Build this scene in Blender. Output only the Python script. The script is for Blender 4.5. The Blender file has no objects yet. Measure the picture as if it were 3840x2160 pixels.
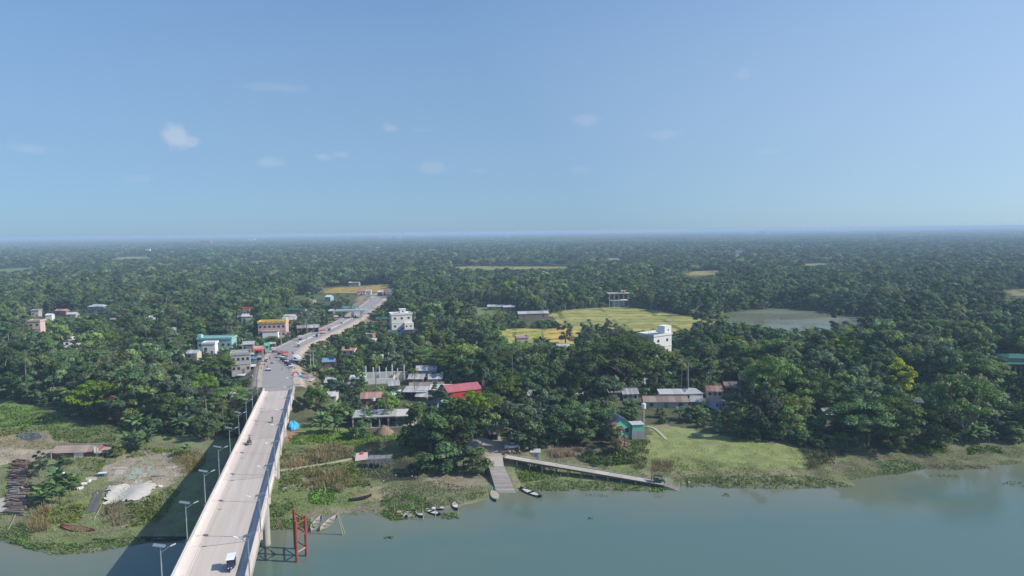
import bpy, bmesh, math, random
import numpy as np
from mathutils import Vector, Matrix
R = math.radians
random.seed(7)
rng = np.random.default_rng(11)
SC = bpy.context.scene
COL = SC.collection

# ------------------------------------------------------------------ camera
FPX, PITCH, ROLL, HC = 2560.0, math.atan((1080 - 868) / 2560.0), math.atan(45 / 3840.0), 65.0
FW = Vector((0, math.cos(PITCH), -math.sin(PITCH)))
R0 = Vector((1, 0, 0)); U0 = Vector((0, math.sin(PITCH), math.cos(PITCH)))
RT = R0 * math.cos(ROLL) - U0 * math.sin(ROLL)
UP = U0 * math.cos(ROLL) + R0 * math.sin(ROLL)
CAMP = Vector((0, 0, HC))
cd = bpy.data.cameras.new('camera'); cam = bpy.data.objects.new('camera', cd); COL.objects.link(cam)
cd.sensor_width = 36.0; cd.lens = 36.0 * FPX / 3840.0; cd.clip_start = 0.5; cd.clip_end = 60000
M3 = Matrix((RT, UP, -FW)).transposed()
cam.matrix_world = Matrix.Translation(CAMP) @ M3.to_4x4()
SC.camera = cam

# ------------------------------------------------------------------ world, sun, exposure
SUN_EL, SUN_AZ = R(36.5), R(97.5)         # azimuth clockwise from +Y
to_sun = Vector((math.sin(SUN_AZ) * math.cos(SUN_EL), math.cos(SUN_AZ) * math.cos(SUN_EL), math.sin(SUN_EL)))
def ray(px, py):
    return FW + RT * ((px - 1920) / FPX) + UP * ((1080 - py) / FPX)
W = bpy.data.worlds.new('World'); SC.world = W; W.use_nodes = True
wn, wl = W.node_tree.nodes, W.node_tree.links
wn.clear()
wo = wn.new('ShaderNodeOutputWorld'); bg = wn.new('ShaderNodeBackground'); sky = wn.new('ShaderNodeTexSky')
sky.sky_type = 'NISHITA'; sky.sun_disc = False; sky.sun_elevation = SUN_EL; sky.sun_rotation = SUN_AZ
sky.altitude = 0; sky.air_density = 0.65; sky.dust_density = 0.65; sky.ozone_density = 8.0
bg.inputs['Strength'].default_value = 0.15
tc = wn.new('ShaderNodeTexCoord'); nz = wn.new('ShaderNodeTexNoise'); nz.inputs['Scale'].default_value = 34; nz.inputs['Detail'].default_value = 5
wl.new(tc.outputs['Generated'], nz.inputs['Vector'])
CLOUDS = [(120, 560, 62, 18, .30), (650, 505, 44, 40, .85), (715, 528, 34, 16, .6), (1055, 330, 110, 16, .22), (1005, 605, 46, 20, .38),
          (1205, 588, 44, 19, .5), (1275, 578, 34, 12, .3), (1462, 482, 36, 18, .42), (1600, 490, 50, 10, .12), (1625, 630, 66, 26, .28), (1795, 640, 36, 12, .2),
          (2205, 445, 48, 22, .3), (2505, 502, 72, 18, .26), (2790, 280, 36, 26, .22), (2180, 635, 40, 18, .16),
          (2885, 565, 36, 12, .14), (520, 672, 36, 14, .2)]
prev = None
def wmath(op, a, b=None):
    n = wn.new('ShaderNodeMath'); n.operation = op; n.use_clamp = False
    for i, v in enumerate((a, b)):
        if v is None: continue
        if isinstance(v, (int, float)): n.inputs[i].default_value = v
        else: wl.new(v, n.inputs[i])
    return n.outputs[0]
nshift = wmath('MULTIPLY', wmath('SUBTRACT', nz.outputs['Fac'], .5), 2.6)
for (cx, cy, sx, sy, st) in CLOUDS:
    c = ray(cx, cy).normalized()
    sub = wn.new('ShaderNodeVectorMath'); sub.operation = 'SUBTRACT'; wl.new(tc.outputs['Generated'], sub.inputs[0]); sub.inputs[1].default_value = c
    mul = wn.new('ShaderNodeVectorMath'); mul.operation = 'MULTIPLY'; wl.new(sub.outputs[0], mul.inputs[0])
    a = FPX / sx; mul.inputs[1].default_value = (a, a, FPX / sy)
    ln = wn.new('ShaderNodeVectorMath'); ln.operation = 'LENGTH'; wl.new(mul.outputs[0], ln.inputs[0])
    d = wmath('ADD', ln.outputs['Value'], nshift)
    mr = wn.new('ShaderNodeMapRange'); mr.interpolation_type = 'SMOOTHSTEP'
    wl.new(d, mr.inputs['Value']); mr.inputs['From Min'].default_value = 1.25; mr.inputs['From Max'].default_value = 0.25
    mr.inputs['To Min'].default_value = 0; mr.inputs['To Max'].default_value = st * .5
    prev = mr.outputs[0] if prev is None else wmath('MAXIMUM', prev, mr.outputs[0])
mixc = wn.new('ShaderNodeMix'); mixc.data_type = 'RGBA'
tint = wn.new('ShaderNodeMix'); tint.data_type = 'RGBA'; tint.blend_type = 'MULTIPLY'; tint.inputs[0].default_value = 1.0
wl.new(sky.outputs[0], tint.inputs[6]); tint.inputs[7].default_value = (.90, 1.24, 1.28, 1)
# dusty air veiling the whole sky, thinner overhead, brighter towards the sun
sx = wn.new('ShaderNodeSeparateXYZ'); wl.new(tc.outputs['Generated'], sx.inputs[0])
vf = wn.new('ShaderNodeMapRange'); vf.interpolation_type = 'SMOOTHSTEP'; wl.new(sx.outputs['Z'], vf.inputs['Value']); vf.inputs['From Min'].default_value = .05; vf.inputs['From Max'].default_value = .6; vf.inputs['To Min'].default_value = .78; vf.inputs['To Max'].default_value = .12
dt = wn.new('ShaderNodeVectorMath'); dt.operation = 'DOT_PRODUCT'; wl.new(tc.outputs['Generated'], dt.inputs[0]); dt.inputs[1].default_value = to_sun
au = wmath('MAXIMUM', dt.outputs['Value'], 0.0)
vc0 = wn.new('ShaderNodeVectorMath'); vc0.operation = 'SCALE'; vc0.inputs[0].default_value = (2.1, 2.05, 1.75); wl.new(au, vc0.inputs['Scale'])
vc = wn.new('ShaderNodeVectorMath'); vc.operation = 'ADD'; vc.inputs[0].default_value = (1.76, 2.50, 3.26); wl.new(vc0.outputs[0], vc.inputs[1])
veil = wn.new('ShaderNodeMix'); veil.data_type = 'RGBA'; wl.new(vf.outputs[0], veil.inputs[0]); wl.new(tint.outputs[2], veil.inputs[6]); wl.new(vc.outputs[0], veil.inputs[7])
wl.new(prev, mixc.inputs[0]); wl.new(veil.outputs[2], mixc.inputs[6]); mixc.inputs[7].default_value = (4.0, 4.2, 4.7, 1)
wl.new(mixc.outputs[2], bg.inputs['Color']); wl.new(bg.outputs[0], wo.inputs['Surface'])
sl = bpy.data.lights.new('sun', 'SUN'); sl.energy = 4.7; sl.angle = R(0.53); sl.color = (1.0, 0.94, 0.86)
so = bpy.data.objects.new('sun', sl); COL.objects.link(so)
so.rotation_euler = to_sun.to_track_quat('Z', 'Y').to_euler(); so.location = (200, 0, 200)
SC.view_settings.view_transform = 'Standard'; SC.view_settings.look = 'None'
SC.view_settings.exposure = 0.15; SC.view_settings.gamma = 1.0
cy_ = SC.cycles
cy_.max_bounces = 5; cy_.diffuse_bounces = 2; cy_.glossy_bounces = 2; cy_.transmission_bounces = 2; cy_.volume_bounces = 1; cy_.transparent_max_bounces = 6
cy_.use_adaptive_sampling = True; cy_.adaptive_threshold = 0.02; cy_.use_denoising = True
cy_.caustics_reflective = False; cy_.caustics_refractive = False

# ------------------------------------------------------------------ helpers
def at(px, py, z=3.5):
    r = ray(px, py); t = (z - HC) / r.z
    return CAMP + r * t
def depth(p): return (Vector(p) - CAMP).dot(FW)
def proj(P):
    P = np.asarray(P, float) - np.array(CAMP)
    w = P @ np.array(FW); w = np.where(w < 1, 1, w)
    return np.stack([1920 + FPX * (P @ np.array(RT)) / w, 1080 - FPX * (P @ np.array(UP)) / w, w], -1)
def tag(o, label=None, cat=None, group=None, kind=None):
    if label: o['label'] = label
    if cat: o['category'] = cat
    if group: o['group'] = group
    if kind: o['kind'] = kind
    return o
def thing(name, label, cat, loc=(0, 0, 0), rz=0.0, group=None):
    o = bpy.data.objects.new(name, None); COL.objects.link(o); o.empty_display_size = .3
    o.location = loc; o.rotation_euler = (0, 0, rz)
    return tag(o, label, cat, group)
def link_mesh(name, me, parent=None, loc=None, rz=0.0):
    o = bpy.data.objects.new(name, me); COL.objects.link(o); o.parent = parent
    if loc is not None: o.location = loc
    o.rotation_euler[2] = rz
    return o
MATS = {}
def M(key, color=None, rough=.85, var=.18, scale=1.2, bump=0.0, metal=0.0, orand=.12, spec=.3, streak=None):
    if key in MATS: return MATS[key]
    m = bpy.data.materials.new(key); m.use_nodes = True
    n, l = m.node_tree.nodes, m.node_tree.links
    b = n['Principled BSDF']; b.inputs['Roughness'].default_value = rough; b.inputs['Metallic'].default_value = metal
    b.inputs['Specular IOR Level'].default_value = spec
    t = n.new('ShaderNodeTexCoord'); q = n.new('ShaderNodeTexNoise'); q.inputs['Scale'].default_value = scale; q.inputs['Detail'].default_value = 6; q.inputs['Roughness'].default_value = .65
    if streak:
        mp = n.new('ShaderNodeMapping'); mp.inputs['Scale'].default_value = streak
        l.new(t.outputs['Object'], mp.inputs['Vector']); l.new(mp.outputs[0], q.inputs['Vector'])
    else: l.new(t.outputs['Object'], q.inputs['Vector'])
    oi = n.new('ShaderNodeObjectInfo')
    a = n.new('ShaderNodeMath'); a.operation = 'MULTIPLY_ADD'; l.new(q.outputs['Fac'], a.inputs[0]); a.inputs[1].default_value = var * 2.4; a.inputs[2].default_value = 1 - var * 1.2
    c = n.new('ShaderNodeMath'); c.operation = 'MULTIPLY_ADD'; l.new(oi.outputs['Random'], c.inputs[0]); c.inputs[1].default_value = orand * 2; c.inputs[2].default_value = 1 - orand
    d = n.new('ShaderNodeMath'); d.operation = 'MULTIPLY'; l.new(a.outputs[0], d.inputs[0]); l.new(c.outputs[0], d.inputs[1])
    v = n.new('ShaderNodeVectorMath'); v.operation = 'SCALE'; v.inputs[0].default_value = color; l.new(d.outputs[0], v.inputs['Scale'])
    l.new(v.outputs[0], b.inputs['Base Color'])
    if bump:
        bp = n.new('ShaderNodeBump'); bp.inputs['Strength'].default_value = bump; bp.inputs['Distance'].default_value = .1
        l.new(q.outputs['Fac'], bp.inputs['Height']); l.new(bp.outputs[0], b.inputs['Normal'])
    MATS[key] = m
    return m
class MB:
    """collects shapes; build() links them as ONE mesh object"""
    def __init__(s): s.v = []; s.f = []
    def add(s, vs, fs):
        k = len(s.v); s.v += [tuple(x) for x in vs]; s.f += [tuple(i + k for i in f) for f in fs]; return s
    def box(s, c, sz, rz=0.0, rx=0.0, ry=0.0):
        mt = Matrix.Translation(c) @ Matrix.Rotation(rz, 4, 'Z') @ Matrix.Rotation(ry, 4, 'Y') @ Matrix.Rotation(rx, 4, 'X')
        hx, hy, hz = sz[0] / 2, sz[1] / 2, sz[2] / 2
        vs = [mt @ Vector((x, y, z)) for z in (-hz, hz) for x, y in ((-hx, -hy), (hx, -hy), (hx, hy), (-hx, hy))]
        return s.add(vs, [(3, 2, 1, 0), (4, 5, 6, 7), (0, 1, 5, 4), (1, 2, 6, 5), (2, 3, 7, 6), (3, 0, 4, 7)])
    def slab(s, a, b): return s.box([(a[i] + b[i]) / 2 for i in range(3)], [abs(b[i] - a[i]) for i in range(3)])
    def tube(s, pts, rad, n=6, caps=True):
        pts = [Vector(p) for p in pts]; k = len(pts)
        rad = rad if isinstance(rad, (list, tuple)) else [rad] * k
        vs, fs = [], []
        for i, p in enumerate(pts):
            d = (pts[min(i + 1, k - 1)] - pts[max(i - 1, 0)]).normalized()
            u = d.cross(Vector((0, 0, 1))) if abs(d.z) < .95 else d.cross(Vector((1, 0, 0))); u.normalize(); w = d.cross(u)
            for j in range(n):
                a = 2 * math.pi * j / n; vs.append(p + (u * math.cos(a) + w * math.sin(a)) * rad[i])
        for i in range(k - 1):
            for j in range(n):
                j2 = (j + 1) % n; fs.append((i * n + j, i * n + j2, (i + 1) * n + j2, (i + 1) * n + j))
        if caps: fs.append(tuple(reversed(range(n)))); fs.append(tuple((k - 1) * n + j for j in range(n)))
        return s.add(vs, fs)
    def prism(s, poly, z0, z1):
        n = len(poly); vs = [(p[0], p[1], z0) for p in poly] + [(p[0], p[1], z1) for p in poly]
        fs = [tuple(reversed(range(n))), tuple(range(n, 2 * n))] + [(i, (i + 1) % n, n + (i + 1) % n, n + i) for i in range(n)]
        return s.add(vs, fs)
    def extr(s, prof, x0, x1):
        """profile in (y,z) pushed along x"""
        n = len(prof); vs = [(x0, p[0], p[1]) for p in prof] + [(x1, p[0], p[1]) for p in prof]
        fs = [tuple(range(n)), tuple(reversed(range(n, 2 * n)))] + [(i, n + i, n + (i + 1) % n, (i + 1) % n) for i in range(n)]
        return s.add(vs, fs)
    def mesh(s, name, mat, smooth=False):
        me = bpy.data.meshes.new(name); me.from_pydata(s.v, [], s.f); me.materials.append(mat)
        bm = bmesh.new(); bm.from_mesh(me); bmesh.ops.recalc_face_normals(bm, faces=bm.faces); bm.to_mesh(me); bm.free()
        if smooth: me.polygons.foreach_set('use_smooth', [True] * len(me.polygons))
        return me
    def build(s, name, mat, parent=None, loc=None, rz=0.0, smooth=False):
        return link_mesh(name, s.mesh(name, mat, smooth), parent, loc, rz)
def npmesh(name, V, Q, mat, col=None, tri=False, smooth=False):
    """fast mesh from numpy quads (or tris) with a per-vertex colour"""
    V = np.asarray(V, np.float32); Q = np.asarray(Q, np.int32); k = Q.shape[1]
    me = bpy.data.meshes.new(name); me.vertices.add(len(V)); me.vertices.foreach_set('co', V.ravel())
    me.loops.add(Q.size); me.loops.foreach_set('vertex_index', Q.ravel())
    me.polygons.add(len(Q)); me.polygons.foreach_set('loop_start', np.arange(0, Q.size, k, dtype=np.int32))
    me.update(calc_edges=True)
    for m_ in (mat if isinstance(mat, list) else [mat]): me.materials.append(m_)
    if col is not None:
        a = me.color_attributes.new('Col', 'FLOAT_COLOR', 'POINT')
        a.data.foreach_set('color', np.concatenate([col, np.ones((len(col), 1))], 1).astype(np.float32).ravel())
    if smooth: me.polygons.foreach_set('use_smooth', np.ones(len(Q), bool))
    me.update()
    return me
def vnoise(x, y, seed=0):
    xi = np.floor(x).astype(np.int64); yi = np.floor(y).astype(np.int64); fx = x - xi; fy = y - yi
    def h(a, b):
        n = (a * 374761393 + b * 668265263 + seed * 974634777) & 0xffffffff
        n = ((n ^ (n >> 13)) * 1274126177) & 0xffffffff
        return ((n ^ (n >> 16)) & 0xffff) / 65535.0
    u = fx * fx * (3 - 2 * fx); v = fy * fy * (3 - 2 * fy)
    return (h(xi, yi) * (1 - u) + h(xi + 1, yi) * u) * (1 - v) + (h(xi, yi + 1) * (1 - u) + h(xi + 1, yi + 1) * u) * v
def inpoly(x, y, poly):
    ins = np.zeros(np.shape(x), bool); n = len(poly)
    for i in range(n):
        x0, y0 = poly[i]; x1, y1 = poly[(i + 1) % n]
        if y0 == y1: continue
        c = ((y0 > y) != (y1 > y)) & (x < (x1 - x0) * (y - y0) / (y1 - y0) + x0)
        ins ^= c
    return ins
def polydist(x, y, pts, closed=True):
    d = np.full(np.shape(x), 1e9); tt = np.zeros(np.shape(x)); n = len(pts)
    for i in range(n if closed else n - 1):
        ax, ay = pts[i][:2]; bx, by = pts[(i + 1) % n][:2]; L = (bx - ax) ** 2 + (by - ay) ** 2 + 1e-9
        t = np.clip(((x - ax) * (bx - ax) + (y - ay) * (by - ay)) / L, 0, 1)
        q = np.hypot(x - ax - t * (bx - ax), y - ay - t * (by - ay))
        tt = np.where(q < d, i + t, tt); d = np.minimum(d, q)
    return d, tt
def gpoly(pp, z): return [tuple(at(px, py, z)[:2]) for px, py in pp]

# ------------------------------------------------------------------ bridge frame (from its vanishing point) and road line
BD = ray(1216, 994); BD = BD / BD.y                   # along the bridge, per metre of y
BL = Vector((BD.y, -BD.x, 0)).normalized()            # to its right
BA = CAMP + ray(645, 2160) * 95.5                     # left parapet top, outer edge
BA = BA - BD * (BA.y)                                  # at y = 0
def bp(y, t, z=0.0): return BA + BD * (y - 0.0) + BL * t + Vector((0, 0, z))
B_Y0, B_Y1 = 24.0, 236.0                               # near end (behind the frame), abutment
DECKZ = -1.0                                           # carriageway below parapet top
BMID = 5.15
e = bp(B_Y1, BMID, DECKZ)
ROADP = [tuple(e)] + [tuple(at(px, py, z)) for px, py, z in
         ((1040, 1400, e.z - .6), (1048, 1345, 8.0), (1085, 1304, 7.6), (1170, 1263, 7.0), (1262, 1222, 6.0), (1322, 1190, 5.2), (1368, 1158, 4.8), (1405, 1130, 4.5), (1432, 1104, 4.3), (1475, 1082, 4.2))]
def smooth_line(P, n):
    P = [Vector(p) for p in P]; out = []
    for i in range(len(P) - 1):
        p0, p1, p2, p3 = P[max(i - 1, 0)], P[i], P[i + 1], P[min(i + 2, len(P) - 1)]
        for k in range(n):
            t = k / n
            out.append(.5 * ((2 * p1) + (p2 - p0) * t + (2 * p0 - 5 * p1 + 4 * p2 - p3) * t * t + (3 * p1 - p0 - 3 * p2 + p3) * t ** 3))
    return out + [P[-1]]
ROADC = smooth_line(ROADP, 6)
ROADN = np.array([(p.x, p.y, p.z) for p in ROADC])
ROADW = 5.6                                            # half width

# ------------------------------------------------------------------ terrain height
SHORE = [(0, 2022), (100, 2048), (200, 2072), (345, 2066), (500, 2035), (640, 2022), (800, 2000), (1000, 1988), (1060, 1984), (1170, 1978), (1190, 1936), (1290, 1925), (1400, 1914), (1430, 1934), (1480, 1944),
         (1560, 1938), (1650, 1918), (1740, 1890), (1830, 1868), (1900, 1858), (1965, 1838), (2100, 1829), (2300, 1830), (2430, 1836), (2540, 1832), (2600, 1815), (2720, 1822), (3000, 1825), (3150, 1818), (3209, 1820),
         (3170, 1788), (3297, 1781), (3474, 1759), (3690, 1761), (3718, 1745), (3840, 1741)]
SH = gpoly(SHORE, 0.0)
SH = [(-14000, -800), (-600, 60), (-240, 112)] + SH + [(190, 184), (420, 205), (900, 190), (14000, -300)]
LAND = SH + [(14000, 15000), (-14000, 15000)]
PONDZ = 2.4
POND = gpoly([(2640, 1200), (2720, 1178), (2830, 1163), (2960, 1160), (3080, 1168), (3180, 1182), (3260, 1192), (3300, 1215), (3200, 1245), (3000, 1255), (2880, 1250), (2760, 1225)], PONDZ)
PADS = [(1850, 1680, 3.9, 5.0), (1930, 1682, 3.9, 4.5), (1798, 1664, 3.9, 4.0)]
def hfun(X, Y):
    X = np.asarray(X, float); Y = np.asarray(Y, float)
    d, _ = polydist(X, Y, SH, False); d = np.where(inpoly(X, Y, LAND), d, -d)
    d = d + (vnoise(X / 5, Y / 5, 3) - .5) * 2.4 * (d > -30)
    h = np.interp(d, [-60, -8, -1, 0, 4, 12, 26, 60], [-5, -1.6, -.2, .03, .5, 1.1, 2.3, 3.5])
    h = h + (vnoise(X / 7, Y / 7, 5) - .5) * .5 * np.clip(d / 20, 0, 1) * (Y < 900) + (vnoise(X / 2.3, Y / 2.3, 8) - .5) * .2 * np.clip(d / 4, 0, 1) * (Y < 400)
    near = Y < 1200
    for px_, py_, z_, r_ in PADS:
        c_ = at(px_, py_, z_); h = np.where(near, np.maximum(h, z_ - np.clip(np.hypot(X - c_.x, (Y - c_.y) * .7) - r_, 0, 99) * 1.0), h)
    dr, tr = polydist(X, Y, ROADN, False)
    rz = np.interp(tr, np.arange(len(ROADN)), ROADN[:, 2])
    emb = rz - .25 - np.clip(dr - ROADW - 2.5, 0, 1e9) * .55
    h = np.where(near, np.maximum(h, emb), h)
    h = np.where(near & (dr < ROADW + .2), np.minimum(h, rz - .25), h)
    dp, _ = polydist(X, Y, POND, True); ip = inpoly(X, Y, POND)
    h = np.where(ip, np.minimum(h, PONDZ - .05 - np.minimum(dp, 12) * .12), np.where(dp < 14, np.minimum(h, PONDZ + .05 + dp * .08), h))
    return h
def hz(x, y): return float(hfun(np.array([x]), np.array([y]))[0])
def gat(px, py):
    """point on the terrain seen at a pixel"""
    z = 2.5
    for _ in range(6):
        p = at(px, py, z); z = .5 * z + .5 * max(hz(p.x, p.y), 0)
    p = at(px, py, z); p.z = max(hz(p.x, p.y), 0.0); return p
FOOT = []           # (x, y, radius) of buildings; no tree is planted inside them
LANE = []           # spots that stand in full sun in the photograph
OPEN = []           # (pixel polygon, depth): things the photograph shows; no tree is planted in front of them
def opening(poly, D): OPEN.append((poly, D))
def orect(x0, y0, x1, y1, D): OPEN.append(([(x0, y0), (x1, y0), (x1, y1), (x0, y1)], D))
# ------------------------------------------------------------------ ground
def axis(lo, f0, f1, hi, step, g):
    a = list(np.arange(f0, f1, step)); s = step; x = f1
    while x < hi: a.append(x); s *= g; x += s
    a.append(hi); s = step; x = f0 - s
    while x > lo: a.insert(0, x); s *= g; x -= s
    a.insert(0, lo); return np.array(a)
gx = axis(-14000, -150, 170, 14000, 1.0, 1.09); gy = axis(-700, 118, 300, 14000, .95, 1.045)
GX, GY = np.meshgrid(gx, gy); GZ = hfun(GX.ravel(), GY.ravel())
GV = np.stack([GX.ravel(), GY.ravel(), GZ], 1)
nx, ny = len(gx), len(gy)
ii = (np.arange(ny - 1)[:, None] * nx + np.arange(nx - 1)[None, :]).ravel()
GQ = np.stack([ii, ii + 1, ii + nx + 1, ii + nx], 1)
PX = proj(GV)
wx = PX[:, 0] + (vnoise(GV[:, 0] / 3, GV[:, 1] / 3, 21) - .5) * 46 + (vnoise(GV[:, 0] / 9, GV[:, 1] / 9, 22) - .5) * 40
wy = PX[:, 1] + (vnoise(GV[:, 0] / 3, GV[:, 1] / 3, 23) - .5) * 16 + (vnoise(GV[:, 0] / 9, GV[:, 1] / 9, 24) - .5) * 14
SOIL = (.088, .092, .045); MUD = (.25, .215, .145); GRASS = (.175, .225, .075); BRIGHT = (.12, .225, .04); DRY = (.30, .25, .14); SAND = (.40, .325, .24); EARTH = (.33, .27, .20)
MEADOW = (.225, .275, .095); WEED = (.15, .18, .075); DMUD = (.185, .165, .11); OLIVE = (.215, .21, .105)
n1 = vnoise(GV[:, 0] / 4, GV[:, 1] / 4, 31)[:, None]; n2 = vnoise(GV[:, 0] / 11, GV[:, 1] / 11, 32)[:, None]
dsh, _ = polydist(GV[:, 0], GV[:, 1], SH, False)
GC = np.tile(np.array(SOIL), (len(GV), 1)) * (.8 + .5 * n1)
def paint(poly, c, c2=None, mix=1.0):
    global GC
    m = inpoly(wx, wy, poly) & (GV[:, 1] < 1500)
    col = np.array(c) if c2 is None else np.array(c) * n1[m] + np.array(c2) * (1 - n1[m])
    GC[m] = GC[m] * (1 - mix) + col * mix
bank = (dsh < 26) & (GV[:, 1] < 300)
GC[bank] = (np.array(WEED) * n2 + np.array(DMUD) * (1 - n2))[bank]
paint([(-600, 1560), (100, 1560), (260, 1590), (560, 1620), (760, 1640), (900, 1640), (860, 2060), (-600, 2070)], GRASS, DMUD)
paint([(-600, 1490), (0, 1495), (200, 1540), (260, 1570), (240, 1600), (-600, 1640)], BRIGHT, GRASS)
paint([(-300, 1690), (60, 1680), (190, 1690), (140, 1745), (-300, 1750)], SAND, EARTH)
paint([(-300, 1630), (40, 1618), (180, 1618), (250, 1650), (170, 1680), (-300, 1680)], MUD, DRY)
paint([(400, 1740), (520, 1690), (640, 1692), (690, 1735), (720, 1790), (620, 1830), (500, 1840), (410, 1810), (380, 1770)], (.36, .30, .235), EARTH)
paint([(340, 1800), (430, 1800), (640, 1845), (600, 1900), (380, 1900), (300, 1850)], MUD, GRASS)
paint([(150, 1880), (340, 1860), (420, 1900), (360, 1960), (160, 1950)], MUD, GRASS)
paint([(1000, 1570), (1150, 1590), (1560, 1640), (1560, 1680), (1360, 1790), (1400, 1920), (1000, 1990)], GRASS, WEED)
paint([(1085, 1650), (1180, 1610), (1380, 1625), (1560, 1640), (1540, 1668), (1250, 1670), (1100, 1668)], BRIGHT, GRASS)
paint([(1060, 1690), (1180, 1665), (1340, 1672), (1340, 1710), (1200, 1730), (1050, 1750)], DRY, WEED)
paint([(1130, 1770), (1300, 1760), (1330, 1810), (1280, 1840), (1130, 1830)], DRY, OLIVE)
paint([(1040, 1600), (1110, 1605), (1100, 1650), (1050, 1670)], (.36, .22, .15))
paint([(1060, 1930), (1200, 1905), (1400, 1890), (1450, 1900), (1400, 1925), (1200, 1940), (1100, 1985), (1050, 1985)], MUD, DMUD)
paint([(1300, 1830), (1420, 1820), (1440, 1870), (1320, 1880)], MUD, DRY)
paint([(1330, 1730), (1400, 1715), (1560, 1730), (1640, 1760), (1560, 1800), (1420, 1800), (1350, 1770)], (.04, .042, .028))  # creek hollow: wet mud, blackened further to paint in the trees' shade
paint([(1560, 1805), (1640, 1785), (1790, 1785), (1850, 1825), (1760, 1850), (1560, 1840)], (.27, .205, .155), MUD)
paint([(1430, 1830), (1560, 1830), (1840, 1840), (1840, 1875), (1560, 1940), (1430, 1930)], WEED, MUD)
paint([(1740, 1640), (1880, 1628), (1960, 1665), (1920, 1716), (1800, 1712), (1730, 1680)], SAND, (.36, .29, .21))
paint([(1950, 1690), (2350, 1670), (2420, 1700), (2400, 1740), (1960, 1720)], (.17, .14, .09), WEED)
paint([(1930, 1760), (2400, 1740), (2560, 1800), (2560, 1835), (1950, 1840)], MUD, GRASS)
paint([(2340, 1700), (2410, 1650), (2430, 1596), (2500, 1600), (2700, 1630), (2900, 1665), (3080, 1690), (3120, 1725), (3020, 1768), (2700, 1778), (2450, 1752)], MEADOW, (.22, .235, .09))
paint([(2590, 1200), (2760, 1176), (2780, 1225), (2640, 1236)], GRASS, BRIGHT)
paint([(2620, 1665), (2690, 1660), (2700, 1690), (2630, 1690)], (.30, .25, .15), MEADOW)
paint([(2420, 1596), (2480, 1590), (2620, 1622), (2560, 1640), (2480, 1625)], (.25, .20, .13), MEADOW)
paint([(2500, 1765), (2760, 1762), (3040, 1765), (3060, 1785), (2560, 1790)], (.25, .205, .14), OLIVE)
paint([(2560, 1785), (3060, 1780), (3220, 1815), (3220, 1830), (2560, 1830)], WEED, OLIVE)
paint([(3080, 1700), (3300, 1680), (3500, 1700), (3300, 1760), (3180, 1795), (3060, 1770)], WEED, (.165, .13, .09))
paint([(3400, 1690), (3560, 1660), (3840, 1650), (4100, 1650), (4100, 1750), (3700, 1765), (3450, 1765)], (.15, .125, .09), WEED)
dr_, tr_ = polydist(GV[:, 0], GV[:, 1], ROADN, False)
m = (dr_ < 15 + 7 * n1[:, 0]) & (GV[:, 1] > 246) & (GV[:, 1] < 700)
GC[m] = (np.array((.30, .235, .175)) * n1 + np.array((.13, .13, .06)) * (1 - n1))[m]
m = (dr_ < 9.5) & (GV[:, 1] > 246) & (GV[:, 1] < 900); GC[m] = np.array((.42, .34, .27))
FIELDS = [
 ([(1208, 1084), (1250, 1078), (1330, 1076), (1420, 1068), (1462, 1066), (1462, 1090), (1430, 1096), (1330, 1100), (1215, 1100)], (.37, .29, .05), (.33, .21, .09)),
 ([(1700, 1166), (1760, 1150), (1900, 1156), (1900, 1185), (1800, 1200), (1700, 1195)], (.20, .235, .075), (.16, .20, .07)),
 ([(1860, 1236), (1960, 1232), (2060, 1236), (2040, 1285), (1880, 1290), (1840, 1260)], (.37, .34, .08), (.31, .30, .08)),
 ([(2035, 1236), (2130, 1228), (2180, 1240), (2165, 1292), (2060, 1290)], (.50, .36, .085), (.46, .34, .09)),
 ([(2060, 1176), (2150, 1160), (2320, 1150), (2440, 1162), (2600, 1188), (2760, 1214), (2640, 1236), (2560, 1250), (2440, 1262), (2340, 1250), (2200, 1246), (2180, 1240), (2080, 1222)], (.235, .25, .07), (.37, .32, .11)),
 ([(1690, 1003), (1760, 998), (1900, 1000), (2150, 1000), (2150, 1006), (1880, 1012), (1700, 1010)], (.21, .25, .06), (.3, .28, .08)),
 ([(2570, 1022), (2640, 1015), (2715, 1015), (2715, 1030), (2580, 1034)], (.36, .30, .09), (.25, .2, .1)),
 ([(-60, 1012), (80, 1004), (160, 1008), (60, 1020), (-60, 1026)], (.13, .20, .06), (.13, .2, .06)),
 ([(3770, 1092), (3880, 1082), (3900, 1110), (3790, 1112)], (.26, .24, .1), (.2, .2, .1)),
 ([(400, 968), (480, 963), (570, 963), (560, 970), (420, 973)], (.20, .26, .10), (.26, .26, .12)),
 ([(2190, 972), (2330, 968), (2340, 974), (2200, 978)], (.24, .27, .10), (.3, .28, .12)),
 ([(2990, 992), (3120, 986), (3130, 993), (3000, 999)], (.22, .26, .10), (.28, .27, .12)),
 ([(890, 982), (1010, 978), (1010, 984), (900, 988)], (.2, .25, .1), (.26, .26, .11)),
 ([(1100, 1110), (1200, 1106), (1230, 1118), (1110, 1126)], (.10, .16, .05), (.10, .16, .05)),
]
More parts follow.
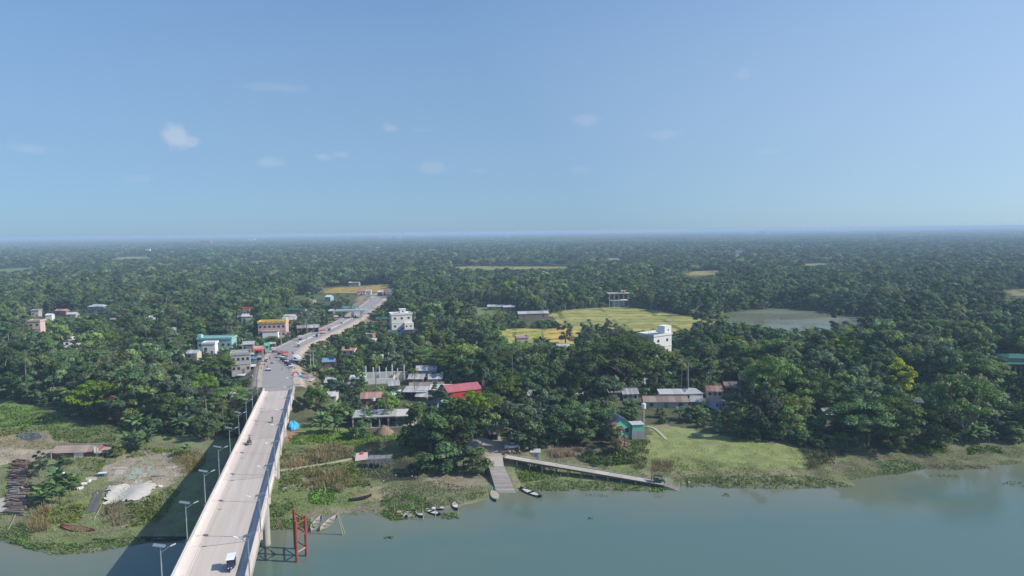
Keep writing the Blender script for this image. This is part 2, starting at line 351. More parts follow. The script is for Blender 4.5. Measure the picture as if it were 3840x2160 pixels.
def mat_ground(name, bump=.5, fine=2.2):
    m = bpy.data.materials.new(name); m.use_nodes = True; n, l = m.node_tree.nodes, m.node_tree.links
    b = n['Principled BSDF']; b.inputs['Roughness'].default_value = .95; b.inputs['Specular IOR Level'].default_value = .12
    a = n.new('ShaderNodeVertexColor'); a.layer_name = 'Col'; t = n.new('ShaderNodeTexCoord')
    q = n.new('ShaderNodeTexNoise'); q.inputs['Scale'].default_value = fine; q.inputs['Detail'].default_value = 8; q.inputs['Roughness'].default_value = .7
    q2 = n.new('ShaderNodeTexNoise'); q2.inputs['Scale'].default_value = .23; q2.inputs['Detail'].default_value = 5
    l.new(t.outputs['Object'], q.inputs['Vector']); l.new(t.outputs['Object'], q2.inputs['Vector'])
    s = n.new('ShaderNodeMath'); s.operation = 'MULTIPLY_ADD'; l.new(q.outputs['Fac'], s.inputs[0]); s.inputs[1].default_value = 1.5; s.inputs[2].default_value = .25
    s2 = n.new('ShaderNodeMath'); s2.operation = 'MULTIPLY_ADD'; l.new(q2.outputs['Fac'], s2.inputs[0]); s2.inputs[1].default_value = .9; s2.inputs[2].default_value = .55
    p = n.new('ShaderNodeMath'); p.operation = 'MULTIPLY'; l.new(s.outputs[0], p.inputs[0]); l.new(s2.outputs[0], p.inputs[1])
    v = n.new('ShaderNodeVectorMath'); v.operation = 'SCALE'; l.new(a.outputs['Color'], v.inputs[0]); l.new(p.outputs[0], v.inputs['Scale'])
    l.new(v.outputs[0], b.inputs['Base Color'])
    bp_ = n.new('ShaderNodeBump'); bp_.inputs['Strength'].default_value = bump; bp_.inputs['Distance'].default_value = .25
    l.new(q.outputs['Fac'], bp_.inputs['Height']); l.new(bp_.outputs[0], b.inputs['Normal'])
    return m
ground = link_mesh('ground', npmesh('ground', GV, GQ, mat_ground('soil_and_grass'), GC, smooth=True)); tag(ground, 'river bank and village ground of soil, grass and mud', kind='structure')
# paddy fields: sheets laid over the ground
mfield = mat_ground('paddy', .6, .8)
FIELDW = []
for k, (pp, c1, c2) in enumerate(FIELDS):
    w = gpoly(pp, 3.7); FIELDW.append(w); xs, ys = zip(*w)
    stp = max((max(ys) - min(ys)) / 90, (max(xs) - min(xs)) / 90)
    ax = np.arange(min(xs) - stp, max(xs) + 2 * stp, stp); ay = np.arange(min(ys) - stp, max(ys) + 2 * stp, stp)
    A, B = np.meshgrid(ax, ay); a1, b1 = A.ravel(), B.ravel(); nxx = len(ax)
    z = hfun(a1, b1) + .22 + .12 * vnoise(a1 / 6, b1 / 6, 40 + k)
    i0 = (np.arange(len(ay) - 1)[:, None] * nxx + np.arange(nxx - 1)[None, :]).ravel()
    q = np.stack([i0, i0 + 1, i0 + nxx + 1, i0 + nxx], 1)
    cx, cy = a1[i0] + stp / 2, b1[i0] + stp / 2
    q = q[inpoly(cx + (vnoise(cx / 9, cy / 9, 4) - .5) * 8, cy, w)]
    r = ((np.floor(b1 / 17 + vnoise(a1 / 30, b1 / 60, 6) * 1.2).astype(int) * 7 + np.floor(a1 / 34).astype(int) * 3) % 5) / 4.0
    r = np.clip(r * .8 + .4 * (vnoise(a1 / 12, b1 / 5, 9) - .3), 0, 1)[:, None]
    c = np.array(c1) * (1 - r) + np.array(c2) * r
    e1 = (b1 / 17 + vnoise(a1 / 30, b1 / 60, 6) * 1.2) % 1; e2 = (a1 / 34) % 1
    rid = ((e1 < .16) | (e2 < .07))[:, None] & (vnoise(a1 / 8, b1 / 8, 77) > .3)[:, None]
    c = np.where(rid, c * .5 * np.array((.8, 1.0, .9)), c) * (.8 + .4 * vnoise(a1 / 5, b1 / 3, 78)[:, None])
    o = link_mesh('paddy_field', npmesh('paddy_field', np.stack([a1, b1, z], 1), q, mfield, c, smooth=True)); tag(o, None, kind='structure')

# ------------------------------------------------------------------ water
def mat_water(name, col, bump, rough=.04, scale=.9):
    m = bpy.data.materials.new(name); m.use_nodes = True; n, l = m.node_tree.nodes, m.node_tree.links
    b = n['Principled BSDF']; b.inputs['Roughness'].default_value = rough; b.inputs['IOR'].default_value = 1.33; b.inputs['Specular IOR Level'].default_value = .5
    t = n.new('ShaderNodeTexCoord'); mp = n.new('ShaderNodeMapping'); mp.inputs['Scale'].default_value = (.5, 1, 1); l.new(t.outputs['Object'], mp.inputs['Vector'])
    q = n.new('ShaderNodeTexNoise'); q.inputs['Scale'].default_value = scale; q.inputs['Detail'].default_value = 4; l.new(mp.outputs[0], q.inputs['Vector'])
    q2 = n.new('ShaderNodeTexNoise'); q2.inputs['Scale'].default_value = .022; q2.inputs['Detail'].default_value = 3; l.new(mp.outputs[0], q2.inputs['Vector'])
    cr = n.new('ShaderNodeMix'); cr.data_type = 'RGBA'; l.new(q2.outputs['Fac'], cr.inputs[0]); cr.inputs[6].default_value = (*[x * .9 for x in col], 1); cr.inputs[7].default_value = (col[0] * 1.12, col[1] * 1.06, col[2] * .98, 1)
    l.new(cr.outputs[2], b.inputs['Base Color'])
    k = n.new('ShaderNodeMapRange'); l.new(q2.outputs['Fac'], k.inputs['Value']); k.inputs['From Min'].default_value = .42; k.inputs['From Max'].default_value = .62; k.inputs['To Min'].default_value = bump * .25; k.inputs['To Max'].default_value = bump
    rk = n.new('ShaderNodeMapRange'); l.new(q2.outputs['Fac'], rk.inputs['Value']); rk.inputs['From Min'].default_value = .4; rk.inputs['From Max'].default_value = .66; rk.inputs['To Min'].default_value = rough * .5; rk.inputs['To Max'].default_value = rough + .2; l.new(rk.outputs[0], b.inputs['Roughness'])
    bp_ = n.new('ShaderNodeBump'); bp_.inputs['Distance'].default_value = .05; l.new(k.outputs[0], bp_.inputs['Strength']); l.new(q.outputs['Fac'], bp_.inputs['Height']); l.new(bp_.outputs[0], b.inputs['Normal'])
    return m
ry = np.concatenate([gy[gy < 118], np.arange(118, 250, 2.5), [320.]]); rx = np.concatenate([gx[gx < -150], np.arange(-150, 170, 2.5), gx[gx > 170]])
RX, RY = np.meshgrid(rx, ry); rdist, _ = polydist(RX.ravel(), RY.ravel(), SH, False); rland = inpoly(RX.ravel(), RY.ravel(), LAND)
rn = vnoise(RX.ravel() / 9, RY.ravel() / 5, 51) * .6 + vnoise(RX.ravel() / 26, RY.ravel() / 9, 52) * .8
rf = np.clip(1 - np.where(rland, 0, rdist) / (7 + 22 * rn), 0, 1)[:, None] ** 1.3
RC = np.array((.098, .160, .138)) * (1 - rf) + np.array((.165, .175, .115)) * rf
ri = (np.arange(len(ry) - 1)[:, None] * len(rx) + np.arange(len(rx) - 1)[None, :]).ravel()
wmat = mat_water('river_water', (.104, .165, .145), .13)
_n, _l = wmat.node_tree.nodes, wmat.node_tree.links; _b = _n['Principled BSDF']; _c = _n.new('ShaderNodeVertexColor'); _c.layer_name = 'Col'; _l.new(_c.outputs['Color'], _b.inputs['Base Color'])
o = link_mesh('river_water', npmesh('river_water', np.stack([RX.ravel(), RY.ravel(), 0 * RX.ravel()], 1), np.stack([ri, ri + 1, ri + len(rx) + 1, ri + len(rx)], 1), wmat, RC, smooth=True)); tag(o, 'calm green river, siltier along the bank', kind='structure')
o = MB().add([(x + 3 * np.sign(x - 180), y, PONDZ) for x, y in POND], [tuple(range(len(POND)))]).build('pond_water', mat_water('pond_water', (.175, .195, .13), .45, .22)); tag(o, 'pond among the trees', kind='structure')

# ------------------------------------------------------------------ road behind the bridge
asph = M('worn_asphalt', (.355, .32, .30), .9, .2, .35, .2, streak=(1, 1, 1))
def ribbon(line, t0, t1, dz, thick=None):
    V = []
    for i, p in enumerate(line):
        d = (line[min(i + 1, len(line) - 1)] - line[max(i - 1, 0)]); s = Vector((d.y, -d.x, 0)).normalized()
        V += [p + s * t0 + Vector((0, 0, dz)), p + s * t1 + Vector((0, 0, dz))]
    n = len(line); F = [(2 * i, 2 * i + 1, 2 * i + 3, 2 * i + 2) for i in range(n - 1)]
    if thick:
        k = len(V); V += [v - Vector((0, 0, thick)) for v in V]
        F += [(2 * i, 2 * i + 2, k + 2 * i + 2, k + 2 * i) for i in range(n - 1)] + [(2 * i + 1, k + 2 * i + 1, k + 2 * i + 3, 2 * i + 3) for i in range(n - 1)]
    return MB().add(V, F)
tag(ribbon(ROADC, -ROADW, ROADW, 0.0, .4).build('road', asph), 'worn asphalt road from bridge to toll gate', kind='structure')
conc = M('pale_concrete', (.50, .455, .42), .85, .10, .8, .15)
shw = M('sandy_shoulder', (.43, .35, .28), .95, .25, .8, .4)
for a, b in ((-ROADW - 1.9, -ROADW - .01), (ROADW + .01, ROADW + 1.9)):
    tag(ribbon(ROADC[2:], a, b, -.05, .35).build('road_shoulder', shw), None, kind='structure')
kb = thing('median_kerb', 'pale concrete median strip leading to the toll gate', 'kerb')
for i in range(20, 38, 2): ribbon(ROADC[i:i + 3], -.9, .9, .22, .3).build('kerb_stone', conc, kb)
# ------------------------------------------------------------------ bridge
br = thing('river_bridge', 'long pale concrete road bridge crossing the river bank', 'bridge', (0, 0, 0))
deckm = M('bridge_deck', (.50, .432, .372), .9, .26, .6, .1, streak=(1.6, .10, 1))
_mp = next(n for n in deckm.node_tree.nodes if n.type == 'MAPPING'); _mp.vector_type = 'TEXTURE'; _mp.inputs['Rotation'].default_value = (0, 0, math.atan2(-BD.x, BD.y)); _mp.inputs['Scale'].default_value = (.6, 34, 1)
parm = M('parapet_concrete', (.66, .57, .51), .8, .06, .6, .1)
undm = M('weathered_concrete', (.36, .33, .28), .9, .2, .5, .25)
def bslab(y0, y1, t0, t1, z0, z1):
    v = [bp(y, t, z) for z in (z0, z1) for (y, t) in ((y0, t0), (y0, t1), (y1, t1), (y1, t0))]
    return MB().add(v, [(3, 2, 1, 0), (4, 5, 6, 7), (0, 1, 5, 4), (1, 2, 6, 5), (2, 3, 7, 6), (3, 0, 4, 7)])
JY = [38.5, 71.0, 103.5, 136.5, 169.5, 203.0, B_Y1]
SPY = [B_Y0] + JY
TW = 10.3
LY = [38.5 + 16.45 * k for k in range(12)]
for a, b in zip(SPY[:-1], SPY[1:]):
    bslab(a + .04, b - .04, 1.5, 8.8, -1.35, DECKZ).build('deck_span', deckm, br)
    wl_ = bslab(a + .04, b - .04, .305, 1.495, -1.35, DECKZ + .2).build('walkway', parm, br)
    bslab(a + .05, b - .05, 1.5, 1.68, DECKZ + .003, DECKZ + .205).build('kerb', conc, wl_)
    wr_ = bslab(a + .04, b - .04, 8.805, 9.995, -1.35, DECKZ + .2).build('walkway', parm, br)
    bslab(a + .05, b - .05, 8.62, 8.8, DECKZ + .003, DECKZ + .205).build('kerb', conc, wr_)
    bslab(a + .06, b - .06, -.15, TW + .15, -1.75, -1.355).build('edge_beam', undm, br)
    for t in (1.0, 3.75, 6.5, 9.25): bslab(a + .1, b - .1, t - .3, t + .3, -3.4, -1.76).build('girder', undm, br)
    k = max(1, round((b - a) / 8.2)); st = (b - a) / k
    for i in range(k):
        for t0, t1 in ((0, .3), (10.0, 10.3)):
            bslab(a + i * st + .03, a + (i + 1) * st - .03, t0, t1, -1.35, .2).build('parapet_panel', parm, br)
            bslab(a + i * st + .02, a + (i + 1) * st - .02, t0 - .05, t1 + .05, .202, .3).build('coping', parm, br)
rail = M('dark_steel', (.10, .11, .125), .5, .1, 2, 0, .6)
for a, b in zip(SPY[:-1], SPY[1:]):
    MB().tube([bp(a + .1, 9.85, -.22), bp(b - .1, 9.85, -.22)], .05).build('hand_rail', rail, br)
jm = M('joint_rubber', (.09, .08, .075), .9)
for y in JY: bslab(y - .055, y + .055, 1.7, 8.6, DECKZ + .004, DECKZ + .012).build('expansion_joint', jm, br)
for y in LY:
    if y < B_Y1 - 3: bslab(y - .9, y - .55, 1.9, 2.5, DECKZ + .004, DECKZ + .01).build('drain_grate', jm, br)
for y in JY[:-1]:
    p0 = bp(y, 2.2); p1 = bp(y, 8.2)
    for p in (p0, p1):
        zb = min(hz(p.x, p.y), 0) - 1.5
        MB().tube([(p.x, p.y, zb), (p.x, p.y, p.z - 4.4)], .95, 20).build('pier_column', undm, br, smooth=False)
    bslab(y - .9, y + .9, .6, 9.7, -4.5, -3.42).build('pier_cap', undm, br)
bslab(B_Y1 + .02, B_Y1 + 1.2, -.2, TW + .2, -9, -1.36).build('abutment', undm, br)
skid = M('skid_mark', (.30, .265, .25), .95, .3, 1)
# guard blocks by the approach, beyond the bridge end
for t, sgn in ((-.4, -1), (TW + .4, 1)):
    pass
# solar street lamps
galv = M('galvanised_pole', (.36, .39, .40), .45, .08, 2, 0, .5); pan = M('solar_panel', (.20, .23, .26), .25, .06, 1.0, 0, .3); led = M('lamp_white', (.8, .8, .78), .4, .03)
def solar_lamp(y, side, label):
    t = -.32 if side < 0 else 10.62
    p = bp(y, t, -1.3); rz = math.atan2(BL.y, BL.x) + (0 if side < 0 else math.pi)
    o = thing('solar_street_lamp', label, 'street lamp', p, rz, 'solar street lamps on the bridge')
    MB().box((0, 0, .6), (.5, .45, 1.2)).build('pedestal', parm, o)
    MB().tube([(0, 0, 1.2), (0, 0, 4.6), (0, 0, 7.4)], [.10, .085, .06], 8).build('pole', galv, o)
    MB().tube([(0, 0, 4.55), (0, 0, 4.9)], .115, 8).build('battery_collar', galv, o)
    MB().tube([(0, 0, 6.5), (.45, 0, 6.75), (1.0, 0, 7.15), (1.25, 0, 7.28)], [.05, .045, .04, .04], 6).build('arm', galv, o)
    MB().box((1.55, 0, 7.37), (.66, .22, .09), 0, 0, -R(20)).build('lamp_head', led, o)
    MB().box((-.12, 0, 7.5), (1.55, .85, .06), 0, 0, R(16)).build('solar_panel', pan, o)
for k, y in enumerate(LY):
    if y > B_Y1 + 6: continue
    for s in (-1, 1):
        where = 'on the shaded-side parapet' if s < 0 else 'on the riverside parapet'
        lab = {2: 'solar street lamp %s nearest the bottom of the picture', 4: 'solar street lamp %s level with the white tarpaulin'}.get(k, None)
        if y < 80: continue
        n_ = sum(1 for q in LY if 80 < q <= y); od = ['first', 'second', 'third', 'fourth', 'fifth', 'sixth', 'seventh', 'eighth', 'ninth', 'tenth'][n_ - 1]
        solar_lamp(y, s, '%s solar street lamp from the camera on the %s parapet' % (od, 'left' if s < 0 else 'right'))
# ------------------------------------------------------------------ buildings
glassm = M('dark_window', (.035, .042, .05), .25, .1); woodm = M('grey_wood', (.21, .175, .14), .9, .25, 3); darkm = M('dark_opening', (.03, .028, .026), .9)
tin = M('tin_roof', (.40, .40, .40), .6, .22, .9, .1, .1, .22, streak=(1, .25, 1)); tinp = M('pale_tin_roof', (.52, .515, .50), .6, .28, .9, .1, .1, .14); tinr = M('rusty_tin_roof', (.36, .22, .18), .75, .35, 1.2, .1, 0, .35); tinb = M('brown_tin_roof', (.27, .215, .18), .8, .3, 1.2, .1, 0, .25)
tinred = M('red_tin_roof', (.52, .17, .19), .6, .14, .6, .05, 0, .08); tingrn = M('green_roof', (.025, .13, .105), .7, .15); white = M('white_wall', (.72, .70, .66), .8, .14, 1.2, streak=(1, 1, .25)); cream = M('cream_wall', (.60, .53, .42), .8, .18, 1.2, streak=(1, 1, .25))
concg = M('raw_concrete', (.36, .345, .32), .9, .2, .9); brick = M('brick_wall', (.30, .15, .11), .9, .25, 2); pinkw = M('pink_wall', (.56, .41, .36), .85, .2, 1.2); tealw = M('teal_wall', (.28, .47, .45), .8, .2, 1.2); blueg = M('blue_paint', (.06, .23, .52), .6, .1)
turq = M('turquoise_wall', (.16, .50, .37), .8, .22, 1.2); yelw = M('yellow_band', (.68, .46, .05), .8, .08); redw = M('red_paint', (.50, .045, .05), .7, .1)
def sheets(o, w, y0, z0, y1, z1, n, mat, name='roof_sheet'):
    """slope from (y0,z0) eave to (y1,z1) ridge as n lapped sheets"""
    L = math.hypot(y1 - y0, z1 - z0); a = math.atan2(z1 - z0, y1 - y0); sw = w / n
    me = MB()
    k = 6                                               # corrugation
    V, F = [], []
    for i in range(2 * k + 1):
        x = -sw * .52 + sw * 1.04 * i / (2 * k); zz = .045 * (i % 2)
        V += [(x, -L / 2, zz), (x, L / 2, zz), (x, -L / 2, zz - .03), (x, L / 2, zz - .03)]
    for i in range(2 * k): b = 4 * i; F += [(b, b + 4, b + 5, b + 1), (b + 2, b + 3, b + 7, b + 6), (b, b + 2, b + 6, b + 4), (b + 1, b + 5, b + 7, b + 3)]
    m_ = me.add(V, F).mesh(name, mat)
    for i in range(n):
        s_ = link_mesh(name, m_, o, (-w / 2 + sw * (i + .5), (y0 + y1) / 2, (z0 + z1) / 2 + .012 * (i % 2) + .05)); s_.rotation_euler = (a, 0, random.uniform(-.006, .006))
def window(o, x, y, z, w, h, face='f', mat=None):
    f = MB(); s = .05
    if face == 'f':
        f.box((x, y - s / 2, z), (w, s, h)); p = MB().box((x, y - s - .012, z), (w * .78, .02, h * .8))
    elif face == 'r':
        f.box((y + s / 2, x, z), (s, w, h)); p = MB().box((y + s + .012, x, z), (.02, w * .78, h * .8))
    else:
        f.box((y - s / 2, x, z), (s, w, h)); p = MB().box((y - s - .012, x, z), (.02, w * .78, h * .8))
    q = f.build('window', mat or M('window_frame', (.27, .25, .23), .8), o); p.build('pane', glassm, q)
def bld(name, label, x0, x1, yt, yb, dep, rz=0.0, z=3.5, st=1, win=3, wall=None, roof='flat', rm=None, rise=1.5, vis=None, over=.35, sw=0, openf=False, ns=6, door=True, cat='house', group=None, par=None):
    c = at((x0 + x1) / 2, yb, z); u = depth(c) / FPX; w = max(2.0, ((x1 - x0) * u - dep * abs(math.sin(rz))) / math.cos(rz)); h = max(1.8, (yb - yt) * u)
    o = thing(name, label, cat, c, rz, group); wall = wall or white; rm = rm or tin
    if roof == 'gable':
        MB().extr([(0, -1.2), (0, h), (dep / 2, h + rise), (dep, h), (dep, -1.2)], -w / 2, w / 2).build('wall', wall, o) if not openf else None
    elif roof == 'gablex':
        n_ = MB(); P = [(-w / 2, -1.2), (w / 2, -1.2), (w / 2, h), (0, h + rise), (-w / 2, h)]
        n_.add([(a, 0, b) for a, b in P] + [(a, dep, b) for a, b in P], [(0, 1, 2, 3, 4), (9, 8, 7, 6, 5)] + [(i, (i + 1) % 5, 5 + (i + 1) % 5, 5 + i) for i in range(5)]); n_.build('wall', wall, o)
    elif not openf: MB().slab((-w / 2, 0, -1.2), (w / 2, dep, h)).build('wall', wall, o)
    if openf:
        MB().slab((-w / 2, dep - .2, -1.2), (w / 2, dep, h)).build('back_wall', wall, o)
        for sx in (-1, 1): MB().slab((sx * w / 2 - .1, .6, -1.2), (sx * w / 2 + .1, dep - .21, h - .01)).build('side_wall', wall, o)
        k = max(2, int(w / 2.6))
        for i in range(k + 1): MB().tube([(-w / 2 + .2 + (w - .4) * i / k, .15, -1.2), (-w / 2 + .2 + (w - .4) * i / k, .15, h)], .12, 6).build('post', concg, o)
    if roof == 'flat':
        r_ = MB().slab((-w / 2 - over, -over, h + .002), (w / 2 + over, dep + over, h + .22)).build('roof', rm if rm is not tin else wall, o)
        ph = .8 if par is None else 1.0; pm = par or wall
        for a, b in (((-w / 2 - over, -over, h + .222), (w / 2 + over, -over + .15, h + .22 + ph)), ((-w / 2 - over, dep + over - .15, h + .222), (w / 2 + over, dep + over, h + .22 + ph)),
                     ((-w / 2 - over, -over + .152, h + .222), (-w / 2 - over + .15, dep + over - .152, h + .22 + ph)), ((w / 2 + over - .15, -over + .152, h + .222), (w / 2 + over, dep + over - .152, h + .22 + ph))):
            MB().slab(a, b).build('parapet', pm, r_)
    elif roof == 'gable':
        sl = rise / (dep / 2)
        sheets(o, w + 2 * over, -over, h - over * sl, dep / 2, h + rise, ns, rm); sheets(o, w + 2 * over, dep + over, h - over * sl, dep / 2, h + rise, ns, rm)
        MB().box((0, dep / 2, h + rise + .1), (w + 2 * over, .4, .06)).build('ridge_cap', rm, o)
    elif roof == 'gablex':
        q = bpy.data.objects.new('roof', None); COL.objects.link(q); q.parent = o; q.rotation_euler[2] = math.pi / 2
        sl = rise / (w / 2)
        q.location = (0, dep / 2, 0)
        sheets(q, dep + 2 * over, -w / 2 - over, h - over * sl, 0, h + rise, ns, rm); sheets(q, dep + 2 * over, w / 2 + over, h - over * sl, 0, h + rise, ns, rm)
    elif roof == 'shed': sheets(o, w + 2 * over, -over, h, dep + over, h + rise, ns, rm)
    elif roof == 'hip':
        e_, rr = over, min(dep, w) * .5; V = [(-w / 2 - e_, -e_, h), (w / 2 + e_, -e_, h), (w / 2 + e_, dep + e_, h), (-w / 2 - e_, dep + e_, h), (-w / 2 - e_ + rr, dep / 2, h + rise), (w / 2 + e_ - rr, dep / 2, h + rise)]
        r_ = MB().add(V, [(0, 1, 5, 4), (1, 2, 5), (2, 3, 4, 5), (3, 0, 4), (3, 2, 1, 0)]).build('roof', rm, o)
        for a, b in ((0, 4), (1, 5), (2, 5), (3, 4), (4, 5)): MB().tube([V[a], V[b]], .09, 5).build('ridge_cap', tinp, r_)
    sh = h / st
    for s_ in range(st):
        for i in range(win):
            xx = -w / 2 + w * (i + .5) / win
            if door and s_ == 0 and i == win // 2:
                d_ = MB().box((xx, -.03, .95), (min(1.2, w / win * .6), .06, 1.9)).build('door', woodm, o); MB().box((xx + .35, -.075, .95), (.08, .03, .08)).build('handle', rail, d_)
            else: window(o, xx, 0, s_ * sh + sh * .55, min(1.5, w / win * .62), min(1.4, sh * .45))
        for i in range(sw):
            yy = dep * (i + .5) / sw; window(o, yy, w / 2, s_ * sh + sh * .55, min(1.4, dep / sw * .55), min(1.3, sh * .42), 'r'); window(o, yy, -w / 2, s_ * sh + sh * .55, min(1.4, dep / sw * .55), min(1.3, sh * .42), 'l')
        if s_ and roof == 'flat': MB().slab((-w / 2 - .18, -.2, s_ * sh - .1), (w / 2 + .18, -.002, s_ * sh + .08)).build('floor_band', wall, o)
    v = vis or (x0, yt - 6, x1, yb); orect(*v, depth(c)); q_ = c + Matrix.Rotation(rz, 3, 'Z') @ Vector((0, dep / 2, 0)); FOOT.append((q_.x, q_.y, max(w, dep) / 2))
    if name in ('white_house', 'white_block_house', 'red_roofed_shed', 'yellow_trimmed_building', 'green_walled_house', 'grey_market_building', 'pink_house'): LANE.append((q_.x, q_.y, max(w, dep) / 2 + 2))
    return o, w, h, u
# white house with the blue gate
o, w, h, u = bld('white_house', 'white two-storey house with stair tower and dark windows right of the toll road', 1463, 1553, 1180, 1238, 9, .33, st=2, win=3, sw=2, vis=(1455, 1152, 1560, 1240))
t_ = MB().slab((-.5, 3.5, h + .23), (3.2, 7, h + 3.0)).build('stair_tower', white, o); MB().slab((-.8, 3.2, h + 3.002), (3.5, 7.3, h + 3.25)).build('tower_roof', white, t_)
window(o, 1.3, 3.5, h + 1.7, 1.0, 1.0)
MB().slab((w * .1, -2.2, -1), (w / 2 + .6, -.01, h * .48)).build('front_bay', white, o)
for xx in (w * .2, w * .4): window(o, xx, -2.2, h * .27, 1.0, 1.0)
g0 = at(1508, 1252, 3.5); uu = depth(g0) / FPX
o = thing('boundary_wall', 'white boundary wall with a blue gate before the white house', 'wall', g0, .1)
MB().slab((-50 * uu, 0, -.5), (-17 * uu, .2, 2.5)).build('wall_panel', white, o); MB().slab((4 * uu, 0, -.5), (55 * uu, .2, 2.4)).build('wall_panel', concg, o)
MB().slab((-16.8 * uu, .03, -.2), (3.8 * uu, .12, 2.7)).build('gate', blueg, o)
for k in range(12): MB().slab(((6 + k * 4.2) * uu, -.12, -.5), ((6.9 + k * 4.2) * uu, -.005, 2.8)).build('wall_post', conc, o)
# white building by the pond
o, w, h, u = bld('white_block_house', 'bright white flat-roofed building with corner tower below the pond', 2424, 2546, 1258, 1338, 10, .6, st=2, win=2, sw=1, vis=(2424, 1222, 2550, 1300), door=False)
MB().slab((w / 2 - 4.6, .3, h + .23), (w / 2 + .1, 5, h + 4.4)).build('stair_tower', white, o); window(o, w / 2 - 2, .3, h + 2.4, .7, .8)
for xx, yy in ((-w * .35, 4), (-w * .2, 7)): MB().tube([(xx, yy, h + .2), (xx, yy, h + 2.4)], .1, 5).build('column_stub', conc, o)
# market side, left of the road
o, w, h, u = bld('yellow_trimmed_building', 'pale pink two-storey building with yellow roof band left of the road', 968, 1074, 1212, 1268, 9, .12, st=2, win=6, wall=pinkw, par=yelw, vis=(960, 1188, 1078, 1258))
for k in range(5): MB().box((-w / 2 + w * (k + .6) / 5.4, -.37, h + .8), (.5, .05, .5)).build('parapet_mark', darkm, o)
MB().slab((w / 2 - 2.5, 3, h + .24), (w / 2, 6, h + 2.8)).build('stair_tower', cream, o)
MB().slab((-w * .3, -3.2, -1), (w * .25, -.02, h * .5)).build('porch_block', white, o); MB().slab((-w * .34, -3.5, h * .5 + .01), (w * .29, -.03, h * .5 + .25)).build('porch_roof', tinr, o)
o, w, h, u = bld('teal_building', 'long pale teal building with dark windows in the left wood', 742, 870, 1272, 1318, 8, .06, st=1, win=6, wall=tealw, rm=tin, vis=(735, 1252, 874, 1300), door=False)
MB().slab((-w / 2 - .3, 1, h + .23), (-w / 2 + 1.6, 4, h + 2.4)).build('stair_tower', tealw, o)
bld('white_annex', 'small white annex in front of the teal building', 760, 808, 1290, 1330, 5, .1, win=2, vis=(758, 1285, 808, 1305))
bld('pink_tower_house', 'narrow pink tower house with a red top above the palms', 911, 938, 1160, 1205, 5, .2, st=2, win=2, wall=pinkw, par=redw, vis=(908, 1150, 940, 1186))
bld('pale_house', 'pale low house at the foot of the pink tower', 906, 948, 1186, 1212, 5, .1, win=2, wall=cream, roof='gable', rm=tinp, vis=(905, 1180, 948, 1196))
o, w, h, u = bld('white_house', 'bright white flat house among trees at the far left', 236, 300, 1276, 1330, 8, .35, st=2, win=2, wall=white, vis=(226, 1262, 316, 1296), door=False)
MB().slab((-1, -2.6, -1), (w / 2 + 1, -.02, h * .62)).build('front_block', cream, o)
bld('pink_house', 'salmon pink block house rising from the left wood', 108, 154, 1206, 1262, 6, .15, st=2, win=2, wall=pinkw, vis=(105, 1198, 158, 1232), door=False)
bld('grey_house', 'grey house with a pale double hipped roof', 330, 389, 1150, 1182, 7, 0, st=1, win=5, wall=concg, roof='hip', rm=M('pale_green_roof', (.40, .47, .44), .6, .1), rise=1.6, vis=(328, 1132, 392, 1168))
bld('brick_house', 'unfinished brick house with bare columns at the far left', 116, 146, 1166, 1190, 6, .2, win=2, wall=concg, vis=(110, 1150, 168, 1180))
bld('tin_house', 'small white-walled tin house left of the grey hipped house', 170, 196, 1182, 1205, 5, .2, win=1, roof='gable', rm=tinp, vis=(160, 1165, 200, 1198), rise=1)
bld('tin_house', 'rusty tin house among trees left of the grey hipped house', 205, 250, 1165, 1185, 5, -.1, win=2, wall=brick, roof='gable', rm=tinr, vis=(205, 1150, 252, 1178), rise=1.1)
for (x0, x1, yt, yb, rm_, lab) in ((250, 285, 1172, 1195, tinp, 'pale tin roof behind the pink block house'), (540, 600, 1310, 1342, tinp, 'white-roofed long shed in the middle of the left wood'), (700, 740, 1318, 1350, tin, 'grey tin roof beside the white annex'),
       (620, 680, 1330, 1365, tin, 'weathered roof below the teal building'), (890, 915, 1182, 1200, tinp, 'pale shed roof left of the pink tower'), (1080, 1130, 1155, 1180, tingrn, 'green tin roof house beyond the yellow-trimmed building'), (1130, 1168, 1160, 1184, tinr, 'brick-coloured house with sloping roof near the toll gate'),
       (1230, 1252, 1160, 1180, tealw, 'tiny turquoise hut left of the toll canopy'), (1410, 1452, 1190, 1212, tingrn, 'green-roofed hut left of the white house'), (1370, 1400, 1245, 1275, tin, 'pointed tin roof beside the road trees'),
       (640, 690, 1440, 1475, tinb, 'brown roof half hidden in the left slope trees'), (845, 875, 1480, 1510, tinp, 'pale roof below the left bridge approach'), (60, 110, 1300, 1330, tinp, 'thin pale roof under the far left trees'), (1060, 1105, 1180, 1200, tinp, 'pale hut roofs behind the yellow-trimmed building')):
    bld('tin_house', lab, x0, x1, yt + 6, yb, 5, random.uniform(-.2, .2), win=2, wall=random.choice([cream, concg, brick]), roof='gable', rm=rm_, rise=1.2, ns=4, vis=(x0, yt - 4, x1, yt + 14))
o, w, h, u = bld('grey_market_building', 'grey two-storey concrete shop building beside the market road', 862, 948, 1330, 1400, 8, .35, z=6, st=2, win=4, wall=concg, vis=(855, 1310, 958, 1392))
bld('shop_shed', 'grey tin shop roof above the grey market building', 905, 952, 1292, 1318, 6, .2, z=6.5, win=2, wall=woodm, roof='shed', rm=tin, rise=.8, vis=(900, 1278, 955, 1310))
o, w, h, u = bld('red_awning_shop', 'small pinkish shop with a red awning at the road bend', 952, 992, 1310, 1332, 4, .35, z=7.2, win=2, wall=pinkw, vis=(948, 1294, 996, 1330), door=True, cat='shop')
MB().box((0, -.9, h + .1), (w + 1, 2.2, .1), 0, R(14)).build('awning', redw, o)
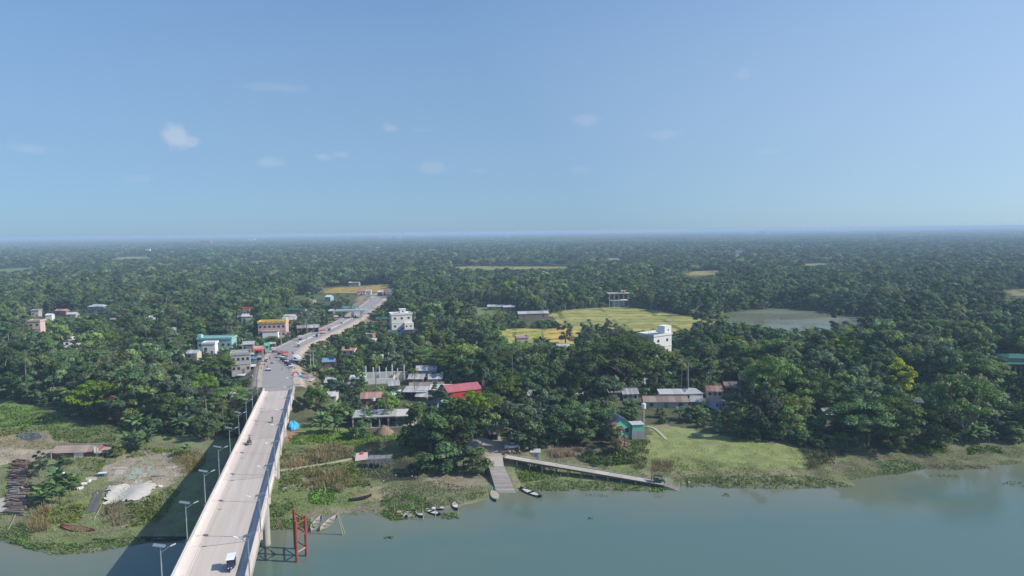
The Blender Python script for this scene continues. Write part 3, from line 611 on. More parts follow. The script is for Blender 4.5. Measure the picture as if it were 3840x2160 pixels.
bld('green_booth', 'small green booth beside the red awning shop', 996, 1008, 1296, 1312, 2.5, .4, z=7.4, win=1, wall=turq, vis=(994, 1288, 1012, 1312), cat='booth', door=False)
o, w, h, u = bld('roadside_stall', 'open stall with a thin pale roof at the road bend', 1006, 1036, 1290, 1303, 3.5, .4, z=7.2, win=0, wall=woodm, roof='shed', rm=tinp, rise=.4, openf=True, vis=(1002, 1278, 1042, 1304), cat='stall')
o, w, h, u = bld('tea_shop', 'grey tin-roofed tea shop on the verge below the toll gate', 1150, 1200, 1228, 1248, 6, .3, z=6.4, win=0, wall=woodm, roof='gable', rm=tin, rise=1.4, openf=True, vis=(1108, 1208, 1215, 1250), cat='shop')
bld('thatched_stall', 'brown thatched stall left of the grey tea shop', 1112, 1150, 1230, 1246, 5, .3, z=6.2, win=0, wall=woodm, roof='gable', rm=tinb, rise=1.4, openf=True, vis=(1108, 1214, 1150, 1246), cat='stall')
o, w, h, u = bld('white_awning', 'white corrugated awning beside the left kerb of the market', 888, 956, 1382, 1392, 4, .25, z=6.4, win=0, wall=woodm, roof='shed', rm=tinp, rise=.3, openf=True, vis=(880, 1365, 960, 1400), cat='awning')
# right of the bridge end
o, w, h, u = bld('grey_shed', 'small grey tin shed beside the bridge parapet', 1132, 1200, 1512, 1536, 4.5, .12, z=3.2, win=1, wall=tin, roof='shed', rm=tin, rise=.5, ns=5, vis=(1128, 1488, 1202, 1536), cat='shed')
bld('rusty_roof_house', 'house with a striped rusty pink tin roof behind the unfinished house', 1352, 1440, 1492, 1530, 5.5, .1, win=3, wall=brick, roof='gable', rm=tinr, rise=1.5, ns=9, vis=(1348, 1463, 1440, 1492))
# unfinished house: slabs on columns with a pale canopy
c = at(1440, 1606, 3.2); u = depth(c) / FPX; o = thing('unfinished_house', 'unfinished open house with pale slab roof on columns beside the banana grove', 'house', c, .08); w = 236 * u
hh = 3.6
MB().slab((-w / 2, 0, hh), (w * .18, 9, hh + .28)).build('roof_slab', tinp, o); MB().slab((w * .18 + .02, -.6, hh + .1), (w / 2, 8, hh + .4)).build('roof_slab', conc, o)
MB().slab((-w / 2, 8.6, -1), (w / 2, 8.9, hh - .01)).build('back_wall', brick, o); MB().slab((-w / 2, 0, -1), (w / 2, 9, .25)).build('floor_slab', concg, o)
for k in range(8):
    x_ = -w / 2 + .3 + (w - .6) * k / 7
    MB().slab((x_ - .2, .2, .26), (x_ + .2, .6, hh - .01)).build('column', pinkw if k % 2 == 0 else concg, o)
    MB().slab((x_ - .18, 5, .26), (x_ + .18, 5.36, hh - .01)).build('column', concg, o)
for k in range(5): MB().tube([(-w * .3 + k * 2.1, 1.5 + (k % 2) * 3, hh + .28), (-w * .3 + k * 2.1, 1.5 + (k % 2) * 3, hh + 3.0)], .09, 5).build('column_stub', concg, o)
for k in range(4): MB().slab((w * .2 + k * 1.3, 2.4, .26), (w * .2 + k * 1.3 + .3, 2.6, 3.2)).build('bamboo_prop', woodm, o)
orect(1322, 1485, 1568, 1605, depth(c)); FOOT.append((c.x, c.y + 4, 10)); LANE.append((c.x, c.y + 2, 6))
p_ = at(1372, 1488, 8.2)
for px, py, sc_, lab in ((1400, 1494, 1.0, 'grey water tank on the unfinished house roof'), (1452, 1490, 1.3, 'rounded pale tank beside it on the unfinished house roof')):
    q = at(px, py + 8, 7.1); t_ = thing('water_tank', lab, 'tank', q); MB().tube([(0, 0, 0), (0, 0, .9 * sc_), (0, 0, 1.15 * sc_)], [.75 * sc_, .75 * sc_, .3 * sc_], 14).build('barrel', tinp, t_); MB().tube([(0, 0, 1.15 * sc_), (0, 0, 1.25 * sc_)], .22 * sc_, 10).build('lid', rail, t_)
# ruin with white columns and walls
c = at(1430, 1440, 3.5); u = depth(c) / FPX; o = thing('column_ruin', 'half-built white walls with bare upright columns behind the sheds', 'building', c, .12)
MB().slab((-90 * u, 0, -1), (45 * u, .3, 2.3)).build('wall', white, o); MB().slab((-90 * u, 9, -1), (90 * u, 9.3, 3.2)).build('wall', white, o); MB().slab((44 * u, .31, -1), (46 * u, 8.99, 2.4)).build('wall', cream, o)
for k, xx in enumerate((-88, -60, -34, -8, 16, 38, 60, 84)):
    MB().slab((xx * u - .22, 3.2 + (k % 3) * 2, -1), (xx * u + .22, 3.64 + (k % 3) * 2, 5.6 + (k % 2))).build('column', white, o)
orect(1335, 1368, 1525, 1440, depth(c)); FOOT.append((c.x, c.y + 4, 9)); LANE.append((c.x, c.y + 4, 8))
SHEDS = [('tin_shed', 'pale tin roof furthest back among the sheds', 1560, 1640, 1388, 1420, 7, 'gable', tinp, (1555, 1358, 1645, 1395), .1), ('tin_shed', 'dark striped tin roof below the pale one', 1528, 1590, 1420, 1446, 6, 'gable', tin, (1525, 1398, 1600, 1432), -.1),
         ('long_tin_shed', 'long grey-brown tin roof beside the red-roofed shed', 1535, 1660, 1452, 1474, 6, 'gable', tinb, (1520, 1424, 1660, 1458), 0), ('open_tin_shed', 'open-fronted shed with grey tin roof behind the unfinished house', 1510, 1600, 1470, 1500, 6, 'shed', tin, (1508, 1440, 1600, 1498), -.08),
         ('flat_shed', 'pale flat shed roof in front of the red-roofed shed', 1612, 1690, 1462, 1488, 6, 'shed', tinp, (1608, 1444, 1690, 1466), 0), ('tin_shed', 'grey tin roof hidden left of the red-roofed shed', 1605, 1660, 1420, 1446, 6, 'gable', tin, (1600, 1402, 1660, 1428), .1),
         ('blue_roofed_hut', 'brick hut with a blue sheet roof behind the bridge trees', 1208, 1256, 1356, 1380, 5, 'gable', M('blue_sheet', (.16, .30, .42), .6, .1), (1205, 1338, 1258, 1376), .1), ('tin_shed', 'white-edged shed roof left of the column ruin', 1310, 1370, 1422, 1450, 5, 'shed', tinp, (1280, 1408, 1372, 1440), .1),
         ('tin_shed', 'grey sloping roof in the wood beside the power pole', 1945, 2035, 1482, 1512, 6, 'gable', tin, (1968, 1458, 2035, 1492), .2), ('tin_shed', 'white wall end of a shed in the middle wood', 2155, 2185, 1484, 1505, 5, 'gable', tinp, (2150, 1474, 2188, 1496), 0),
         ('tin_shed', 'pale roof peeping from trees under the wide rain tree', 2280, 2330, 1470, 1500, 6, 'gable', tin, (2290, 1462, 2400, 1486), .1), ('tin_shed', 'grey tin roof beside the rightmost landing power pole', 2335, 2395, 1476, 1502, 6, 'gable', tin, (2330, 1458, 2400, 1490), .05),
         ('open_veranda_house', 'long white-eaved veranda house in the clearing', 2476, 2564, 1478, 1502, 5, 'shed', tinp, (2470, 1455, 2570, 1490), -.03), ('tin_shed', 'brown tin roof in front of the veranda house', 2415, 2580, 1506, 1530, 6, 'gable', tinb, (2410, 1486, 2585, 1520), -.04),
         ('tin_shed', 'grey hipped roof right of the veranda house', 2562, 2640, 1476, 1500, 7, 'hip', tin, (2560, 1445, 2650, 1484), .1), ('tin_shed', 'striped pinkish tin roof right in the clearing', 2650, 2712, 1466, 1490, 6, 'gable', tinr, (2645, 1445, 2716, 1474), -.1),
         ('hip_roof_house', 'house with pinkish hip roof, pale ridges and blue wall', 2672, 2730, 1506, 1534, 6, 'hip', tinr, (2668, 1470, 2735, 1530), .3),
         ('small_house', 'tiny white gable house in the wood left of the yellow tree', 3040, 3070, 1455, 1480, 4, 'gable', tinp, (3045, 1448, 3072, 1466), .2), ('small_house', 'pale tin roof under the bank trees right of the meadow', 3090, 3170, 1552, 1580, 5, 'gable', tin, (3100, 1545, 3150, 1568), .2),
         ('small_house', 'cream hut with a dark roof near the right edge', 3700, 3790, 1488, 1520, 5, 'gable', cream, (3715, 1476, 3775, 1506), -.3), ('small_house', 'pale hut with teal door below the yellow tree', 3430, 3462, 1512, 1545, 4, 'gable', tinp, (3436, 1500, 3464, 1540), 0),
         ('field_house', 'white house with bluish roof at the far edge of the small field', 1308, 1346, 1060, 1072, 8, 'gable', tinp, (1306, 1048, 1348, 1070), 0), ('roadside_shop', 'long red-roofed shop beside the far road', 1338, 1372, 1092, 1104, 6, 'gable', tinred, (1338, 1080, 1374, 1098), .15),
         ('roadside_shop', 'pale shop block beside the far road', 1372, 1392, 1092, 1106, 6, 'flat', white, (1370, 1086, 1394, 1106), .1),
         ('long_shed', 'long grey-walled shed at the edge of the big field', 1942, 2060, 1176, 1196, 9, 'gable', tin, (1938, 1160, 2090, 1196), .12), ('pale_roof_shed', 'longer low pale roof left of the grey field shed', 1828, 1890, 1150, 1166, 8, 'shed', tinp, (1825, 1138, 1935, 1158), 0), ('pale_roof_shed', 'shorter low pale roof beside the longer one', 1888, 1932, 1152, 1168, 8, 'shed', tinp, (1888, 1140, 1935, 1160), 0),
         ('field_house', 'white-walled roof edge in front of the orange field', 2090, 2135, 1302, 1330, 6, 'gable', tinp, (2090, 1288, 2140, 1304), 0), ('brick_hut', 'brick hut beside a pole at the field edge', 1935, 1985, 1268, 1300, 5, 'flat', pinkw, (1930, 1256, 1985, 1280), .2),
         ('field_house', 'bluish-walled hut right of the wide rain tree', 2320, 2350, 1282, 1310, 5, 'gable', tinp, (2318, 1274, 2352, 1292), 0)]
for nm, lab, x0, x1, yt, yb, dep, rf, rm_, vis, rz in SHEDS:
    op = nm in ('open_tin_shed', 'open_veranda_house', 'flat_shed')
    bld(nm, lab, x0, x1, yt, yb, dep, rz, win=0 if op else 3, wall=rm_ if rf == 'flat' else (M('blue_white_wall', (.42, .52, .62), .8) if 'blue wall' in lab else random.choice([concg, brick, cream, woodm])), roof=rf, rm=rm_, rise=1.3 if rf != 'shed' else .7, openf=op, vis=vis, ns=7, cat='shed' if 'shed' in nm else 'house')
for k, (px, py, wpx, rf, mt_, lab) in enumerate((
    (1245, 1450, 60, 'gable', tin, 'grey gabled shed behind the dark tree at the bridge end'), (1235, 1505, 58, 'shed', tinp, 'pale lean-to roof right of the grey shed at the bridge'), (1300, 1470, 64, 'gable', tinb, 'brown tin roof left of the rusty striped roof'), (1478, 1462, 52, 'gable', tin, 'small tin roof below the column ruin'),
    (1470, 1500, 56, 'shed', tinp, 'whitish roof sheet between ruin and unfinished house'), (1580, 1505, 60, 'gable', tin, 'grey roof at the right end of the unfinished house'), (1620, 1530, 56, 'gable', tinb, 'brownish roof half under the big dark trees'), (1410, 1362, 56, 'gable', tinp, 'pale tin roof behind the column ruin'),
    (1480, 1352, 50, 'gable', tin, 'grey tin roof far behind the column ruin'), (1305, 1330, 50, 'gable', tinr, 'rusty roof in the trees beside the twin-post pole'), (1385, 1298, 46, 'gable', tinp, 'pale roof among trees below the white house'), (1095, 1215, 36, 'gable', tin, 'grey roof between the yellow-trimmed building and the road'),
    (690, 1262, 44, 'gable', tinp, 'pale roof left of the teal building'), (800, 1215, 40, 'gable', tinr, 'rusty roof in the wood above the teal building'), (640, 1255, 40, 'gable', tin, 'grey roof in the wood left of the teal building'), (560, 1210, 34, 'gable', tinp, 'whitish roof in the middle left wood'), (430, 1215, 36, 'gable', tinb, 'brown roof in the left wood behind the white flat house'), (470, 1330, 44, 'gable', tin, 'grey roof in the left wood'),
    (905, 1425, 46, 'shed', tin, 'tin roof on the left approach slope'), (2440, 1455, 54, 'gable', tin, 'grey roof left of the veranda house'), (2745, 1470, 50, 'gable', tinb, 'brown roof right of the striped pinkish roof'), (2610, 1525, 56, 'gable', tin, 'low grey roof in front of the hipped roof'), (2790, 1440, 44, 'gable', tinp, 'pale roof among trees right of the clearing'), (3240, 1440, 40, 'gable', tinp, 'white roof speck left of the yellow flowering tree'), (1230, 1130, 26, 'gable', tinp, 'pale hut left of the toll sign'), (1175, 1140, 30, 'gable', tinr, 'rusty hut left of the toll gate'), (1425, 1112, 26, 'gable', tinp, 'pale roadside hut at the far bend'))):
    bld('village_house', lab, px - wpx / 2, px + wpx / 2, py - 17, py, 6, random.uniform(-.35, .35), win=2, wall=random.choice([concg, brick, cream, woodm, tealw]), roof=rf, rm=mt_, rise=1.4 if rf == 'gable' else .6, ns=6, vis=(px - wpx / 2, py - 34, px + wpx / 2, py - 14))
# red-roofed shed
o, w, h, u = bld('red_roofed_shed', 'large shed with red wall and pinkish red tin roof', 1664, 1826, 1464, 1494, 10, .42, win=0, wall=redw, roof='gable', rm=tinred, rise=1.5, ns=14, vis=(1650, 1416, 1838, 1466), cat='shed', door=False)
# green-walled house by the meadow
o, w, h, u = bld('green_walled_house', 'house with grey gable roof and turquoise walls at the meadow corner', 2284, 2384, 1594, 1640, 8, .3, z=3.4, win=2, wall=turq, roof='gablex', rm=tin, rise=2.4, ns=9, vis=(2300, 1520, 2420, 1640), door=False, over=.5)
c = at(2393, 1642, 3.2); u = depth(c) / FPX; o = thing('green_annex', 'turquoise annex with grey plank base beside the green-walled house', 'house', c, .1)
MB().slab((-24 * u, 0, -.5), (23 * u, 3.5, 28 * u)).build('plank_base', concg, o); MB().slab((-22 * u, .05, 28 * u + .01), (23 * u, 3.4, 50 * u)).build('wall', turq, o); MB().slab((-25 * u, -.2, 50 * u + .01), (25 * u, 3.7, 51.5 * u)).build('roof', tinp, o)
for k in range(9): MB().slab((-23.5 * u + k * 5.2 * u, -.05, -.5), (-23.5 * u + k * 5.2 * u + 4.6 * u, -.005, 27.5 * u)).build('plank', concg, o)
q = at(2413, 1600, 3.3); t_ = thing('water_tank_stand', 'tall water tank on a post beside the green annex', 'tank', (q.x, q.y, 3.0)); MB().tube([(0, 0, 0), (0, 0, 6.2)], .25, 8).build('post', concg, t_); MB().tube([(0, 0, 6.2), (0, 0, 7.6), (0, 0, 7.9)], [.75, .75, .3], 12).build('tank', white, t_)
orect(2404, 1555, 2425, 1600, depth(q))
# unfinished building on columns beyond the field
c = at(2322, 1150, 3.5); u = depth(c) / FPX; o = thing('platform_building', 'unfinished two-level building with thin slab on columns beyond the field', 'building', c, .05); w = 84 * u
MB().slab((-w / 2, 0, 48 * u), (w / 2, 8, 50.5 * u)).build('upper_slab', conc, o); MB().slab((-w * .4, .3, 22 * u), (w * .4, 7.6, 24 * u)).build('lower_slab', white, o); MB().slab((-w * .3, 2, -1), (w * .3, 7, 21.9 * u)).build('wall', concg, o)
for k in range(5): MB().slab((-w * .44 + k * w * .21, .5, -1), (-w * .44 + k * w * .21 + .45, .95, 47.9 * u)).build('column', conc, o)
MB().slab((w * .12, 2, 50.6 * u), (w * .32, 6, 60 * u)).build('stair_tower', pinkw, o); MB().box((w * .22, 1.97, 55 * u), (1.2, .05, 2.0)).build('door', redw, o)
orect(2276, 1085, 2372, 1136, depth(c)); FOOT.append((c.x, c.y + 4, 11))
# green-roofed building at the right edge
c = at(3810, 1412, 3.5); u = depth(c) / FPX; o = thing('green_roofed_building', 'brown columned building with green flat roof at the right edge', 'building', c, -.12)
MB().slab((-66 * u, 2.5, -1), (110 * u, 16, 38 * u)).build('wall', brick, o); MB().slab((-74 * u, -.5, 38 * u + .01), (115 * u, 17, 46 * u)).build('fascia', brick, o); MB().slab((-78 * u, -1, 46 * u + .01), (118 * u, 17.5, 48.5 * u)).build('roof', tingrn, o)
for k in range(9): MB().slab((-60 * u + k * 19 * u, .2, -1), (-60 * u + k * 19 * u + .55, .75, 38 * u)).build('column', cream, o)
q_ = MB().slab((-8 * u, 4, 48.6 * u), (80 * u, 12, 64 * u)).build('roof_room', cream, o)
V = [(-14 * u, 3, 64.1 * u), (86 * u, 3, 64.1 * u), (86 * u, 13, 64.1 * u), (-14 * u, 13, 64.1 * u), (15 * u, 8, 74 * u), (57 * u, 8, 74 * u)]
MB().add(V, [(0, 1, 5, 4), (1, 2, 5), (2, 3, 4, 5), (3, 0, 4), (3, 2, 1, 0)]).build('hip_roof', tingrn, q_)
orect(3768, 1318, 3845, 1390, depth(c) + 2); FOOT.append((c.x + 5, c.y + 8, 18))
# far buildings above the canopy
FARB = [('long pink-and-white factory far out in the forest', 752, 790, 908, 918, tinr), ('white long building on the horizon above the field road', 1420, 1462, 887, 897, white), ('small white house on the horizon', 1490, 1504, 889, 898, white), ('white house speck far out above the forest', 1402, 1422, 927, 940, white),
        ('white horizon block right of the middle', 1896, 1912, 883, 892, white), ('first white tower block on the right horizon', 2796, 2812, 868, 880, white), ('second white tower block on the right horizon', 2818, 2832, 869, 880, white), ('third white tower block on the right horizon', 2850, 2872, 866, 880, pinkw), ('fourth white tower block on the right horizon', 2876, 2890, 865, 880, white),
        ('pale tower block beyond the right horizon trees', 3102, 3118, 865, 876, white), ('long pale block beyond the right horizon trees', 3145, 3190, 864, 875, white), ('white cottage beyond the pond wood', 2718, 2738, 942, 962, white), ('brighter white cottage beyond the pond wood', 2760, 2782, 942, 962, white), ('small white hut in the far right forest', 3120, 3130, 976, 990, white),
        ('white house speck in the far left forest', 450, 470, 934, 946, white), ('pale hut in the far left forest', 545, 562, 934, 950, white), ('white roof far left of the toll road', 930, 955, 898, 908, white), ('white farmhouse far out left of the mast', 640, 664, 944, 956, white), ('pale roofed barn far out in the middle forest', 1610, 1640, 936, 948, tinp), ('white block far out above the pond', 2995, 3012, 918, 930, white), ('small cream house far out at the right', 3480, 3500, 930, 944, cream), ('pale house far out above the platform building', 2205, 2228, 948, 962, white), ('grey hut roof beyond the pond', 3225, 3250, 1078, 1096, tin)]
for lab, x0, x1, yt, yb, mt in FARB:
    c = at((x0 + x1) / 2, yb, 3.5); u = depth(c) / FPX; w = (x1 - x0) * u; h = max((yb - yt) * u, 8)
    h = max(h, 27.) if depth(c) > 2600 else h
    o = thing('distant_building', lab, 'building', c); MB().slab((-w / 2, 0, -1), (w / 2, w * .4, h)).build('wall', mt, o); MB().slab((-w / 2 - .5, -.5, h + .01), (w / 2 + .5, w * .4 + .5, h + 1.2)).build('roof', tinp, o)
    k = max(2, int((x1 - x0) / 6))
    for i in range(k): MB().box((-w / 2 + w * (i + .5) / k, -.06, h * .6), (w / k * .45, .1, h * .3)).build('window', glassm, o)
    orect(x0, yt, x1, yb - (yb - yt) * .25, depth(c))
c = at(948, 935, 3.5); u = depth(c) / FPX; o = thing('radio_mast', 'thin red and white mast far out in the forest', 'mast', c); MB().tube([(0, 0, 0), (0, 0, 45)], [1.0, .5], 4).build('lattice', M('mast_paint', (.5, .4, .4), .7), o); MB().tube([(0, 0, 45), (0, 0, 52)], .3, 4).build('antenna', led, o)
# ------------------------------------------------------------------ toll gate
c = at(1322, 1192, 5.2); u = depth(c) / FPX; o = thing('toll_gate', 'toll gate with grey roof on columns and green sign boards', 'toll gate', c, .06)
cw = 62 * u
MB().slab((-cw, -5, 27 * u), (cw * .85, 5, 31 * u)).build('canopy', M('canopy_grey', (.33, .36, .37), .7, .1), o)
for xx in (-34, 0, 34):
    for yy in (-3, 3): MB().tube([(xx * u, yy, -.5), (xx * u, yy, 27 * u)], .35, 8).build('column', conc, o)
    b_ = MB().box((xx * u, 0, 1.2), (1.4, 3, 2.4)).build('booth', M('booth_grey', (.35, .38, .42), .5), o); MB().box((xx * u, -1.51, 1.6), (1.0, .04, .9)).build('pane', glassm, b_)
    MB().box((xx * u, -5.5, .2), (2.2, 4, .5)).build('island_kerb', conc, o)
sg = M('sign_green', (.03, .38, .25), .6, .05)
for xa, xb in ((-34, -7), (0, 26)):
    s_ = MB().box(((xa + xb) / 2 * u, -2, 42 * u), ((xb - xa) * u, .2, 8 * u)).build('sign_board', sg, o)
    for xx in (xa, xb): MB().tube([(xx * u, -1.8, 31 * u), (xx * u, -1.8, 46 * u)], .14, 6).build('sign_post', galv, s_)
    for r_ in range(2):
        for k in range(5): MB().box(((xa + (xb - xa) * (k + .5) / 5) * u, -2.115, (43.6 - 3 * r_) * u), ((xb - xa) * u / 7, .02, .9 * u)).build('lettering', led, s_)
orect(1255, 1138, 1402, 1200, depth(c))
# ------------------------------------------------------------------ utility poles and wires
def pole(px, py, yt, label, z=3.5, double=False, arm=True):
    c = at(px, py, z); h = (py - yt) * depth(c) / FPX; o = thing('utility_pole', label, 'utility pole', c, random.uniform(-.3, .3))
    for dx in ((-.6, .6) if double else (0,)): MB().tube([(dx, 0, -.5), (dx, 0, h)], [.2, .13], 7).build('post', conc if double else concg, o)
    if arm:
        for k in range(2 if double else 1):
            a_ = MB().box((0, -.16, h - .5 - 1.8 * k), (2.6, .12, .14)).build('cross_arm', concg, o)
            for xx in (-1.1, 0, 1.1): MB().tube([(xx, -.16, h - .42 - 1.8 * k), (xx, -.16, h - .12 - 1.8 * k)], .07, 6).build('insulator', led, a_)
    orect(px - 3, yt, px + 3, py - (py - yt) * .3, depth(c))
    return c + Vector((0, 0, h - .15))
P1 = pole(1172, 1418, 1312, 'tall twin-post power pole beside the billboard stall', 4.5, True)
P2 = pole(914, 1392, 1268, 'tall pole with lamp arm in front of the grey market building', 6)
P3 = pole(2580, 1486, 1358, 'tall bare wooden pole beside the veranda house', 3.5, arm=False)
P4 = pole(2665, 1450, 1393, 'power pole with cross arm behind the striped pinkish roof')
P5 = pole(2386, 1478, 1424, 'power pole beside the grey tin roofs under the rain tree')
P6 = pole(1934, 1480, 1428, 'concrete power pole at the edge of the bright rain tree')
P7 = pole(1055, 1300, 1220, 'thin pole beside the road bend', 7, arm=False); P8 = pole(1938, 1300, 1258, 'concrete pole beside the brick hut at the field', arm=True)
P9 = pole(118, 1330, 1262, 'weathered pole in the far left wood', arm=False); P10 = pole(1560, 1400, 1338, 'bare pole behind the pale tin roof', arm=False)
wm = M('wire', (.05, .05, .05), .6)
def wires(a, b, lab):
    o = thing('power_line', lab, 'power line', (0, 0, 0))
    for k, off in enumerate((-1.1, 0, 1.1)):
        pts = []
        for i in range(9):
            t = i / 8; p = a.lerp(b, t) + Vector((off * .8, 0, -1.6 * 4 * t * (1 - t))); pts.append(p)
        MB().tube(pts, .022, 4).build('wire', wm, o)
wires(P6, P5, 'power wires strung across the wood behind the landing'); wires(P5, P4, 'power wires over the clearing with tin roofs'); wires(P4, Vector((150, 268, 14)), 'power wires running off towards the right edge')
# ------------------------------------------------------------------ people
bam_ = M('bamboo_pole', (.36, .32, .22), .7, .2, 3)
SKIN = M('skin', (.16, .085, .05), .6, .05); HAIR = M('black_hair', (.012, .01, .009), .7, .05)
def cloth(key, c): return M('cloth_' + key, c, .9, .15, 6)
def person(p, rz, label, top, low, pose='stand', lungi=False, cat='person'):
    o = thing('person', label, cat, p, rz)
    J = {'pelvis': (0, 0, .92), 'chest': (0, 0, 1.3), 'neck': (0, 0, 1.47), 'head': (0, -.02, 1.6), 'crownv': (0, -.01, 1.69)}
    sw = .1 if pose == 'walk' else 0
    for s, n in ((-1, 'l'), (1, 'r')):
        J['sh' + n] = (s * .19, 0, 1.4)
        if pose == 'sit':
            J['hip' + n] = (s * .1, 0, .5); J['kn' + n] = (s * .14, -.42, .52); J['an' + n] = (s * .14, -.4, .1); J['to' + n] = (s * .14, -.58, .04)
            J['el' + n] = (s * .27, -.12, .85); J['wr' + n] = (s * .2, -.4, .78)
        else:
            J['hip' + n] = (s * .1, 0, .88); J['kn' + n] = (s * .11, -.03 - s * sw, .48); J['an' + n] = (s * .12, s * sw, .09); J['to' + n] = (s * .13, -.17 + s * sw, .04)
            J['el' + n] = (s * .26, .03, 1.13); J['wr' + n] = (s * .27, -.1 if pose != 'reach' else -.35, .9 if pose != 'reach' else 1.1)
    if pose == 'sit':
        for k in ('pelvis', 'chest', 'neck', 'head', 'crownv'): x, y, z = J[k]; J[k] = (x, y, z - .38)
        for n in 'lr': x, y, z = J['sh' + n]; J['sh' + n] = (x, y, z - .38)
    RAD = {'pelvis': (.15, .11), 'chest': (.17, .12), 'neck': (.06, .06), 'head': (.10, .115), 'crownv': (.085, .09), 'sh': (.07, .07), 'hip': (.1, .1), 'kn': (.062, .062), 'an': (.045, .045), 'to': (.04, .03), 'el': (.047, .047), 'wr': (.034, .034)}
    names = list(J); E = [('pelvis', 'chest'), ('chest', 'neck'), ('neck', 'head'), ('head', 'crownv')]
    for n in 'lr': E += [('chest', 'sh' + n), ('sh' + n, 'el' + n), ('el' + n, 'wr' + n), ('pelvis', 'hip' + n), ('hip' + n, 'kn' + n), ('kn' + n, 'an' + n), ('an' + n, 'to' + n)]
    me = bpy.data.meshes.new('skeleton'); me.from_pydata([J[n] for n in names], [(names.index(a), names.index(b)) for a, b in E], [])
    ob = bpy.data.objects.new('skeleton', me); COL.objects.link(ob); sk = ob.modifiers.new('s', 'SKIN'); ob.modifiers.new('u', 'SUBSURF').levels = 1
    for i, n in enumerate(names):
        v = me.skin_vertices[0].data[i]; v.radius = RAD.get(n) or RAD[n[:-1]]; v.use_root = (n == 'pelvis')
    dg = bpy.context.evaluated_depsgraph_get(); fm = bpy.data.meshes.new_from_object(ob.evaluated_get(dg)); bpy.data.objects.remove(ob)
    bm = bmesh.new(); bm.from_mesh(fm)
    for n, s in (('l', -1), ('r', 1)):                    # five fingers on each hand
        w_ = Vector(J['wr' + n]); d = (w_ - Vector(J['el' + n])).normalized()
        for k in range(5):
            side = Vector((0, 1, 0)) * (k - 2) * .019; ln = (.055, .085, .095, .088, .07)[k]
            b = w_ + d * (.05 if k else .02) + side; tip = b + d * ln + Vector((-s * .02, -.01 if k else -.04, 0))
            vs = [bm.verts.new(q) for q in (b + Vector((.009, 0, 0)), b + Vector((-.009, 0, 0)), b + Vector((0, .009, .006)), tip)]
            for f in ((0, 1, 3), (1, 2, 3), (2, 0, 3)): bm.faces.new([vs[i] for i in f])
    zt = J['neck'][2] - .02; zl = .9 if pose != 'sit' else .56; hem = .12 if lungi else (.1 if pose != 'sit' else .1)
    for f in bm.faces:
        c = f.calc_center_median(); side = abs(c.x) > .2
        if c.z > zt: f.material_index = 3 if (c.z > J['head'][2] + .035 or (c.y > .03 and c.z > J['head'][2] - .05)) else 0
        elif c.z > zl and not (side and c.z < zl + .25): f.material_index = 1
        elif side and c.z > .6 and pose != 'sit': f.material_index = 0
        elif c.z > hem: f.material_index = 2
        else: f.material_index = 0
    bm.to_mesh(fm); bm.free(); fm.materials.clear()
    for m_ in (SKIN, cloth(top, COLS[top]), cloth(low, COLS[low]), HAIR): fm.materials.append(m_)
    fm.polygons.foreach_set('use_smooth', [True] * len(fm.polygons))
    link_mesh('body', fm, o)
    return o
COLS = {'white': (.7, .7, .68), 'blue': (.06, .1, .25), 'red': (.4, .05, .05), 'dark': (.03, .03, .035), 'green': (.05, .2, .12), 'check': (.2, .16, .22), 'sky': (.25, .4, .55), 'yellow': (.5, .4, .08), 'brown': (.15, .1, .07)}
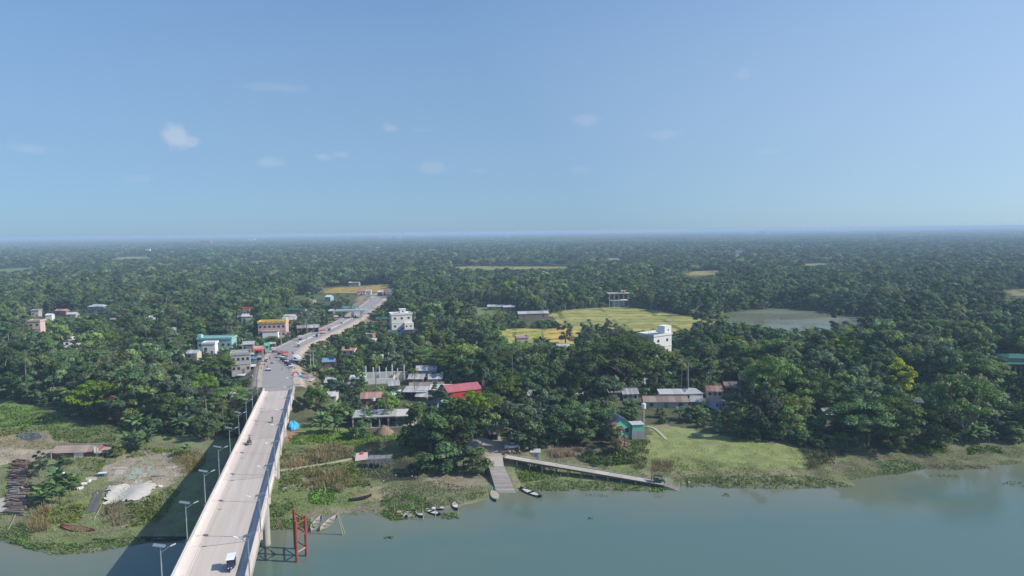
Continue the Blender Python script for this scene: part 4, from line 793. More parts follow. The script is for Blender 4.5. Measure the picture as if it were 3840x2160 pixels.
# ------------------------------------------------------------------ vehicles
tyre = M('tyre', (.015, .015, .015), .8); bodyg = M('green_paint', (.02, .19, .13), .4, .05); bodyw = M('white_paint', (.72, .72, .74), .35, .05); bodyb = M('navy_paint', (.035, .045, .11), .4, .05); seatm = M('seat_vinyl', (.05, .03, .03), .6)
def wheel(o, x, y, r=.25, w=.1):
    t = MB().tube([(x - w / 2, y, r), (x + w / 2, y, r)], r, 14).build('wheel', tyre, o); MB().tube([(x - w / 2 - .012, y, r), (x + w / 2 + .012, y, r)], r * .5, 10).build('rim', galv, t)
def easybike(p, rz, label, body=None, roofm=None, group=None, driver=True):
    """three-wheeled battery rickshaw, front towards -y"""
    o = thing('battery_rickshaw', label, 'rickshaw', p, rz, group); body = body or bodyg; roofm = roofm or bodyw
    wheel(o, 0, -1.15, .24); wheel(o, -.5, .95, .25); wheel(o, .5, .95, .25)
    b = MB(); b.slab((-.52, -.55, .32), (.52, 1.35, .46)); b.slab((-.54, .25, .462), (-.46, 1.35, .95)); b.slab((.46, .25, .462), (.54, 1.35, .95)); b.slab((-.54, 1.352, .4), (.54, 1.42, 1.1)); b.build('body', body, o)
    V = [(-.42, -.62, .3), (.42, -.62, .3), (.48, -.5, 1.0), (-.48, -.5, 1.0), (-.16, -1.35, .45), (.16, -1.35, .45), (.3, -1.2, .95), (-.3, -1.2, .95)]
    n = MB().add(V, [(4, 5, 6, 7), (0, 3, 2, 1), (0, 4, 7, 3), (1, 2, 6, 5), (3, 7, 6, 2), (0, 1, 5, 4)]).build('front_cowl', body, o)
    for s in (-.2, .2): MB().tube([(s, -1.22, .72), (s, -1.34, .72)], .07, 8).build('headlight', led, n)
    MB().add([(-.48, -.62, 1.0), (.48, -.62, 1.0), (.46, -.5, 1.62), (-.46, -.5, 1.62), (-.48, -.6, 1.0), (.48, -.6, 1.0), (.46, -.48, 1.62), (-.46, -.48, 1.62)], [(0, 1, 2, 3), (7, 6, 5, 4), (0, 4, 5, 1), (1, 5, 6, 2), (2, 6, 7, 3), (3, 7, 4, 0)]).build('windscreen', glassm, o)
    for x in (-.5, .5):
        for y in (-.5, .35, 1.36): MB().tube([(x, y, .46), (x, y, 1.7)], .025, 5).build('roof_post', rail, o)
    MB().extr([(-.75, 1.66), (-.6, 1.76), (1.4, 1.78), (1.5, 1.68), (1.4, 1.7), (-.6, 1.69)], -.58, .58).build('roof', roofm, o)
    for y in (-.15, .95): MB().slab((-.44, y - .2, .47), (.44, y + .25, .72)).build('seat', seatm, o)
    if driver: person(Vector(p) + Matrix.Rotation(rz, 3, 'Z') @ Vector((0, -.1, .22)), rz, 'driver seated inside the ' + label.split(' with ')[0].split(' on ')[0].split(' parked ')[0], 'dark', 'check', 'sit')
    return o
def motorbike(p, rz, label, rider=None, group=None):
    o = thing('motorbike', label, 'motorbike', p, rz, group); wheel(o, 0, -.62, .3, .1); wheel(o, 0, .62, .3, .12)
    MB().box((0, .02, .5), (.22, .6, .3)).build('engine', rail, o); MB().extr([(-.4, .72), (-.15, .95), (.12, .86), (.1, .7)], -.13, .13).build('tank', redw if group else bodyb, o); MB().slab((-.13, .14, .72), (.13, .78, .84)).build('seat', seatm, o)
    MB().tube([(0, -.62, .3), (0, -.42, .98)], .03, 5).build('fork', rail, o); MB().tube([(-.34, -.36, 1.02), (0, -.42, 1.0), (.34, -.36, 1.02)], .02, 5).build('handlebar', rail, o); MB().tube([(0, -.5, .84), (0, -.58, .84)], .09, 8).build('headlight', led, o)
    if rider: person(Vector(p) + Matrix.Rotation(rz, 3, 'Z') @ Vector((0, .3, .4)), rz, rider, 'dark', 'blue', 'sit')
    return o
def van_cart(p, rz, label, load=None):
    o = thing('cargo_rickshaw', label, 'rickshaw', p, rz); wheel(o, 0, -1.3, .32, .06); wheel(o, -.55, .7, .32, .06); wheel(o, .55, .7, .32, .06)
    for k in range(6): MB().slab((-.6 + k * .2, -.3, .62), (-.42 + k * .2, 1.6, .67)).build('plank', woodm, o)
    MB().tube([(0, -1.3, .32), (0, -1.0, .95), (0, -.3, .6)], .03, 5).build('frame', rail, o); MB().tube([(-.28, -.98, 1.0), (.28, -.98, 1.0)], .02, 5).build('handlebar', rail, o); MB().box((0, -.55, .85), (.22, .3, .08)).build('seat', seatm, o)
    return o
brz = math.atan2(-BD.x, BD.y)          # heading along the bridge
def on_deck(px, py):
    best = min(((proj(np.array([tuple(bp(y, t, DECKZ))]))[0], y, t) for y in np.arange(80, 236, 1.0) for t in np.arange(1.6, 8.8, .2)), key=lambda q: (q[0][0] - px) ** 2 + (q[0][1] - py) ** 2)
    return bp(best[1], best[2], DECKZ)
easybike(on_deck(868, 2135), brz, 'white-roofed battery rickshaw with navy front nearest on the bridge', bodyb, bodyw)
q = on_deck(934, 1664); van_cart(q, brz + math.pi, 'pedal cargo rickshaw riding away along the left side of the bridge')
c_ = thing('sack_load', 'dark sacks stacked on the cargo rickshaw on the bridge', 'sacks', q, brz + math.pi)
for k, (x_, y_, z_) in enumerate(((-.3, .2, .85), (.3, .3, .85), (0, .9, .85), (-.1, .4, 1.2), (.2, .8, 1.2))): MB().tube([(x_, y_ - .4, z_), (x_, y_ - .2, z_), (x_, y_ + .2, z_), (x_, y_ + .4, z_)], [.1, .2, .2, .1], 8).build('sack', M('dark_sack', (.10, .085, .07), .9), c_)
person(q + Matrix.Rotation(brz + math.pi, 3, 'Z') @ Vector((0, -.55, .5)), brz + math.pi, 'rider of the pedal cargo rickshaw on the bridge', 'brown', 'check', 'sit')
motorbike(on_deck(1021, 1583), brz, 'motorbike with rider on the far half of the bridge', 'motorbike rider in dark shirt on the bridge')
# market
def rd(px, py, z): return at(px, py, z)
MK = [(1062, 1352, 8.1, .9), (1070, 1360, 8.1, .95), (1078, 1368, 8.2, .9), (1086, 1376, 8.2, .8), (1094, 1386, 8.3, .9)]
for k, (px, py, z, a) in enumerate(MK):
    easybike(rd(px, py, z), brz + a, '%s dark battery rickshaw of the row parked at the market' % ('farthest', 'second farthest', 'middle', 'second nearest', 'nearest')[k], (bodyb, bodyg, bodyb, bodyb, bodyw)[k], (bodyw, bodyb, bodyw, bodyb, bodyw)[k], 'battery rickshaws parked at the market', driver=False)
for px, py, lab, a in ((1050, 1360, 'motorbike parked left of the market rickshaws', .3), (1020, 1366, 'motorbike parked on the open road at the market', 1.2)): motorbike(rd(px, py, 8.1), a, lab)
van_cart(rd(985, 1372, 7.9), 1.3, 'flat cargo rickshaw at the left market kerb'); easybike(rd(975, 1352, 7.9), 1.1, 'blue-roofed battery rickshaw at the left market kerb', bodyg, M('sky_roof', (.2, .42, .65), .5), driver=False)
easybike(rd(1000, 1358, 7.9), .7, 'orange-sided battery rickshaw beside the left market kerb', M('orange_paint', (.55, .25, .12), .5), M('peach_roof', (.62, .42, .32), .5), driver=False)
for px, py, t_, l_, lab in ((1012, 1352, 'red', 'dark', 'person in red standing on the market road'), (1036, 1346, 'white', 'blue', 'person in white crossing the market road'), (968, 1378, 'sky', 'check', 'person in pale blue by the left market kerb'), (1104, 1392, 'yellow', 'brown', 'person in yellow beside the billboard stall')):
    person(rd(px, py, 8.0), random.uniform(0, 6), lab, t_, l_)
c = rd(1092, 1362, 8.0)
o = thing('market_awning', 'white canvas awning stretched behind the parked rickshaws', 'awning', c + BL * 3.4, .55)
V = [(-1.5, -7, 2.3), (1.5, -7, 2.1), (1.5, 7, 2.2), (-1.5, 7, 2.6), (0, -7, 2.5), (0, 7, 2.75)]
MB().add(V + [(x, y, z - .05) for x, y, z in V], [(0, 4, 5, 3), (4, 1, 2, 5), (6, 9, 11, 10), (10, 11, 8, 7), (0, 3, 9, 6), (1, 7, 8, 2)]).build('canvas', M('white_canvas', (.66, .66, .64), .8, .1), o)
for x in (-1.4, 1.4):
    for y in (-6.5, -2, 2.5, 6.5): MB().tube([(x, y, -1), (x, y, 2.25)], .05, 5).build('pole', woodm, o)
c = rd(1140, 1428, 7.6); u = depth(c) / FPX; o = thing('billboard_stall', 'roadside stall carrying a white banner with blue and red panels', 'stall', c, -.05)
MB().slab((-27 * u, 0, -4.5), (27 * u, 4, -.1)).build('stall_wall', woodm, o); MB().slab((-29 * u, -.6, 0), (29 * u, 4.2, .15)).build('floor', conc, o)
s_ = MB().box((2 * u, -.3, 14 * u), (52 * u, .12, 20 * u), 0, -R(12)).build('banner', bodyw, o)
MB().box((-9 * u, -.41, 15 * u), (17 * u, .03, 12 * u), 0, -R(12)).build('blue_panel', M('banner_blue', (.10, .35, .62), .6), s_); MB().box((12 * u, -.41, 16 * u), (19 * u, .03, 8 * u), 0, -R(12)).build('red_panel', M('banner_red', (.62, .08, .06), .6), s_)
for k in range(4): MB().box(((5 + 4.4 * k) * u, -.44, 16 * u), (3 * u, .03, 3.4 * u), 0, -R(12)).build('lettering', led, s_)
orect(1108, 1380, 1172, 1436, depth(c))
c = rd(1109, 1424, 7.9); o = thing('round_sign', 'round red and white sign stand at the market corner', 'sign', c, .2); MB().tube([(0, -.05, 2.0), (0, .05, 2.0)], 1.3, 18).build('disc', redw, o); MB().tube([(0, -.08, 2.0), (0, -.051, 2.0)], .8, 16).build('inner_disc', bodyw, o); MB().tube([(0, .1, 0), (0, .1, 1.2)], .06, 6).build('post', rail, o)
for k, (px, py) in enumerate(((1125, 1240), (1180, 1225), (1290, 1205), (1345, 1180))): 
    pass
easybike(at(1333, 1192, 5.2), .3, 'dark battery rickshaw passing under the toll roof', bodyb, bodyb, driver=False); easybike(at(1390, 1124, 4.6), .4, 'white battery rickshaw on the far road', bodyw, bodyw, driver=False)
motorbike(at(1395, 1148, 4.7), .2, 'motorbike on the far road beyond the toll gate', None)
for k, (px, py, z, col_, lab) in enumerate((
    (1068, 1340, 8.0, redw, 'red-roofed market stall at the road bend'), (1112, 1362, 7.8, blueg, 'blue-sheeted market stall right of the awning'), (948, 1362, 7.4, blueg, 'blue-sheeted stall left of the market road'), (940, 1345, 7.2, tinp, 'white-sheeted stall beside the grey market building'), (1030, 1322, 7.8, tin, 'grey-sheeted stall at the inner road bend'), (1128, 1276, 7.1, tinp, 'white-sheeted stall on the road verge'), (1210, 1254, 6.4, redw, 'red-sheeted stall on the road verge'), (1078, 1262, 7.2, tinr, 'brown-sheeted stall left of the road'), (1260, 1198, 5.6, tinp, 'white stall just before the toll gate'), (1385, 1178, 4.9, tin, 'grey stall right of the toll gate'))):
    c = at(px, py, z); o = thing('market_stall', lab, 'stall', c, random.uniform(-.4, .8), 'market stalls along the road')
    MB().box((0, .3, .5), (2.6, 1.4, 1.0)).build('counter', woodm, o); MB().box((0, 0, 2.35), (3.4, 2.8, .08), 0, R(8)).build('sheet_roof', col_, o)
    for x in (-1.5, 1.5):
        for y in (-1.2, 1.2): MB().tube([(x, y, -.4), (x, y, 2.3)], .05, 5).build('pole', bam_ , o)
for k, (px, py, z, bm_, rm_, lab) in enumerate(((1120, 1302, 7.4, bodyg, bodyw, 'white-roofed battery rickshaw just past the road bend'), (1188, 1264, 6.9, bodyb, bodyb, 'dark battery rickshaw halfway to the toll gate'), (1236, 1240, 6.4, bodyg, MATS['blue_sheet'], 'blue-roofed battery rickshaw below the toll gate'), (1282, 1214, 5.8, bodyw, bodyw, 'white battery rickshaw leaving the toll gate'), (1008, 1398, 8.3, bodyb, bodyw, 'battery rickshaw waiting near the left guard wall'), (1052, 1330, 7.9, bodyg, bodyb, 'dark battery rickshaw at the inner side of the bend'))):
    easybike(at(px, py, z), .3 + .2 * k, lab, bm_, rm_, driver=False)
for k, (px, py, z, t_, l_, lab) in enumerate(((1096, 1330, 7.8, 'white', 'dark', 'person in white standing at the outer bend'), (1100, 1334, 7.8, 'red', 'brown', 'person in red standing at the outer bend'), (980, 1390, 8.1, 'yellow', 'dark', 'person in yellow near the left guard wall'), (992, 1376, 8.0, 'dark', 'check', 'person in black beside the flat cargo rickshaw'), (1204, 1262, 6.7, 'white', 'check', 'person in white on the verge before the toll gate'), (1003, 1385, 8.2, 'white', 'dark', 'person in white on the near left of the market road'), (1058, 1392, 8.4, 'blue', 'brown', 'person in blue walking in the middle of the approach road'), (1118, 1290, 7.3, 'red', 'dark', 'person in red on the road beyond the bend'), (1150, 1276, 7.0, 'sky', 'dark', 'person in pale blue on the road beyond the bend'), (1084, 1396, 8.5, 'green', 'check', 'person in green beside the nearest parked rickshaw'))):
    person(at(px, py, z), k * 1.3, lab, t_, l_, 'walk')
# guard walls of the approach
gw = thing('guard_wall', 'pale concrete guard wall along the left approach slope', 'wall', (0, 0, 0)); a, b = at(945, 1408, 8.2), at(968, 1498, 7.6)
for k in range(6):
    p, q = a.lerp(b, k / 6), a.lerp(b, (k + .96) / 6); MB().tube([p, q], .32, 4).build('wall_block', conc, gw)
gw = thing('guard_wall', 'pale concrete guard wall on the right of the approach', 'wall', (0, 0, 0)); a, b = at(1098, 1420, 8.6), at(1101, 1468, 9.2)
for k in range(5):
    p, q = a.lerp(b, k / 5), a.lerp(b, (k + .9) / 5); MB().tube([p, q], .35, 4).build('wall_block', conc, gw)
# ------------------------------------------------------------------ landing ramp and jetty
TL, TRr, ML, MR_, BLp, BRp = at(1822, 1712, 3.95), at(1884, 1711, 3.95), at(1833, 1749, 3.1), at(1889, 1746, 3.1), at(1862, 1848, .05), at(1935, 1850, .05)
ramp = thing('landing_ramp', 'ribbed concrete landing ramp running down into the river', 'ramp', (0, 0, 0)); rampm = M('ramp_concrete', (.46, .40, .345), .9, .12, .8, .2)
def wedge(a, b, c, d, th): 
    lo = [v - Vector((0, 0, th)) for v in (a, b, c, d)]
    return MB().add([a, b, c, d] + lo, [(0, 1, 2, 3), (7, 6, 5, 4), (0, 4, 5, 1), (1, 5, 6, 2), (2, 6, 7, 3), (3, 7, 4, 0)])
wedge(TL, TRr, MR_, ML, 3.2).build('upper_slab', rampm, ramp)
wedge(ML - Vector((0, 0, .12)), MR_ - Vector((0, 0, .12)), BRp - Vector((0, 0, .12)), BLp - Vector((0, 0, .12)), 2.6).build('ramp_base', undm, ramp)
NS = 22
for k in range(NS):
    t0, t1 = k / NS, (k + .8) / NS; a0, a1, b0, b1 = ML.lerp(BLp, t0), ML.lerp(BLp, t1), MR_.lerp(BRp, t0), MR_.lerp(BRp, t1); z = a0.z + .01
    for v in (a0, a1, b0, b1): v.z = z
    wedge(a0, b0, b1, a1, .3).build('step', rampm, ramp)
jet = thing('jetty', 'long narrow concrete jetty sloping from the landing into the water', 'jetty', (0, 0, 0))
J0, J1, J2 = at(1896, 1711, 4.0), at(2490, 1812, .95), at(2547, 1833, .08); jd = (J1 - J0); js = Vector((-jd.y, jd.x, 0)).normalized() * 1.25
NJ = 12
for k in range(NJ):
    a, b = J0.lerp(J1, k / NJ), J0.lerp(J1, (k + .985) / NJ); wedge(a - js, b - js, b + js, a + js, .22).build('deck_slab', M('jetty_deck', (.43, .385, .32), .9, .2, 1), jet)
    wedge(a - js * 1.06 - Vector((0, 0, .05)), b - js * 1.06 - Vector((0, 0, .05)), b - js * .99 - Vector((0, 0, .05)), a - js * .99 - Vector((0, 0, .05)), .42).build('edge_beam', M('dark_beam', (.13, .105, .085), .9, .2), jet)
    r_ = Vector((0, 0, .22)); wedge(a + js * .98 + r_, b + js * .98 + r_, b + js * 1.12 + r_, a + js * 1.12 + r_, .4).build('kerb', undm, jet)
    if k > 0:
        for s in (-.8, .8):
            q = a + js * s; MB().tube([(q.x, q.y, -1.2), (q.x, q.y, q.z - .3)], .19, 7).build('post', undm, jet)
        MB().box((a.x, a.y, a.z - .45), (.35, 2.2, .3), math.atan2(jd.y, jd.x)).build('cross_beam', undm, jet)
wedge(J1 - js + Vector((0, 0, -.02)), J2 - js, J2 + js, J1 + js + Vector((0, 0, -.02)), .3).build('end_ramp', concg, jet)
for s in (-.6, 0, .6): wedge(J1 + js * (s - .2) + Vector((0, 0, .05)), J2 + js * (s - .2) + Vector((0, 0, .07)), J2 + js * (s + .2) + Vector((0, 0, .07)), J1 + js * (s + .2) + Vector((0, 0, .05)), .06).build('plank', woodm, jet)
wedge(J1 - js + Vector((0, 0, -.33)), J2 - js - Vector((0, 0, .31)), J2 - js * .6 - Vector((0, 0, .31)), J1 - js * .6 - Vector((0, 0, .33)), 1.6).build('end_wall', undm, jet)
jz = math.atan2(jd.y, jd.x)
easybike(J0.lerp(J1, .975), jz + math.pi / 2, 'dark green battery rickshaw standing at the river end of the jetty', bodyg, M('canvas_dark', (.03, .03, .032), .9), driver=False)
for k, (f, t_, l_, lab) in enumerate(((.925, 'dark', 'dark', 'first person in dark clothes queuing on the jetty behind the rickshaw'), (.937, 'dark', 'brown', 'second person queuing on the jetty behind the rickshaw'), (.95, 'brown', 'dark', 'person right behind the green rickshaw on the jetty'))):
    person(J0.lerp(J1, f) + js * (.4 - .5 * k) + Vector((0, 0, .01)), jz - 1.57, lab, t_, l_, 'walk' if k != 1 else 'stand')
person(at(2553, 1826, .05), 1.0, 'person standing at the wet end of the jetty', 'dark', 'dark', 'stand'); person(at(2577, 1823, -.25), 2.0, 'person wading beside the jetty holding a white bundle', 'dark', 'dark', 'reach')
o = thing('bundle', 'white bundle held by the wading person', 'bundle', at(2583, 1822, -.25) + Vector((0, 0, .95))); MB().tube([(-.25, 0, 0), (-.1, 0, .02), (.1, 0, .02), (.25, 0, 0)], [.08, .17, .17, .08], 8).build('cloth', bodyw, o)
# car, motorbikes and kiosk at the landing
def car(p, rz, label, pm):
    o = thing('car', label, 'car', p, rz); prof = [(-2.0, .35), (-2.05, .7), (-1.9, .88), (-1.0, .98), (-.45, 1.42), (.75, 1.46), (1.35, 1.05), (1.95, .98), (2.05, .7), (2.0, .35)]
    lo = [(-2.0, .35), (-2.05, .7), (-1.9, .88), (-1.0, .98), (1.35, 1.05), (1.95, .98), (2.05, .7), (2.0, .35)]
    MB().extr(lo, -.8, .8).build('body', pm, o)
    c_ = MB(); T = [(-1.0, .985), (-.45, 1.4), (.75, 1.44), (1.35, 1.055)]; V = [(-.78, y, z) for y, z in (T[0], T[3])] + [(-.62, y, z) for y, z in (T[1], T[2])]
    V = [(-.78, T[0][0], T[0][1]), (-.62, T[1][0], T[1][1]), (-.62, T[2][0], T[2][1]), (-.78, T[3][0], T[3][1])]; V += [(-x, y, z) for x, y, z in V]
    c_.add(V, [(0, 1, 2, 3), (7, 6, 5, 4), (0, 4, 5, 1), (2, 6, 7, 3), (3, 7, 4, 0)]).build('cabin_glass', glassm, o); MB().slab((-.62, -.47, 1.405), (.62, .78, 1.47)).build('roof', pm, o)
    for y in (-1.25, 1.3):
        for x in (-.74, .74): wheel(o, x, y, .31, .2)
    for x in (-.55, .55): MB().box((x, -2.03, .68), (.34, .06, .14)).build('headlight', led, o); MB().box((x, 2.03, .72), (.3, .06, .14)).build('tail_light', redw, o)
q = gat(1920, 1682); car((q.x, q.y, q.z + .02), -1.45, 'white saloon car parked under the grey-green tree at the landing', bodyw)
for k, (px, py) in enumerate(((1897, 1702), (1908, 1700), (1922, 1701), (1944, 1702))):
    q = gat(px, py); motorbike(q, (k - 1) * .4, ('leftmost', 'second', 'third', 'rightmost')[k] + ' motorbike of the row parked between car and jetty', None, 'motorbikes parked at the landing')
for px, py, t_, l_, lab in ((1893, 1698, 'dark', 'dark', 'person in dark clothes beside the parked motorbikes'), (1905, 1696, 'dark', 'blue', 'person standing behind the parked motorbikes'), (1946, 1696, 'white', 'white', 'person in white under the landing tree')):
    person(gat(px, py), random.uniform(-1, 1), lab, t_, l_)
q = gat(2007, 1716); u = depth(q) / FPX; o = thing('kiosk', 'white tin kiosk at the head of the jetty', 'kiosk', q, -.03); MB().slab((-19 * u, 0, -.3), (19 * u, 2, 21 * u)).build('wall', M('kiosk_white', (.55, .56, .58), .7, .08), o); MB().box((0, 1, 22 * u), (42 * u, 2.8, .1), 0, R(4)).build('roof', tinp, o); MB().box((4 * u, -.02, 9 * u), (12 * u, .05, 11 * u)).build('hatch', concg, o)
for x in (-18, 18): MB().tube([(x * u, -.1, -.3), (x * u, -.1, 23 * u)], .05, 5).build('post', white, o)
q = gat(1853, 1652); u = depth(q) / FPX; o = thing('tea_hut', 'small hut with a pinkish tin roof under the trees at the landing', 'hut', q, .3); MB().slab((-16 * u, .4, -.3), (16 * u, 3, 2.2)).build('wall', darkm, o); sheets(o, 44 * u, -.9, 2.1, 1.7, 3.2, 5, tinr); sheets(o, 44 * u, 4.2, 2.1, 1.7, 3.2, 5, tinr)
# ------------------------------------------------------------------ boats
def boat(x0, y0, x1, y1, beam, label, col, z=0.0, inner=None, thw=4, tilt=0.0, deck=False):
    a, b = at(x0, y0, z), at(x1, y1, z); c = (a + b) / 2; d = b - a; L = d.length; rz = math.atan2(d.y, d.x)
    o = thing('wooden_boat', label, 'boat', (c.x, c.y, z - (.12 if z == 0 else .02)), rz); o.rotation_euler[0] = tilt
    n = 13; V, F = [], []; Vi, Fi = [], []
    for i in range(n):
        t = i / (n - 1) * 2 - 1; w = beam / 2 * max(.02, (1 - abs(t) ** 2.3)); sh = .45 + .42 * abs(t) ** 2.6; kz = .28 * abs(t) ** 3.2; x = t * L / 2
        V += [(x, -w, sh), (x, -w * .82, kz + (sh - kz) * .35), (x, 0, kz), (x, w * .82, kz + (sh - kz) * .35), (x, w, sh)]
        wi = max(.005, w - .07); Vi += [(x * .975, -wi, sh), (x * .97, -wi * .82, kz + .1 + (sh - kz) * .35), (x * .97, 0, kz + .1), (x * .97, wi * .82, kz + .1 + (sh - kz) * .35), (x * .975, wi, sh)]
    m = len(V)
    for i in range(n - 1):
        for j in range(4): F.append((5 * i + j, 5 * i + 5 + j, 5 * i + 6 + j, 5 * i + 1 + j)); Fi.append((5 * i + j, 5 * i + 1 + j, 5 * i + 6 + j, 5 * i + 5 + j))
    rimf = []
    for i in range(n - 1):
        for j in (0, 4): rimf.append((5 * i + j, 5 * i + 5 + j, m + 5 * i + 5 + j, m + 5 * i + j))
    MB().add(V + Vi, F + [tuple(m + k for k in f) for f in Fi] + rimf).build('hull', M('hull_' + col, HULL[col], .75, .25, 2, .2), o, smooth=False)
    im = M('boards_' + (inner or 'wood'), HULL[inner or 'wood'], .85, .25, 3)
    for k in range(thw):
        t = -.62 + 1.24 * (k + .5) / thw; w = beam * (1 - abs(t) ** 2.3) - .12; MB().box((t * L / 2, 0, .42 + .2 * abs(t) ** 2.6), (.2 if not deck else L * .26, w, .04)).build('thwart' if not deck else 'deck_board', im, o)
    MB().box((0, 0, .16), (L * .6, beam * .5, .03)).build('floor_board', im, o)
    return o
HULL = {'wood': (.29, .24, .195), 'grey': (.30, .27, .235), 'dark': (.035, .033, .032), 'black': (.02, .02, .02), 'red': (.22, .055, .05), 'redin': (.24, .08, .065), 'green': (.10, .26, .20), 'tan': (.40, .33, .25), 'pale': (.52, .50, .47), 'brown': (.15, .085, .07)}
boat(1166, 1997, 1206, 1938, 2.0, 'broad empty wooden boat beside the red steel tower', 'grey', 0, 'wood', 3); boat(1200, 1994, 1268, 1935, 2.2, 'longer wooden boat moored next to the leaning bamboo poles', 'grey', 0, 'wood', 3)
boat(1307, 1882, 1394, 1864, 1.4, 'black slim boat lying on the weedy bank', 'black', .75, 'dark', 5); boat(1484, 1938, 1505, 1912, 1.6, 'small boat with an orange load at the hyacinth edge', 'brown', 0, 'wood', 2)
boat(1511, 1942, 1524, 1913, 1.5, 'small pinkish covered boat in the moored cluster', 'grey', 0, 'pale', 2, deck=True); boat(1530, 1944, 1546, 1914, 1.4, 'small grey boat second in the moored cluster', 'grey', 0, 'pale', 2)
boat(1560, 1912, 1587, 1944, 1.6, 'short boat with a white-edged deck in the cluster', 'dark', 0, 'pale', 2, deck=True); boat(1588, 1908, 1652, 1936, 1.6, 'long dark boat with pale boards in the cluster', 'dark', 0, 'pale', 4, deck=True)
boat(1604, 1898, 1664, 1914, 1.7, 'boat with a white and blue bundle next to the bank', 'dark', 0, 'wood', 3); boat(1690, 1876, 1720, 1916, 1.6, 'small red-brown boat with a pale board moored alone', 'brown', 0, 'pale', 2, deck=True)
boat(1849, 1838, 1862, 1882, 2.2, 'green and pale boat moored at the foot of the ramp', 'green', 0, 'tan', 3, deck=True); boat(1950, 1833, 2032, 1868, 1.7, 'long dark boat with pale inside right of the ramp', 'dark', 0, 'pale', 4, deck=True)
boat(226, 1978, 356, 1998, 2.3, 'dark red wooden boat lying on the left bank', 'red', .55, 'redin', 9); boat(404, 1934, 430, 1880, 1.9, 'old dark boat lying on its keel below the white tarpaulin', 'brown', 1.1, 'dark', 3, .25)
boat(528, 2024, 700, 2024, 1.9, 'long dark boat in the shadow of the bridge', 'dark', 0, 'dark', 6); boat(1058, 1842, 1102, 1824, 1.1, 'small pale dinghy on the grass beside the bridge', 'grey', 1.3, 'pale', 2)
for px, py, z, colr, lab in ((1495, 1922, .5, (.55, .28, .16), 'orange sacks lying in a small moored boat'), (1655, 1906, .5, (.45, .47, .62), 'blue and white bundle in the moored boat'), (1626, 1908, .5, (.65, .65, .66), 'white bundle in the moored boat')):
    p = at(px, py, z); o = thing('bundle', lab, 'bundle', p)
    for k in range(4): MB().tube([(-.3 + .2 * k, -.3, .1 * (k % 2)), (-.3 + .2 * k, -.12, .15), (-.3 + .2 * k, .15, .15), (-.3 + .2 * k, .3, 0)], [.08, .22, .22, .08], 7).build('sack', M('bundle_%d' % px, colr, .9, .3, 4), o)
# red steel tower in the river
rd_ = M('red_steel', (.27, .07, .048), .7, .4, 1.5); tw = thing('steel_tower', 'three-legged red steel tower standing in the river', 'tower', (0, 0, 0))
LG = []
for px, py in ((1108, 1956), (1102, 1912), (1144, 1936)): LG.append(at(px, py, 8.3))
for q in LG: MB().tube([(q.x, q.y, -2), (q.x, q.y, 8.35)], .30, 10).build('leg', rd_, tw); MB().tube([(q.x, q.y, 8.35), (q.x, q.y, 8.45)], .34, 10).build('leg_cap', rd_, tw)
for z in (7.7, 4.9, 1.9):
    for i in range(3):
        a, b = LG[i], LG[(i + 1) % 3]; MB().tube([(a.x, a.y, z), (b.x, b.y, z)], .14, 7).build('brace', M('pink_steel', (.55, .25, .22), .5, .2) if z < 3 and i == 2 else rd_, tw)
for i in range(3):
    a, b = LG[i], LG[(i + 1) % 3]; MB().tube([(a.x, a.y, 4.9), (b.x, b.y, 7.7)], .09, 6).build('diagonal', rd_, tw)
# bamboo poles in the water
bam = M('bamboo_pole', (.36, .32, .22), .7, .2, 3)
for (x0, y0, x1, y1, zt, lab) in ((1296, 2004, 1264, 1886, 6.2, 'long leaning bamboo pole beside the two broad boats'), (1287, 2006, 1266, 1905, 5.2, 'second leaning bamboo pole crossing the first'), (1481, 1926, 1479, 1878, 2.8, 'upright pole at the hyacinth edge'), (1588, 1950, 1586, 1882, 3.8, 'upright mooring pole in the boat cluster'),
       (1632, 1940, 1634, 1884, 3.2, 'dark mast pole among the moored boats'), (1719, 1928, 1717, 1872, 3.2, 'upright pole beside the lone red-brown boat'), (2086, 1850, 2104, 1770, 5, 'leaning pole in front of the jetty'), (1222, 1850, 1215, 1800, 4, 'thin pole standing in the dry reeds')):
    z0 = -.5 if y0 > 1900 or x0 > 2000 else 1.2
    a = at(x0, y0, 0.0) if z0 < 0 else gat(x0, y0); b = a.copy(); k = depth(a) / FPX; b.x += (x1 - x0) * k; b.z = zt; a.z = z0
    o = thing('bamboo_pole', lab, 'pole', a); MB().tube([(0, 0, 0), tuple((b - a) * .5), tuple(b - a)], [.11, .085, .06], 6).build('culm', bam, o); MB().tube([tuple((b - a) * .5), tuple((b - a) * .505)], .11, 6).build('node_ring', woodm, o)
# ------------------------------------------------------------------ yard under the bridge, left bank
def sheet_thing(name, lab, cat, pp, mat, lift=.06, amp=.12, n=16, group=None, thick=.03):
    W4 = [gat(*q) for q in pp]; c = sum((Vector(q) for q in W4), Vector()) / 4; o = thing(name, lab, cat, (c.x, c.y, 0), 0, group); V, F = [], []
    for i in range(n + 1):
        for j in range(n + 1):
            s, t = i / n, j / n; p = W4[0].lerp(W4[1], s).lerp(W4[3].lerp(W4[2], s), t); ed = .35 if (i in (0, n) or j in (0, n)) else 0
            p.x += ed * random.uniform(-1, 1) * amp * 6; p.y += ed * random.uniform(-1, 1) * amp * 6
            V.append((p.x - c.x, p.y - c.y, hz(p.x, p.y) + lift + amp * (.5 + .5 * math.sin(s * 9 + t * 3)) * (1 if amp > .05 else .3)))
    k = len(V)
    for i in range(n):
        for j in range(n): b = i * (n + 1) + j; F.append((b, b + n + 1, b + n + 2, b + 1))
    MB().add(V, F).build('sheet', mat, o, smooth=True)
    return o
